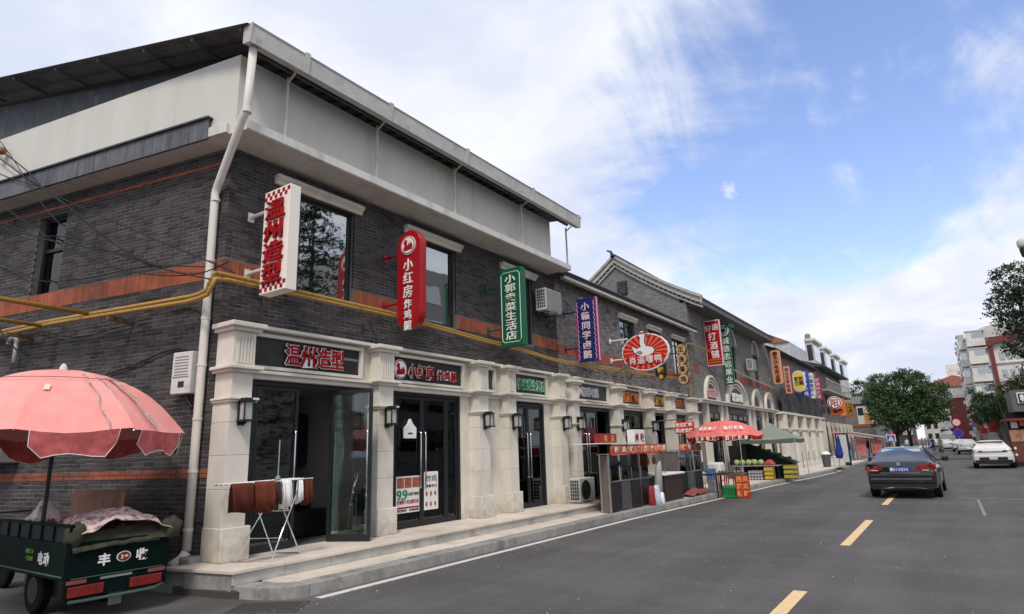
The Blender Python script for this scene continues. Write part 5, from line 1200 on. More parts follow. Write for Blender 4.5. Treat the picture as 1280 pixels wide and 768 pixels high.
tr_m = mat('trike_red', (.17, .012, .008), .35, var=.3, scale=20)
for y0 in (Y0 + .04, Y1 - .42): box('tail_light', tr_m, X1 + .003, X1 + .03, y0, y0 + .36, .29, .40, T, bevel=.006)
for y0 in (Y0 + .02, Y1 - .22): box('reflector_strip', mat('trike_pink', (.22, .06, .06), .5), X1 + .003, X1 + .01, y0, y0 + .2, .425, .465, T)
box('maker_plate', mat('grey_plate', (.22, .23, .23), .5), X1 + .003, X1 + .01, 3.50, 3.84, .435, .46, T)
MB().tube([(X1 + .04, Y0 + .05, .25), (X1 + .05, Y0 + .2, .245), (X1 + .05, Y1 - .15, .245), (X1 - .02, Y1, .28)], .016, 6).build('bumper_bar', mat('green_edge', (.1, .16, .13)), T)
char('丰', whitel_m, T, (X1 + .006, 3.52, .645), .135, STREET, .035, .004); char('收', whitel_m, T, (X1 + .006, 3.93, .65), .135, STREET, .03, .004)
disc(MB(), (X1 + .001, 3.73, .65), .058, .006, STREET, 20, 1.35).build('emblem_rim', whitel_m, T); disc(MB(), (X1 + .0075, 3.73, .65), .05, .003, STREET, 20, 1.35).build('emblem', tr_m, T); char('2', whitel_m, T, (X1 + .011, 3.71, .65), .06, STREET, .02, .003); char('m', whitel_m, T, (X1 + .011, 3.755, .66), .05, STREET, .02, .003)
for i, ch in enumerate('电动'): char(ch, whitel_m, T, (-8.90 + i * .17, Y0 - .003, .67), .15, FRONT, .03, .004)
for z, tx in ((.73, '质量保证'), (.65, '一键报修')):
    for i, ch in enumerate(tx): char(ch, mat('lime', (.15, .35, .03)), T, (-9.33 + i * .062, Y0 - .003, z), .055, FRONT, .02, .003)
box('license_tag', mat('grey_plate', (.22, .23, .23)), X1 - .2, X1 - .19, 3.70, 3.84, .10, .24, T)
for y in (3.30, 4.05):
    w_ = MB().lathe([(.24, -.06), (.27, -.04), (.27, .04), (.24, .06)], (-9.3, y, .27), 20, 'y').build('wheel', mat('trike_tyre', (.006, .006, .006), .9, spec=.1), T); MB().lathe([(.15, -.062), (.15, .062)], (-9.3, y, .27), 12, 'y').build('hub', black_m, w_)
MB().tube([(-9.3, 3.3, .27), (-9.3, 4.05, .27)], .04, 8).build('axle', black_m, T); box('battery_box', black_m, -9.9, -8.7, 3.35, 4.0, .2, .455, T)
MB().tube([(-11.9, 3.7, .95), (-11.7, 3.7, .3)], .03, 6).build('fork', black_m, T); MB().lathe([(.24, -.05), (.27, -.03), (.27, .03), (.24, .05)], (-11.7, 3.7, .27), 20, 'y').build('wheel', mat('trike_tyre', (.006, .006, .006), .9, spec=.1), T); box('seat', black_m, -11.2, -10.6, 3.5, 3.9, .5, .8, T, bevel=.04); MB().tube([(-11.9, 3.4, 1.05), (-11.9, 4.0, 1.05)], .015, 6).build('handlebar', black_m, T)
# load: board, cloth, tarp
def cloth(name, x0, x1, y0, y1, fz, m, label, cat, nx=26, ny=20, seed=1, thick=.01, xy=None):
    vs_ = []
    for i in range(nx + 1):
        for j in range(ny + 1):
            u, v = i / nx, j / ny; x = x0 + (x1 - x0) * u; y = y0 + (y1 - y0) * v
            if xy: x, y = xy(u, v, x, y)
            vs_.append((x, y, fz(u, v)))
    n = ny + 1; N = len(vs_); fs = [(i * n + j, i * n + j + 1, (i + 1) * n + j + 1, (i + 1) * n + j) for i in range(nx) for j in range(ny)]
    ob = MB().add(vs_, fs).build(name, m, None, smooth=True, label=label, cat=cat)
    md = ob.modifiers.new('s', 'SOLIDIFY'); md.thickness = thick
    return ob
from mathutils import noise as mnoise
def nz(x, y, s=3., seed=0): return mnoise.fractal(Vector((x * s, y * s, seed)), 1.0, 2.0, 4)
pinkcloth = mat('floral_cloth', (.62, .47, .43), .9, var=.12, scale=9, dirt=(.16, .08, .10), dscale=13, dlo=.49, dhi=.58)
cloth('floral_sheet', X1 + .06, X0 + .9, Y0 + .10, Y1 + .02, lambda u, v: .88 + .30 * max(0, math.sin(math.pi * min(1, .10 + v * .88))) ** .7 * math.sin(math.pi * min(1, .18 + u * .85)) ** .8 + .07 * nz(u, v, 5, 2), pinkcloth, 'pink floral sheet heaped over the load on the tricycle', 'sheet')
olive = mat('olive_tarp', (.045, .043, .025), .9, var=.3, scale=10, bump=.4)
cloth('tarpaulin', X1 - .12, X1 + .04, Y0 + .04, Y1 + .10, lambda u, v: .965 - .13 * u ** 1.3 + .035 * nz(u, v, 5, 5) - (.08 * (1 - v) * u), olive, 'olive green tarpaulin bunched along the top of the tricycle tailgate', 'tarpaulin', 10, 26)
def lump(label, c, rx, ry, rz_, seed):
    vs_ = []; n = 16; m_ = 10
    for j in range(m_ + 1):
        ph = math.pi * j / m_
        for k in range(n):
            a = 2 * math.pi * k / n; d = Vector((math.sin(ph) * math.cos(a), math.sin(ph) * math.sin(a), math.cos(ph)))
            f = 1 + .45 * mnoise.fractal(d * 1.8 + Vector((seed, 0, 0)), 1, 2, 3); vs_.append((c[0] + d.x * rx * f, c[1] + d.y * ry * f, c[2] + d.z * rz_ * f))
    MB().add(vs_, [(j * n + k, j * n + (k + 1) % n, (j + 1) * n + (k + 1) % n, (j + 1) * n + k) for j in range(m_) for k in range(n)]).build('tarpaulin_fold', olive, None, smooth=True, label=label, cat='tarpaulin')
lump('bunched olive tarpaulin end hanging off the right corner of the tailgate', (X1 - .04, Y1 + .03, .90), .10, .12, .13, 1.3)
lump('olive cloth bundle over the left corner of the tailgate', (X1 - .04, Y0 + .07, .93), .08, .11, .13, 4.1)
box('load_board', mat('worn_board', (.26, .13, .085), .8, var=.25, scale=5, bump=.2), -10.9, -9.35, 4.14, 4.19, .9, 1.36, None, bevel=.006, label='worn brown board leaning upright behind the tricycle load', cat='board')
cloth('red_blanket', X0 + .9, X0 - .1, Y0 + .06, Y1 - .1, lambda u, v: 1.0 + .04 * nz(u, v, 3, 9), mat('red_cloth', (.20, .05, .035), .9, var=.3, scale=12), 'dull red blanket covering the front part of the tricycle bed', 'blanket', 12, 12)
cloth('plastic_bag', -9.75, -9.35, 3.2, 3.5, lambda u, v: 1.05 + .26 * math.sin(math.pi * u) * math.sin(math.pi * v) + .08 * nz(u, v, 6, 3), mat('bag_plastic', (.55, .48, .46), .35, var=.2, scale=20), 'crumpled translucent plastic bag lying on the tricycle load near the umbrella pole', 'bag', 10, 10)
# ---- big pink umbrella
def umbrella(label, c, zr, zt, rad, nrib, cm, vm, pole_r=.02, z0=0, droop=.30, tilt=0, fringe=True, seam=None, gapf=.12):
    o = empty('parasol', (c[0], c[1], z0), label, 'umbrella'); cx, cy = c
    sub = 5; nr = 9; n = nrib * sub
    def P(k, t):
        a = 2 * math.pi * k / n + .2; rib = abs(((k / sub) % 1) - .5) * 2      # 1 at rib
        rr_ = rad * t ** .92 * (1 - .05 * (1 - rib ** 2) * t)
        z = zr + (zt - zr) * (1 - t ** 2.1) - .045 * (1 - rib) * t - .016 * math.sin(t * 9 + k) * t
        return Vector((cx + rr_ * math.cos(a), cy + rr_ * math.sin(a), z + tilt * rr_ * math.cos(a)))
    for g in range(nrib):
        vs_ = []; 
        for j in range(nr + 1):
            for k in range(sub + 1): vs_.append(P(g * sub + k, j / nr))
        m1 = sub + 1; fs = [(j * m1 + k, j * m1 + k + 1, (j + 1) * m1 + k + 1, (j + 1) * m1 + k) for j in range(nr) for k in range(sub)]
        p = MB().add(vs_, fs).build('canopy_panel', cm, o, smooth=True)
        if fringe:
            vs_ = []; ks = 7
            for k in range(ks + 1):
                u = gapf + (1 - 2 * gapf) * k / ks; kk = g * sub + u * sub; base = P(kk, 1); b2 = P(kk, .97)
                e = 1 if 0 < k < ks else .0
                d_ = droop * (.86 + .14 * math.sin(u * 9 + g)) * (e if 0 < k < ks else .55)
                out = (base - Vector((cx, cy, base.z))).normalized() * .015
                for jj in range(4): vs_.append(base + Vector((0, 0, -d_ * jj / 3)) - out * jj * (1 + .6 * math.sin(kk * 4)))
            fs = [(k * 4 + j, k * 4 + j + 1, (k + 1) * 4 + j + 1, (k + 1) * 4 + j) for k in range(ks) for j in range(3)]
            q = MB().add(vs_, fs).build('valance_flap', vm, p, smooth=True)
            edge = [vs_[0]] + [vs_[k * 4 + 3] for k in range(ks + 1)] + [vs_[ks * 4]]
            MB().tube(edge, .005, 4).build('valance_piping', seam or whitel_m, p)
        a = g * sub
        MB().tube([P(a, t / 8) + Vector((0, 0, -.015)) for t in range(9)], .008, 5).build('rib', steel_m, o)
        MB().tube([P(a, .62) + Vector((0, 0, -.03)), Vector((cx, cy, zr + .12))], .007, 5).build('strut', steel_m, o)
    MB().tube([(cx, cy, z0), (cx, cy, zt + .02)], pole_r, 10).build('pole', steel_m if z0 < .1 else black_m, o); MB().lathe([(.05, 0), (.04, .05), (.015, .09)], (cx, cy, zt + .0), 10).build('finial', cream_m, o)
    return o
pk_m = mat('pink_canvas', (.80, .30, .275), .85, var=.08, scale=1.6, dirt=(.74, .42, .38), dscale=1.8, dlo=.45, dhi=.8, bump=.9, bscale=3)
um = umbrella('large faded pink stall umbrella with scalloped flaps over the green tricycle', (-9.26, 3.24), 2.10, 2.90, 1.46, 8, pk_m, mat('coral_canvas', (.56, .13, .12), .85, var=.35, scale=7, bump=1, bscale=9), .024, z0=.5)
def UP(a, t, up=.006):
    rr_ = 1.46 * t ** .92 * .985; return Vector((-9.26 + rr_ * math.cos(a), 3.24 + rr_ * math.sin(a), 2.10 + .80 * (1 - t ** 2.1) + .02 * t + up))
MB().tube([UP(-2.9 + i * .06, .50, .012) for i in range(66)], .004, 4).build('seam', mat('seam_dark', (.12, .05, .05)), um)
for a0, t0, wd in ((.42, .40, .022), (.0, .36, .008)):
    vs_ = []
    for i in range(16):
        t = t0 + (1 - t0) * i / 15; w_ = wd * (.6 + .5 * rnd.random())
        vs_ += [UP(a0 - w_ / t + .02 * math.sin(i), t, .012), UP(a0 + w_ / t + .02 * math.sin(i), t, .012)]
    MB().add(vs_, [(2 * i, 2 * i + 1, 2 * i + 3, 2 * i + 2) for i in range(15)]).build('repair_tape', mat('repair_tape', (.50, .36, .30), .7, var=.3, scale=18, dirt=(.3, .2, .17), dscale=16, dlo=.5, dhi=.6), um)
vs_ = [UP(-.50, .62, .012), UP(-.44, .62, .012), UP(-.44, .69, .012), UP(-.50, .69, .012)]; MB().add(vs_, [(0, 1, 2, 3)]).build('patch', mat('pale_patch', (.75, .55, .48)), um)
# ---- drying rack with clothes
rk = empty('drying_rack', (-8.35, 5.75, .33), 'folding steel clothes drying rack standing on the platform before the open door', 'drying rack')
for ya, yb, xo in ((5.42, 6.10, 0), (6.10, 5.42, .02)):
    pass
P_ = lambda x, y, z: Vector((x, y, z))
MB().tube([P_(-8.38, 5.95, 1.40), P_(-8.40, 5.26, .36), P_(-8.38, 5.22, .345), P_(-7.98, 5.52, .345), P_(-7.95, 5.55, .36), P_(-7.96, 6.0, 1.42)], .011, 8).build('frame', chrome_m, rk, smooth=True)
MB().tube([P_(-8.40, 5.40, 1.40), P_(-8.56, 5.98, .36), P_(-8.54, 6.0, .345), P_(-8.14, 6.14, .345), P_(-8.11, 6.12, .36), P_(-7.97, 5.50, 1.42)], .011, 8).build('frame', chrome_m, rk, smooth=True)
MB().tube([P_(-8.15, 5.72, 1.40), P_(-8.15, 5.72, 1.98)], .009, 6).build('centre_pole', steel_m, rk); MB().lathe([(.035, 0), (.045, .04), (.02, .09)], (-8.15, 5.72, 1.38), 8).build('hub', mat('hub_green', (.2, .28, .2)), rk)
for i in range(5):
    x = -8.42 + i * .115
    MB().tube([P_(x, 4.90, 1.385), P_(x + .02, 6.18, 1.41)], .006, 5).build('rail', whitel_m, rk)
for y in (4.92, 5.6, 6.16): MB().tube([P_(-8.44, y, 1.38), P_(-7.93, y, 1.39)], .008, 6).build('cross_rail', chrome_m, rk)
for z, t in ((.98, .4), (.62, .7)): MB().tube([P_(-8.39, 5.36 + .3 * (1 - t), z), P_(-7.96, 5.62 + .3 * (1 - t), z)], .006, 5).build('cross_rail', chrome_m, rk)
def hang(label, cat, x0, x1, y, zt, drop, m, seed, name='towel'):
    """cloth folded over a rail along x; hangs both sides"""
    nx = 12; vs_ = []; prof = [(.05, -drop * .9), (.045, -drop * .45), (.03, -.05), (.0, .012), (-.03, -.05), (-.04, -drop * .5), (-.045, -drop)]
    for i in range(nx + 1):
        u = i / nx; x = x0 + (x1 - x0) * u
        for j, (dy_, dz_) in enumerate(prof):
            f = min(1, abs(dz_) / .2)
            vs_.append((x + .012 * f * math.sin(j + seed), y + dy_ + .018 * f * math.sin(u * 11 + seed + j * .4), zt + dz_ + .02 * f * math.sin(u * 3 + seed)))
    n = len(prof); ob = MB().add(vs_, [(i * n + j, i * n + j + 1, (i + 1) * n + j + 1, (i + 1) * n + j) for i in range(nx) for j in range(n - 1)]).build(name, m, None, smooth=True, label=label, cat=cat)
    md = ob.modifiers.new('s', 'SOLIDIFY'); md.thickness = .006
twm = mat('brown_towel', (.105, .02, .011), .95, var=.2, scale=14, bump=.8, bscale=120); tw2 = mat('rust_towel', (.14, .03, .013), .95, var=.2, scale=14, bump=.8, bscale=120)
def hangy(label, cat, y0, y1, x, zt, drop, m, seed, name='towel'):
    nx = 12; vs_ = []; prof = [(.05, -drop * .9), (.045, -drop * .45), (.03, -.05), (.0, .012), (-.03, -.05), (-.04, -drop * .5), (-.045, -drop)]
    for i in range(nx + 1):
        u = i / nx; y = y0 + (y1 - y0) * u
        for j, (dx_, dz_) in enumerate(prof):
            f = min(1, abs(dz_) / .2); vs_.append((x + dx_ + .018 * f * math.sin(u * 11 + seed + j * .4), y + .012 * f * math.sin(j + seed), zt + dz_ + .02 * f * math.sin(u * 3 + seed)))
    n = len(prof); ob = MB().add(vs_, [(i * n + j, i * n + j + 1, (i + 1) * n + j + 1, (i + 1) * n + j) for i in range(nx) for j in range(n - 1)]).build(name, m, None, smooth=True, label=label, cat=cat)
    md = ob.modifiers.new('s', 'SOLIDIFY'); md.thickness = .006
hangy('dark brown towel at the left end of the drying rack', 'towel', 4.86, 5.18, -7.93, 1.39, .38, twm, 1)
hangy('rust brown towel, second from the left on the drying rack', 'towel', 5.19, 5.50, -7.91, 1.40, .40, tw2, 2.4)
hangy('white garment hanging from the middle of the drying rack', 'garment', 5.64, 5.80, -7.95, 1.41, .42, whitel_m, .5, 'garment'); hangy('small white cloth hanging at the right part of the drying rack', 'garment', 5.93, 6.00, -7.96, 1.41, .34, whitel_m, 4, 'garment')
hangy('dark folded towel between the rust towel and the white garment', 'towel', 5.52, 5.62, -7.96, 1.40, .33, mat('dark_towel', (.05, .03, .03), .95), 1.9); hangy('brown towel at the right end of the drying rack', 'towel', 6.03, 6.17, -7.96, 1.41, .37, twm, 3.3)
# ============================================================ STALLS ALONG THE PAVEMENT
red_ban = mat('banner_red', (.50, .02, .012), .5, var=.1)
def booth(label, x0, x1, y0, y1, ban, zc=1.55, low=None):
    low = low or y1
    """glazed stainless booth: dark lower cabinet, glass upper, red banner strip"""
    o = empty('food_booth', ((x0 + x1) / 2, (y0 + y1) / 2, .15), label, 'food booth')
    for y in (y0, (y0 + y1) / 2, y1):
        for x in (x0, x1): box('post', steel_m, x - .02, x + .02, y - .02, y + .02, .15, zc, o)
    n = max(1, int((y1 - y0) / .6)); st = (y1 - y0) / n
    for i in range(n):
        if y0 + (i + .5) * st > low: continue
        box('lower_panel', black_m if i % 3 != 1 else mat('steel_dark', (.2, .2, .21), .35, metal=.8), x1 - .01, x1 + .012, y0 + i * st + .025, y0 + (i + 1) * st - .025, .18, .86, o, bevel=.004)
        box('glass_panel', glassd_m, x1 - .004, x1 + .004, y0 + i * st + .03, y0 + (i + 1) * st - .03, .90, zc - .02, o)
        box('handle', steel_m, x1 + .0125, x1 + .03, y0 + i * st + .04, y0 + i * st + .055, .9, 1.2, o)
    box('end_panel', mat('end_board', (.13, .11, .10), .6), x0 + .02, x1 - .02, y0 - .01, y0 + .006, .16, zc - .02, o)
    box('counter', steel_m, x0, x1 + .03, y0, low, .865, .89, o); box('roof_sheet', steel_m, x0 - .05, x1 + .06, y0 - .05, y1 + .05, zc, zc + .02, o)
    box('back_shade', dark_m, x0, x0 + .01, y0 + .02, low - .02, .2, .86, o)
    for i, t in enumerate(ban):
        st2 = (y1 - y0) / len(ban); a = y0 + i * st2
        box('banner', red_ban, x1 + .062, x1 + .075, a + .01, a + st2 - .01, zc - .01, zc + .24, o)
        for k, ch in enumerate(t):
            char(ch, whitel_m if k % 2 else mat('amber_print', (.8, .35, .1)), o, (x1 + .077, a + st2 * (k + .5) / len(t), zc + .12), .19, STREET, .04, .003, min(1.6, st2 / len(t) / .19 * .95))
    return o
bo = booth('long stainless and glass food booth with a red lettered banner along its top', -7.36, -7.12, 14.45, 18.2, ['烤鸭酱肉', '卤味熟食', '现卤现卖', '肖遥嘿鸭'], low=17.1)
box('canopy_board', whitel_m, -7.7, -7.0, 13.7, 16.3, 1.815, 1.835, None, label='thin white board lying on top of the long booth, jutting to the left', cat='board')
o = empty('sign_box', (-7.4, 14.9, 1.84), 'small dark red box sign on top of the booth at its left end', 'sign'); box('case', mat('dark_red_box', (.25, .02, .02)), -7.5, -7.3, 14.5, 15.4, 1.837, 2.08, o); 
for i, ch in enumerate('酱货'): char(ch, gold_m, o, (-7.297, 14.75 + i * .4, 1.95), .18, STREET, .03, .004)
o = empty('white_carton', (-7.4, 17, 1.6), 'white printed carton standing on the long booth beside the lantern', 'carton'); box('case', whitel_m, -7.5, -7.3, 16.5, 17.3, 1.575, 2.20, o, bevel=.01); 
for i, ch in enumerate('卤味'): char(ch, redl_m, o, (-7.297, 16.72 + i * .38, 1.98), .26, STREET, .03, .004)
bo = booth('shorter stainless glass booth with a red banner, beside the red umbrella', -7.9, -7.25, 19.7, 21.9, ['老味烤鸭', '现切现卖'])
def dcount():
    o = empty('counter', (-7.3, 18.6, .15), 'dark brown panelled counter with a thick white top between the two booths', 'counter')
    box('front', mat('dark_brown_panel', (.035, .022, .022), .5, var=.2), -7.75, -6.98, 17.75, 19.2, .15, .88, o, bevel=.008); box('top', whitel_m, -7.80, -6.92, 17.7, 19.28, .881, .94, o, bevel=.01)
dcount()
def pieces(name, label, cat, group, pts, m, s=.12, lump=.3):
    for i, (p, lb) in enumerate(zip(pts, label if isinstance(label, list) else [label] * len(pts))):
        mb = MB(); r_ = s * rnd.uniform(.85, 1.15); mb.lathe([(r_ * .3, -r_ * .8), (r_ * .85, -r_ * .4), (r_, 0), (r_ * .85, r_ * .45), (r_ * .3, r_ * .8)], p, 10); mb.build(name, m, None, smooth=True, label=lb, cat=cat, group=group)
for (x, y, w_, h_, c_, lb) in ((-6.98, 16.7,   .15, .52, mat('dull_red_sack', (.27, .02, .02), .8, var=.3, scale=12), 'upright red sack at the right end of the long booth'), (-6.97, 17.05, .16, .52, mat('pattern_sack', (.5, .55, .65), .7, var=.5, scale=22), 'blue white patterned sack beside the red sack'), (-6.96, 17.38, .12, .30, whitel_m, 'small white plastic bag leaning on the patterned sack')):
    vs_ = []; n = 10; L = [(0, .8), (.12, 1.0), (.5, .95), (.85, .8), (1.0, .45)]
    for t, r_ in L:
        for k in range(n):
            a = 2 * math.pi * k / n; q_ = r_ * (1 + .12 * math.sin(k * 2.3 + t * 5)); vs_.append((x + math.cos(a) * w_ * .6 * q_, y + math.sin(a) * w_ * q_, .146 + h_ * t))
    MB().add(vs_, [(j * n + k, j * n + (k + 1) % n, (j + 1) * n + (k + 1) % n, (j + 1) * n + k) for j in range(4) for k in range(n)] + [tuple(range(4 * n, 5 * n))]).build('sack', c_, None, smooth=True, label=lb, cat='sack')
MB().tube([(-7.1, 17.45, .17), (-7.05, 17.5, 1.1), (-7.0, 17.55, 1.3)], [.14, .10, .02], 10).build('folded_parasol', mat('grey_canvas', (.35, .33, .31)), None, smooth=True, label='furled grey white parasol standing at the right end of the long booth', cat='umbrella')
cloth('crumpled_cloth', -7.25, -6.85, 19.6, 21.3, lambda u, v: .2 + .14 * math.sin(math.pi * u) * math.sin(math.pi * v) + .08 * nz(u, v, 5, 7), mat('rust_cloth', (.24, .07, .05), .9, var=.5, scale=14), 'heap of reddish brown cloth on the kerb in front of the shorter booth', 'cloth', 12, 18)
# red umbrella + table
ru = umbrella('round red advertising umbrella with white lettering over a small table', (-6.28, 21.6), 1.99, 2.50, 1.26, 8, mat('red_canvas', (.66, .15, .13), .75, var=.08, dirt=(.62, .26, .22), dscale=2), mat('red_canvas2', (.50, .035, .025), .75, var=.1), .018, droop=.16, gapf=.06)
for g, tx in ((5, '青岛啤酒'), (6, '白酒批发')):
    for i, ch in enumerate(tx):
        a = 2 * math.pi * (g + .2 + .2 * i) / 8 + .2; c_ = Vector((-6.28 + 1.25 * math.cos(a), 21.6 + 1.25 * math.sin(a), 1.91)); out = Vector((math.cos(a), math.sin(a), 0))
        Bs = Matrix((( -out.y, 0, out.x), (out.x, 0, out.y), (0, 1, 0))); char(ch, whitel_m, ru, c_ + out * .03, .13, Bs, .04, .004)
        c2 = Vector((-6.28 + 1.02 * math.cos(a), 21.6 + 1.02 * math.sin(a), 2.2)); up = (Vector((0, 0, 1)) * .8 - out * .6).normalized(); rt = Vector((-out.y, out.x, 0)); nn_ = rt.cross(up)
        Bs = Matrix(((rt.x, up.x, nn_.x), (rt.y, up.y, nn_.y), (rt.z, up.z, nn_.z))); char(ch, whitel_m, ru, c2 + nn_ * .05, .13, Bs, .04, .004)
tb = empty('folding_table', (-6.2, 21.6, 0), 'small grey table under the red umbrella at the kerb edge', 'table')
box('table_top', mat('table_grey', (.12, .11, .11), .5), -6.68, -5.72, 21.3, 21.9, .72, .79, tb, bevel=.008)
for x in (-6.62, -5.80):
    for y in (21.35, 21.85): box('leg', black_m, x, x + .04, y - .02, y + .02, 0 if x > -6.5 else 0, .72, tb)
for i in range(9): MB().lathe([(.05, 0), (.055, .05), (.02, .08)], (-6.5 + i * .08, 21.45 + (i % 3) * .12, .792), 8).build('produce', mat('beige_food', (.5, .42, .33)), None, smooth=True, label='pale food packet, %s from the left on the grey table under the red umbrella' % ('first', 'second', 'third', 'fourth', 'fifth', 'sixth', 'seventh', 'eighth', 'ninth')[i], cat='food packet', group='food packets on the grey table')
cr = empty('plastic_crate', (-6.15, 21.4, 0), 'bright green plastic crate under the table of the red umbrella', 'crate'); gcr = mat('crate_green', (.01, .28, .05), .4)
box('shell', gcr, -6.42, -5.98, 21.3, 21.7, .02, .38, cr, bevel=.01)
for i in range(6): box('slot', mat('slot_dark', (.005, .07, .02)), -6.39 + i * .07, -6.35 + i * .07, 21.296, 21.299, .08, .32, cr)
sb = empty('display_board', (-5.8, 21.3, 0), 'upright red menu board with yellow lettering leaning on the table', 'sign board')
box('board', mat('menu_red', (.42, .035, .02), .5, var=.2), -5.95, -5.52, 21.22, 21.25, .02, .72, sb)
for j, tx in enumerate(('西瓜', '甜瓜', '新鲜')):
    for i, ch in enumerate(tx): char(ch, mat('amber_print', (.8, .35, .1)), sb, (-5.84 + i * .2, 21.217, .60 - j * .22), .18, FRONT, .03, .003)
# grey tent with fruit stand
tn = empty('pop_up_tent', (-6.7, 30.5, .15), 'grey green pop up tent with a peaked roof over the fruit stand', 'tent')
tm = mat('tent_canvas', (.22, .245, .21), .85, var=.08); cx, cy, hw_ = -6.72, 30.6, 1.15
prof = [(0, 2.62), (.12, 2.48), (.35, 2.28), (.65, 2.08), (1.0, 1.90)]
for a0 in range(4):
    vs_ = []
    for t, z in prof:
        for k in range(7):
            u = -1 + 2 * k / 6; p = Vector((hw_ * t, hw_ * t * u, z - .05 * t * (1 - u * u))); p.rotate(Matrix.Rotation(R(90 * a0), 3, 'Z')); vs_.append(p + Vector((cx, cy, 0)))
    fs = [(j * 7 + k, j * 7 + k + 1, (j + 1) * 7 + k + 1, (j + 1) * 7 + k) for j in range(4) for k in range(6)]
    rf = MB().add(vs_, fs).build('roof_panel', tm, tn, smooth=True)
    vs2 = [v for v in vs_[-7:]] + [v - Vector((0, 0, .17)) for v in vs_[-7:]]
    MB().add(vs2, [(k, k + 1, k + 8, k + 7) for k in range(6)]).build('valance', mat('tent_canvas_dark', (.10, .12, .10), .85), rf)
for sx in (-1, 1):
    for sy in (-1, 1): MB().tube([(cx + sx * hw_, cy + sy * hw_, .15), (cx + sx * hw_, cy + sy * hw_, 1.86)], .016, 6).build('leg', gutter_m, tn)
st_ = empty('fruit_stand', (-7.2, 30.2, .15), 'low fruit stand of crates below the grey tent with a sloping green rack', 'stand')
box('table', mat('table_steel', (.3, .3, .3), .5), -8.3, -6.35, 29.5, 30.4, .72, .76, st_)
for x in (-8.2, -7.3, -6.4): box('leg', black_m, x, x + .04, 29.52, 29.56, .15, .72, st_)
MB().prism([(-8.1, 1.75), (-8.1, 1.68), (-5.9, .78), (-5.9, .85)], 30.42, 31.6, lambda a, b, d: Vector((a, d, b))).build('sloping_rack', mat('rack_green', (.01, .05, .02), .7), st_)
MB().prism([(-8.1, 1.67), (-8.1, .16), (-6.2, .16), (-5.95, .79)], 30.5, 31.5, lambda a, b, d: Vector((a, d, b))).build('rack_body', mat('rack_dark', (.012, .02, .015), .7), st_)
for r_ in range(5):
    for c_ in range(3):
        x = -7.9 + r_ * .42; z = 1.70 - (x + 8.1) * .41
        MB().lathe([(.05, -.05), (.11, 0), (.05, .06)], (x, 30.65 + c_ * .33, z + .10), 8).build('produce_heap', mat('produce_%d' % (r_ % 3), [(.04, .14, .02), (.10, .16, .03), (.2, .16, .03)][r_ % 3], .6, var=.4, scale=16), None, smooth=True, label='%s heap in the %s row of the sloping rack, %s step from the top' % (('dark green', 'light green', 'yellow green')[r_ % 3], ('front', 'middle', 'back')[c_], ('first', 'second', 'third', 'fourth', 'lowest')[r_]), cat='vegetables', group='vegetable heaps on the sloping rack')
mel = mat('melon', (.33, .42, .18), .5, var=.3, scale=14)
for i, x in enumerate((-8.15, -7.9, -7.63, -7.36, -7.1, -8.0, -7.5)):
    MB().lathe([(.03, -.13), (.11, -.08), (.145, 0), (.11, .08), (.03, .13)], (x, 29.62 + (i > 4) * .25, .89), 12).build('melon', mel, None, smooth=True, label='pale green melon, %s on the fruit table' % ('leftmost of the front row', 'second in the front row', 'middle of the front row', 'fourth in the front row', 'last of the front row beside the netted bundle', 'left one behind the front row', 'right one behind the front row')[i], cat='melon', group='melons on the fruit table')
cloth('red_net', -7.0, -6.5, 29.5, 29.9, lambda u, v: .77 + .24 * math.sin(math.pi * u) ** .6 * math.sin(math.pi * v) ** .6 + .03 * nz(u, v, 8), mat('net_red', (.42, .06, .07), .6, var=.4, scale=20), 'pink red netted bundle of fruit right of the melons', 'fruit bundle', 10, 8)
def crate(label, x0, x1, y0, y1, z0, z1, m, fm):
    o = empty('fruit_crate', ((x0 + x1) / 2, (y0 + y1) / 2, z0), label, 'crate'); box('shell', m, x0, x1, y0, y1, z0, z1, o, bevel=.01)
    for i in range(5):
        for j in range(3): disc(MB(), (x0 + (i + .5) * (x1 - x0) / 5, y0 - .002, z0 + (j + .5) * (z1 - z0) / 3), min(x1 - x0, z1 - z0) / 8, .03, FRONT, 8).build('fruit', fm, o)
crate('crate of purple and white produce on the pavement below the melons', -7.6, -6.98, 29.2, 29.6, .15, .55, mat('crate_grey', (.12, .12, .14)), mat('garlic', (.42, .38, .42), .6, var=.5, scale=18))
crate('yellow fruit crate below the red netted bundle', -6.90, -6.55, 29.15, 29.6, .15, .68, mat('crate_yellow', (.34, .24, .05), .6), mat('banana', (.65, .45, .04), .5)); crate('olive yellow crate of upright produce at the right end of the stand', -6.25, -5.70, 29.9, 30.3, .15, .75, mat('crate_olive', (.15, .14, .05), .6), mat('corn', (.45, .38, .06), .5, var=.3))
box('black_crates', black_m, -8.55, -7.75, 29.9, 30.4, .77, 1.65, None, bevel=.02, label='stack of black crates behind the melons', cat='crate')
# white sofas-like stools near the booth, chair
for x, lb in ((-7.6, 'black folding stool with clothes beside the red umbrella'),):
    o = empty('folding_chair', (x, 23.6, .15), lb, 'chair')
    for a in (-.2, .2):
        for b in (-.2, .2): MB().tube([(x + a, 23.6 + b, .15), (x + a * .8, 23.6 + b * .8, .62)], .014, 6).build('leg', steel_m, o)
    box('seat', black_m, x - .24, x + .24, 23.36, 23.84, .62, .67, o, bevel=.01); box('backrest', black_m, x - .24, x - .2, 23.36, 23.84, .75, 1.1, o, bevel=.01)
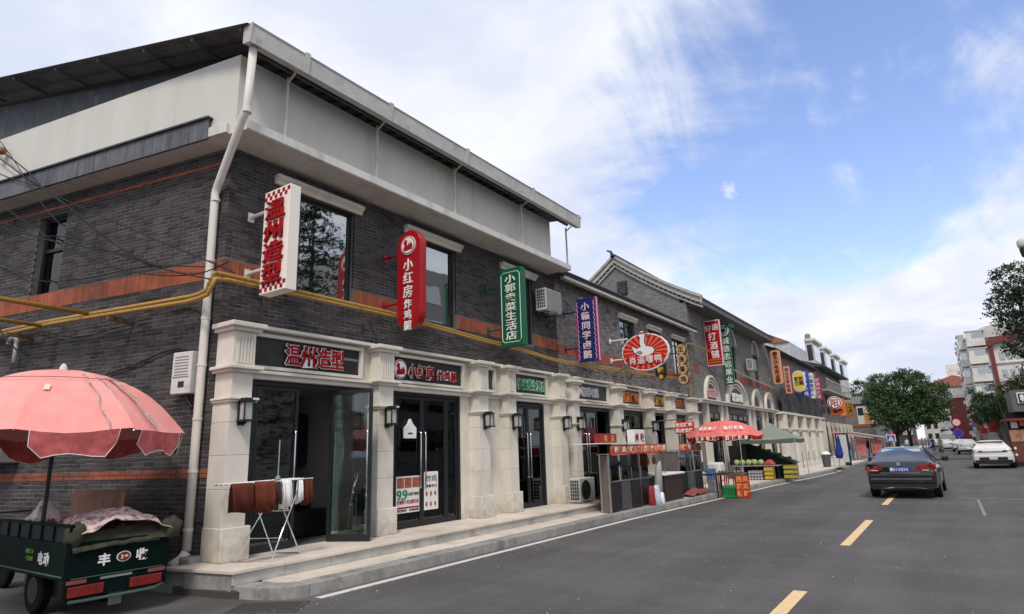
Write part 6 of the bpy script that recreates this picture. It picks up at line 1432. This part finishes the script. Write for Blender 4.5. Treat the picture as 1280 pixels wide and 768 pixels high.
# blue folded umbrella, banner stand and others at y 40
o = empty('folded_umbrella', (-5.3, 39.8, .15), 'furled royal blue market umbrella standing on the kerb', 'umbrella')
MB().tube([(-5.35, 39.8, .15), (-5.2, 39.8, 2.1)], .02, 8).build('pole', steel_m, o)
MB().tube([(-5.30, 39.8, .75), (-5.28, 39.8, .95), (-5.25, 39.8, 1.3), (-5.2, 39.8, 2.02)], [.16, .22, .16, .03], 9).build('canopy', mat('royal_blue', (.012, .03, .22), .8, var=.3, scale=10), o); MB().lathe([(.2, 0), (.2, .08), (.05, .12)], (-5.35, 39.8, .15), 10).build('base', black_m, o)
o = empty('banner_stand', (-6.0, 46, .15), 'upright white advertising banner in a black frame beyond the blue umbrella', 'banner')
box('frame', black_m, -6.2, -5.45, 46, 46.05, .15, 2.2, o); box('print', mat('pale_print', (.5, .52, .52), .5, var=.3, scale=6), -6.1, -5.55, 45.985, 45.999, .35, 2.1, o)
o = empty('waste_bin', (-6.6, 44, .15), 'grey waste bin with a white lid on the pavement left of the blue umbrella', 'bin'); MB().lathe([(.22, 0), (.27, .75)], (-6.6, 44, .15), 12).build('drum', mat('bin_grey', (.08, .08, .09)), o); MB().lathe([(.3, 0), (.28, .06), (.1, .2)], (-6.6, 44, .91), 12).build('lid', whitel_m, o)
box('stone_block', cream_m, -6.3, -5.7, 44.6, 45.2, .15, .8, None, bevel=.05, label='pale stone block beside the grey waste bin', cat='block')
# far stalls with canopies
for x, y, m_, lb in ((-6.6, 58, mat('faded_pink', (.6, .25, .22), .8), 'small pink awning stall beyond the blue umbrella'), (-5.9, 63, mat('pale_grey_awn', (.42, .44, .44), .8), 'pale grey awning stall in front of the gallery building'), (-7.0, 72, mat('dark_awn', (.06, .06, .07), .8), 'dark awning stall before the crossing sign')):
    o = empty('stall', (x, y, .15), lb, 'stall')
    MB().prism([(x - 1.5, 2.5), (x + 1.3, 1.9), (x + 1.3, 1.84), (x - 1.5, 2.4)], y, y + 3, lambda a, b, d: Vector((a, d, b))).build('awning', m_, o)
    for a in (-1.3, 1.2):
        for b in (.1, 2.9): MB().tube([(x + a, y + b, .15), (x + a, y + b, 2.1)], .03, 6).build('post', steel_m, o)
    box('counter', mat('stall_blue', (.1, .22, .3)), x - .9, x - .2, y + .3, y + 2, .15, 1.0, o); box('red_sheet', mat('pink_sheet', (.5, .15, .13), .8, var=.3), x + .1, x + .9, y + .4, y + .45, .5, 1.7, o)
# ============================================================ FAR STREET: signs, people, scooters
o = empty('crossing_sign', (-4.0, 60, 0), 'square blue and white pedestrian crossing sign on a thin post', 'road sign')
MB().tube([(-4.0, 60, .0), (-4.0, 60, 2.1)], .03, 6).build('post', steel_m, o); box('plate', whitel_m, -4.32, -3.66, 59.93, 59.95, 1.48, 2.08, o, bevel=.01); box('blue_field', mat('sign_blue', (.03, .07, .42)), -4.26, -3.72, 59.90, 59.93, 1.53, 2.03, o)
MB().prism([(-4.2, 1.58), (-3.78, 1.58), (-3.99, 1.98)], 59.88, 59.9, lambda a, b, d: Vector((a, d, b))).build('triangle', whitel_m, o); MB().tube([(-4.05, 59.87, 1.62), (-3.99, 59.87, 1.76), (-3.93, 59.87, 1.62)], .018, 4).build('walker', signb_m, o); MB().tube([(-3.99, 59.87, 1.76), (-3.99, 59.87, 1.86)], .022, 4).build('walker', signb_m, o)
o = empty('no_entry_sign', (.9, 96, 0), 'round red ringed sign above a purple round sign on a post far down the road', 'road sign')
MB().tube([(.9, 96, 0), (.9, 96, 3.9)], .05, 6).build('post', steel_m, o); disc(MB(), (.9, 95.9, 3.5), .55, .05, FRONT).build('ring', redl_m, o); disc(MB(), (.9, 95.84, 3.5), .40, .03, FRONT).build('face', mat('pale_pink', (.7, .5, .55)), o); disc(MB(), (.9, 95.9, 2.2), .55, .05, FRONT).build('disc', mat('purple', (.12, .04, .3)), o); disc(MB(), (.9, 95.84, 2.2), .3, .03, FRONT).build('inner_disc', mat('deep_blue', (.03, .03, .3)), o)
def person(label, x, y, rz, top, legs, skin=(.45, .28, .2), sit=False, z=0):
    o = empty('person', (x, y, z), label, 'person', None)
    J = [(0, 0, .92), (0, .02, 1.2), (0, 0, 1.42), (0, 0, 1.52), (0, -.02, 1.66), (.17, 0, 1.40), (.23, .02, 1.12), (.24, -.06, .86), (-.17, 0, 1.40), (-.23, -.02, 1.12), (-.24, .08, .88), (.09, 0, .86), (.10, -.08, .48), (.10, .02, .08), (.10, -.12, .04), (-.09, 0, .86), (-.10, .10, .48), (-.11, .22, .10), (-.11, .10, .04)]
    E_ = [(0, 1), (1, 2), (2, 3), (3, 4), (2, 5), (5, 6), (6, 7), (2, 8), (8, 9), (9, 10), (0, 11), (11, 12), (12, 13), (13, 14), (0, 15), (15, 16), (16, 17), (17, 18)]
    Rr = [.14, .13, .12, .055, .10, .065, .045, .035, .065, .045, .035, .09, .065, .045, .04, .09, .065, .045, .04]
    if sit:
        for i, p in {12: (.14, -.38, .80), 13: (.14, -.36, .42), 14: (.14, -.5, .40), 16: (-.14, -.38, .80), 17: (-.14, -.36, .42), 18: (-.14, -.5, .4), 7: (.2, -.42, 1.08), 10: (-.2, -.42, 1.08)}.items(): J[i] = p
    me = bpy.data.meshes.new('body'); me.from_pydata([Vector(p) + Vector((0, 0, 0)) for p in J], E_, []); ob = bpy.data.objects.new('body', me); COL.objects.link(ob); adopt(ob, o)
    sk = ob.modifiers.new('k', 'SKIN'); 
    for i, r_ in enumerate(Rr): me.skin_vertices[0].data[i].radius = (r_, r_)
    me.skin_vertices[0].data[0].use_root = True
    sb_ = ob.modifiers.new('s', 'SUBSURF'); sb_.levels = 1; sb_.render_levels = 1; me.materials.append(mat('cloth_' + top, {'dark': (.02, .02, .025), 'white': (.6, .6, .6), 'red': (.4, .05, .05), 'grey': (.15, .15, .16), 'blue': (.06, .1, .25), 'pink': (.55, .25, .28)}[top], .9))
    hd = MB().lathe([(.03, -.12), (.08, -.08), (.10, 0), (.085, .09), (.03, .13)], (0, -.01, 1.64), 10).build('head', mat('skin', (.42, .26, .19)), o, smooth=True); 
    MB().lathe([(.105, 0), (.095, .08), (.03, .125)], (0, .0, 1.655), 10).build('hair', black_m, o, smooth=True)
    for c_ in (hd,): pass
    for ch in CH[o.name]:
        if ch.type == 'MESH' and ch.name.startswith(('head', 'hair')): ch.location = (x, y, z)
    o.rotation_euler = (0, 0, rz)
    return o
person('person in dark clothes walking down the middle of the far road', -1.9, 95, 0, 'dark', 'dark')
for i, (x, y, c_, lb) in enumerate(((-5.5, 112, 'white', 'person in white standing near the tree trunk'), (-4.4, 118, 'red', 'person in a red top right of the tree trunk'), (-3.5, 125, 'grey', 'person in grey among the far scooters'), (-6.8, 104, 'blue', 'person in a blue top left of the tree trunk'), (-6.0, 84, 'pink', 'person in pink at the stall beside the crossing sign'))): person(lb, x, y, i * .9, c_, c_)
for i, (x, y, c_, lb) in enumerate(((-2.9, 118, 'blue', 'person in blue on the far roadway behind the scooters'), (-1.2, 124, 'pink', 'person in pink with a scooter at the far end of the road'), (-5.9, 92, 'white', 'person in white by the kerb before the big tree'), (-6.2, 66, 'dark', 'person in dark clothes at the pale grey awning stall'), (2.4, 74, 'red', 'person in red walking past the right hand shops'), (-6.4, 57, 'grey', 'person in grey beside the pink awning stall'), (-3.4, 108, 'grey', 'second person in grey near the tree trunk'))): person(lb, x, y, i * 1.3, c_, c_, z=.14 if x < -5.4 else 0)
def scooter(label, x, y, rz, m_, rider=None):
    o = empty('scooter', (0, 0, 0), label, 'scooter', 'motor scooters down the street')
    for yy in (-.6, .6):
        MB().lathe([(.18, -.045), (.24, -.03), (.24, .03), (.18, .045)], (0, yy, .24), 14, 'x').build('wheel', rubber_m, o)
    box('body', m_, -.13, .13, -.72, -.1, .35, .72, o, bevel=.05); box('footboard', m_, -.12, .12, -.12, .35, .28, .34, o); box('seat', black_m, -.14, .14, -.70, -.05, .721, .82, o, bevel=.03)
    MB().prism([(.3, .3), (.45, .3), (.62, .95), (.5, 1.0)], -.16, .16, lambda a, b, d: Vector((d, a, b))).build('leg_shield', m_, o, bevel=.02); MB().tube([(-.32, .5, 1.08), (0, .52, 1.05), (.32, .5, 1.08)], .018, 6).build('handlebar', black_m, o); MB().tube([(0, .5, 1.05), (0, .62, .24)], .03, 6).build('fork', steel_m, o)
    o.location = (x, y, 0); o.rotation_euler = (0, 0, rz)
    return o
sc0 = scooter('scooter with rider coming along the far road near the person in dark', -1.05, 88, R(170), mat('scooter_grey', (.2, .22, .24), .4))
person('rider in dark clothes seated on the approaching scooter', -1.05, 88.2, 0, 'grey', 'grey', sit=True, z=.0)
for i, (x, y) in enumerate(((-5.6, 70), (-5.7, 72), (-5.6, 74), (-5.8, 77), (-5.3, 100), (-4.9, 104), (-4.6, 108))):
    copy_tree(sc0, (x, y, .14 if y < 80 else .14), 'parked scooter at the left kerb, %s of four before the crossing' % ('nearest', 'second', 'third', 'farthest')[i] if y < 80 else 'parked scooter beyond the tree trunk, %s of three' % ('nearest', 'middle', 'farthest')[i - 4], R(75))
# ============================================================ TREES
leaf_m = {}
def tree(name, label, x, y, lobes, trunk_h, leaf, n, s, mname, colr, seed=3, trunk_r=.2, group=None, leans=0):
    r_ = random.Random(seed); o = empty(name, (x, y, 0), label, 'tree', group)
    cx = sum(l[0] for l in lobes) / len(lobes); top = max(l[2] for l in lobes)
    base = Vector((x, y, 0)); mb = MB()
    mb.tube([base, base + Vector((.1, 0, trunk_h * .6)), base + Vector((leans, 0, trunk_h)), Vector((x + leans, y, top - .5))], [trunk_r, trunk_r * .8, trunk_r * .6, .04], 8)
    for l in lobes:
        for q in range(4):
            e = Vector((l[0] + r_.uniform(-.8, .8) * l[3], l[1] + r_.uniform(-.8, .8) * l[4], l[2] + r_.uniform(-.2, .95) * l[5])); mb.tube([Vector((l[0], l[1], l[2])).lerp(base, .25), Vector((l[0], l[1], l[2])).lerp(e, .4), e], [trunk_r * .2, trunk_r * .12, .02], 5)
        mb.tube([base + Vector((leans * .6, 0, trunk_h * .75)), base.lerp(Vector((l[0], l[1], l[2])), .5) + Vector((0, 0, trunk_h * .45)), Vector((l[0], l[1], l[2]))], [trunk_r * .45, trunk_r * .3, .04], 6)
    mb.build('trunk', bark_m, o)
    m = mat(mname, colr, .7, var=.5, scale=.9, rand=.55, spec=.2, dirt=(colr[0] * 1.9, colr[1] * 1.6, colr[2] * 1.2), dscale=.8, dlo=.5, dhi=.7)
    vs_ = []; fs = []
    tot = sum(l[3] * l[4] * l[5] for l in lobes)
    for l in lobes:
        k = int(n * l[3] * l[4] * l[5] / tot); ncl = max(8, k // 26)
        for c_ in range(ncl):
            while True:
                p = Vector((r_.uniform(-1, 1), r_.uniform(-1, 1), r_.uniform(-1, 1)))
                if p.length < 1.12 and p.length > .45: break
            cc_ = Vector((l[0] + p.x * l[3], l[1] + p.y * l[4], l[2] + p.z * l[5])); cr_ = s * r_.uniform(1.6, 4.6)
            for q in range(26):
                d_ = Vector((r_.gauss(0, 1), r_.gauss(0, 1), r_.gauss(0, .7))) * cr_ * .5; a = Vector((r_.gauss(0, 1), r_.gauss(0, 1), r_.gauss(0, 1))).normalized(); b = a.cross(Vector((r_.gauss(0, 1), r_.gauss(0, 1), r_.gauss(0, 1)))).normalized()
                c0 = cc_ + d_; i0 = len(vs_); sz = s * r_.uniform(.6, 1.2)
                vs_ += [c0 - a * sz, c0 + b * sz * .5, c0 + a * sz, c0 - b * sz * .5]; fs.append((i0, i0 + 1, i0 + 2, i0 + 3))
    MB().add(vs_, fs).build('crown', m, o, kind='stuff', fix=False)
    return o
tree('broadleaf_tree', 'large dark green broadleaf tree at the bend of the road', -5.0, 82, [(-3.2, 82, 6.8, 2.6, 2.6, 2.2), (-5.7, 83, 6.0, 1.9, 2.5, 1.9), (-.9, 81, 6.0, 1.7, 2.2, 1.6), (-3.5, 81, 4.6, 3.2, 2.6, 1.5), (-4.6, 80, 3.9, 2.4, 2, 1.3), (-1.2, 80.5, 4.2, 1.5, 1.8, 1.0), (-3.0, 82, 8.4, 1.3, 1.4, .9)], 2.6, None, 32000, .13, 'leaf_dark_haze_tint', (.05, .088, .038), 5, .28)  # leaf colour lightened to carry the distance haze, no air is modelled
for dx_, lb in ((1.0, 'second dark trunked tree merging with the large tree at the bend'),): tree('broadleaf_tree', lb, -3.8, 84, [(-2.6, 84, 5.4, 2.0, 1.8, 1.5)], 2.4, None, 3000, .13, 'leaf_dark_haze_tint', (.05, .088, .038), 8, .2)
tree('broadleaf_tree', 'green tree rising behind the small grey flat roofed house', -8.5, 106, [(-9.4, 106, 8.8, 1.9, 2, 1.8), (-7.6, 106, 9.6, 1.5, 1.8, 1.6), (-8.8, 105, 6.5, 2.2, 2, 1.8)], 4, None, 9000, .14, 'leaf_mid', (.06, .11, .045), 6, .25)
tree('conifer_tree', 'tall dark tree cut by the right edge of the photo above the flats', 5.4, 55, [(5.6, 55, 12.2, 1.6, 1.5, 1.3), (5.0, 55, 10.6, 1.5, 1.5, .9), (5.7, 55, 9.2, 1.8, 1.6, 1.0), (5.3, 55, 7.6, 1.3, 1.4, .7), (6.2, 55, 6.4, 1.4, 1.5, .9)], 5, None, 13000, .10, 'leaf_deep', (.038, .06, .036), 7, .2)
tree('street_tree', 'small light green street tree behind the leaning pole on the right', 3.1, 60, [(2.9, 60, 4.2, 1.1, 1.1, .8), (3.7, 61, 3.6, 1.0, 1.1, .7), (2.3, 60, 3.2, .8, .9, .6)], 2, None, 7000, .09, 'leaf_light', (.06, .11, .035), 9, .08)
tree('street_tree', 'yellow green low tree between the kiosk sign and the flats', 4.6, 58, [(4.4, 58, 5.0, .9, 1, .6), (5.2, 58, 5.4, .9, 1, .6)], 3, None, 3000, .09, 'leaf_lime', (.09, .13, .04), 10, .08)
# ---- opposite side, seen only in the window reflections
def conifer(label, x, y, h, r0):
    r_ = random.Random(int(x * 7 + y)); o = empty('fir_tree', (x, y, 0), label, 'tree'); MB().tube([(x, y, 0), (x, y, h)], [.25, .03], 8).build('trunk', bark_m, o)
    vs_ = []; fs = []
    z = 2.5
    while z < h:
        rr_ = r0 * (1 - (z - 2) / (h - 1.5)) + .3
        for k in range(13):
            a = r_.uniform(0, 6.3); 
            for q in range(34):
                t = r_.random() ** .7; c0 = Vector((x + math.cos(a) * rr_ * t + r_.gauss(0, .16), y + math.sin(a) * rr_ * t + r_.gauss(0, .16), z - .5 * t * t * rr_ * .5 + r_.gauss(0, .10))); u = Vector((r_.gauss(0, 1), r_.gauss(0, 1), r_.gauss(-.4, .6))).normalized(); v = u.cross(Vector((r_.gauss(0, 1), r_.gauss(0, 1), 1))).normalized(); i0 = len(vs_)
                vs_ += [c0 - u * .16, c0 + v * .05, c0 + u * .16, c0 - v * .05]; fs.append((i0, i0 + 1, i0 + 2, i0 + 3))
        z += .75
    MB().add(vs_, fs).build('crown', mat('fir_leaf', (.02, .04, .022), .8, rand=.4), o, kind='stuff', fix=False)
conifer('fir tree across the street, reflected in the first upper window', 11.5, 22.5, 19, 5.2)
# ============================================================ RIGHT SIDE OF THE STREET
wf = mat('white_tiles', (.66, .63, .59), .7, var=.08, dirt=(.36, .35, .33), dscale=.5, dlo=.5, dhi=.8)
wf2 = mat('white_tiles_dim', (.52, .50, .47), .7, var=.1)
maroon = mat('maroon_tile', (.16, .035, .035), .7, var=.15)
FL = empty('apartment_block', (9, 125, 0), 'tall white apartment block with a maroon stripe and stacked bay windows, right of the road', 'building')
def flats(par, x0, x1, y0, y1, z1, floors, m):
    box('wall', m, x0, x1, y0, y1, .0, z1, par)
flats(FL, 4.3, 30, 120, 150, 16.6, 6, wf)
fh = 2.75
# curved corner crown
mb = MB(); 
crn = [(4.3 - .3, 16.6), (5.2, 17.5), (6.6, 18.2), (8.5, 18.6), (11, 18.8), (14, 18.8), (14, 16.6)]
MB().prism(crn, 119.6, 135, lambda a, b, d: Vector((a, d, b))).build('curved_crown', wf2, FL); MB().prism([(5.9, 15.7), (8, 16.6), (14, 17.2), (14, 16.0), (8, 15.6), (6.1, 14.9)], 119.3, 119.55, lambda a, b, d: Vector((a, d, b))).build('maroon_band', maroon, FL)
box('maroon_stripe', maroon, 7.0, 7.5, 119.6, 119.95, 3, 15.2, FL)
for f in range(6):
    z = 1.8 + f * fh
    box('storey_band', wf2, 4.2, 14, 119.75, 119.98, z - .35, z - .2, FL)
    # front bay
    by = box('bay', wf, 4.35, 6.7, 118.9, 119.99, z - .15, z + 1.0, FL); box('pane', glass_m, 5.1, 6.5, 118.93, 118.96, z + 1.001, z + 2.05, by); box('bay_frame', wf, 4.4, 5.09, 118.91, 119.9, z + 1.001, z + 2.1, by); box('bay_cap', wf2, 4.3, 6.8, 118.8, 119.99, z + 2.1, z + 2.25, by)
    for i in range(6):
        w_ = box('window', wf2, 8.1 + i * .95, 8.75 + i * .95, 119.9, 119.97, z + .2, z + 1.5, FL); box('pane', glass_m, 8.17 + i * .95, 8.68 + i * .95, 119.87, 119.899, z + .28, z + 1.42, w_)
    # street side bays, set back one by one
    for i in range(3):
        y = 122 + i * 8
        by = box('bay', wf, 3.3, 4.29, y, y + 3.5, z - .15, z + .95, FL); box('pane', glass_m, 3.32, 4.25, y + .02, y + 3.45, z + .951, z + 2.0, by); box('bay_cap', wf2, 3.2, 4.29, y - .1, y + 3.6, z + 2.001, z + 2.2, by)
        if (f + i) % 2 == 0: box('air_conditioner_unit', pvcwhite_m, 3.0, 3.29, y + 4.2, y + 5, z + .3, z + .9, FL)
F2 = empty('white_terrace_flats', (1.5, 150, 0), 'farther white flats with balconies and a brown red end wall', 'building')
box('wall', wf, 1.0, 16, 150, 190, .0, 11.0, F2); box('red_end_wall', mat('brown_red', (.17, .05, .04), .8, var=.12), -.1 + .9, 4.0, 149.7, 149.98, 1.0, 9.2, F2); box('end_cap', wf2, .2, 4.3, 149.4, 149.98, 9.2, 9.6, F2)
for f in range(4):
    for i in range(5):
        y = 152 + i * 7; by = box('balcony', wf, -.1, .99, y, y + 4, 1.2 + f * 2.5, 2.3 + f * 2.5, F2); box('pane', glass_m, 0.0, .95, y + .1, y + 3.9, 2.301 + f * 2.5, 3.4 + f * 2.5, by)
    box('balcony_front', wf, -1.6, .79, 149.2, 150.2, 1.1 + f * 2.5, 2.2 + f * 2.5, F2); box('pane', glass_m, -1.4, .7, 149.25, 149.3, 2.3 + f * 2.5, 3.3 + f * 2.5, F2)
F3 = empty('distant_flats', (-4, 210, 0), 'distant pale flats with an orange tiled roof closing the street', 'building')
box('wall', wf2, -5.5, 12, 205, 240, 0, 15, F3); MB().prism([(-6, 15), (3, 18), (12, 15)], 204, 241, lambda a, b, d: Vector((a, d, b))).build('roof', mat('red_tiles', (.3, .11, .08)), F3); box('stair_tower', wf, 2, 6, 206, 212, 15, 21, F3)
for f in range(5):
    for i in range(6): box('window', frame_m, -4.8 + i * 1.6, -3.9 + i * 1.6, 204.9, 204.98, 1.5 + f * 2.7, 2.9 + f * 2.7, F3)
F4 = empty('market_row', (-12, 190, 0), 'low distant shopfronts with red and yellow awnings behind the tree trunks', 'building')
box('wall', mat('dim_wall', (.12, .12, .12)), -40, -7, 175, 195, 0, 7, F4)
for i, c_ in enumerate(((.5, .05, .03), (.6, .3, .05), (.08, .14, .3), (.5, .06, .05), (.3, .3, .3))): box('awning', mat('awning_%d' % i, c_), -19 + i * 2.5, -17 + i * 2.5, 173.5, 174.99, 2.6, 4.0 - (i % 2) * .5, F4)
# shops on the right ground floor
KD = .45
K = empty('kiosk', (3.6, 47, 0), 'brown kiosk with a picture panel and a grey upper box, at the right edge', 'kiosk')
kb_ = mat('kiosk_brown', (.14, .045, .03), .6, var=.15)
box('counter', kb_, 2.67, 6, 45.3, 49, .25, 1.35, K); box('plinth', frame_m, 2.65, 6, 45.25, 49, .0, .249, K); box('picture_panel', mat('food_print', (.42, .22, .13), .5, var=.5, scale=3), 2.78, 3.8, 45.27, 45.299, 1.36, 2.0, K); box('back_wall', dark_m, 2.85, 6, 46.5, 49, 1.36, 2.99, K)
box('awning', mat('kiosk_red', (.22, .03, .025)), 2.6, 6, 44.9, 47, 2.5, 2.62, K); box('signboard', mat('kiosk_grey', (.12, .125, .13), .6), 3.18, 6, 45.5, 49, 3.0, 4.2, K)
sg = box('sign_plate', whitel_m, 3.45, 4.75, 45.40, 45.499, 3.45, 4.05, K, bevel=.02); box('sign_rim', frame_m, 3.51, 4.69, 45.385, 45.399, 3.50, 4.0, sg)
for i, ch in enumerate('韩式'): char(ch, whitel_m, sg, (3.78 + i * .5, 45.38, 3.75), .42, FRONT, .03, .01)
for i, (x, z, c_) in enumerate(((2.9, 2.1, (.6, .55, .5)), (3.3, 2.2, (.5, .1, .06)), (3.7, 2.1, (.6, .5, .4)))): box('menu_card', mat('menu_%d' % i, c_), x, x + .3, 45.2, 45.22, z, z + .35, K)
RS = empty('right_shop_row', (4.5, 80, 0), 'row of small shopfronts with red signs and striped shutters behind the white hatchback', 'building')
box('wall', mat('dim_wall2', (.16, .155, .15)), 3.4, 12, 62, 116, 0, 4.6, RS)
for i in range(16):
    y = 62.5 + i * 3.3; c_ = [(.45, .03, .03), (.5, .5, .48), (.05, .12, .35), (.5, .06, .04), (.1, .1, .1)][i % 5]
    box('shop_board', mat('shop_board_%d' % (i % 5), c_, .5), 3.0, 3.39, y, y + 2.8, 2.5, 3.3, RS); box('shop_glass', glass_m, 3.35, 3.399, y + .2, y + 2.6, .2, 2.4, RS)
    box('column', stone_m, 3.1, 3.39, y + 2.85, y + 3.15, 0, 3.4, RS)
for i in range(8):
    o = box('projecting_sign', mat('shop_board_%d' % (i % 5), (.4, .1, .1)), 2.6, 3.3, 63 + i * 6.2, 63.12 + i * 6.2, 2.0 + (i % 3) * .4, 2.9 + (i % 3) * .5, None, label=['red lightbox sign sticking out from the right hand shop row', 'white lightbox sign on the right hand shop row', 'blue lightbox sign on the right hand shop row', 'second red lightbox sign farther along the right shops', 'black lightbox sign among the right hand shops', 'third red lightbox sign far along the right shops', 'second white lightbox sign far along the right shops', 'second blue lightbox sign farthest along the right shops'][i], cat='shop sign')
lp = empty('leaning_pole', (2.8, 44.6, 0), 'dark slim leaning street pole with a short top frame, behind the white hatchback', 'pole')
MB().tube([(2.78, 44.6, 0), (2.62, 44.6, 2.5), (2.48, 44.6, 4.75)], [.055, .045, .03], 8).build('shaft', mat('pole_dark', (.025, .018, .016), .6), lp); MB().tube([(2.05, 44.6, 4.72), (2.95, 44.6, 4.78)], .015, 6).build('top_frame', black_m, lp); MB().tube([(2.05, 44.6, 4.62), (2.95, 44.6, 4.68)], .010, 6).build('top_frame', black_m, lp)
MB().lathe([(.09, 0), (.07, .3)], (2.78, 44.6, 0), 8).build('base', black_m, lp)
for z in (.6, .95): box('reflector', whitel_m, 2.80, 2.90, 44.53, 44.54, z, z + .12, lp)
# building across the road reflected in the second window (never seen directly)
OB = empty('opposite_flats', (20, 40, 0), 'grey flats across the street, reflected in the second upper window', 'building')
box('wall', mat('opposite_wall', (.3, .3, .29), .8, var=.1), 16, 28, 30, 50, 0, 17, OB)
for f in range(5):
    for i in range(6): box('window', glass_m, 15.95, 15.99, 31 + i * 3.1, 32.6 + i * 3.1, 2 + f * 3, 3.6 + f * 3, OB)

SL = empty('street_lamp', (3.22, 28, 0), 'pale capped street lamp just poking in at the right edge of the photo', 'street lamp')
MB().tube([(3.22, 28, 0), (3.22, 28, 7.9)], [.07, .05], 8).build('post', mat('lamp_post', (.25, .25, .25), .5), SL)
MB().lathe([(.05, 7.9), (.10, 7.95), (.13, 8.15), (.13, 8.25)], (3.22, 28, 0), 14).build('collar', black_m, SL); MB().lathe([(.13, 8.251), (.17, 8.35), (.17, 8.52), (.08, 8.62)], (3.22, 28, 0), 16).build('globe', cream_m, SL, smooth=True)
# ---- clutter between the booths and the table
for (x, y, w_, d_, h_, m2, lb, ct) in ((-7.35, 18.9, .0, .0, 0, None, '', ''),): pass
for (x0, x1, y0, y1, z0, z1, m2, lb, ct) in (
    (-7.18, -6.95, 22.2, 22.7, .146, .50, mat('foam_white', (.62, .61, .58), .8), 'white foam box on the pavement right of the shorter booth', 'box'),
    (-7.3, -6.98, 22.8, 23.15, .146, .40, mat('cardboard', (.28, .18, .10), .85, var=.15), 'brown cardboard carton beside the foam box', 'carton'),
    (-8.5, -8.15, 24.0, 24.5, .146, .62, mat('cardboard', (.28, .18, .10)), 'tall cardboard carton against the wall left of the white pedestal', 'carton'),
    (-7.20, -6.96, 17.42, 17.68, .146, .30, black_m, 'low black box between the sacks and the dark counter', 'box'),
    (-8.6, -8.3, 26.3, 26.9, .146, .75, mat('blue_tub', (.05, .12, .25), .6), 'blue plastic tub by the last stone column before the arches', 'tub')):
    box('carton' if ct == 'carton' else 'tub' if ct == 'tub' else 'storage_box', m2, x0, x1, y0, y1, z0, z1, None, bevel=.015, label=lb, cat=ct)
for i, (x, y) in enumerate(((-7.5, 25.0), (-7.1, 25.6))):
    o = empty('plastic_stool', (x, y, .145), ('red plastic stool nearer the booth on the pavement', 'second red plastic stool toward the grey tent')[i], 'stool'); box('seat', red_m, x - .15, x + .15, y - .15, y + .15, .56, .60, o, bevel=.01)
    for a in (-.12, .12):
        for b in (-.12, .12): box('leg', red_m, x + a - .02, x + a + .02, y + b - .02, y + b + .02, .146, .559, o)
for i in range(7):
    MB().lathe([(.02, -.14), (.06, -.10), (.07, 0), (.03, .10), (.01, .16)], (-7.26, 14.75 + i * .5, 1.34), 8).build('roast_duck', mat('roast', (.28, .09, .03), .35, var=.3, scale=16), None, smooth=True, label='hanging roast duck inside the long booth, %s from the left' % ('first', 'second', 'third', 'fourth', 'fifth', 'sixth', 'seventh')[i], cat='roast duck', group='roast ducks hanging in the long booth')
# ---- litter and loose grit on the road, too small to count
mb = MB()
for i in range(420):
    y = rnd.uniform(4.2, 16); x = rnd.uniform(-6.6, 2.2) if i % 3 else rnd.uniform(-6.75, -6.3); s_ = rnd.uniform(.004, .012)
    mb.add([(x - s_, y, .001), (x + s_ * .6, y - s_, .001), (x + s_, y + s_ * .7, .001), (x, y, s_ * 1.1)], [(0, 1, 3), (1, 2, 3), (2, 0, 3), (0, 2, 1)])
tag(mb.build('road_grit', mat('grit', (.3, .28, .26), .9, rand=.5)), 'pale loose grit scattered on the asphalt', 'grit', kind='stuff')
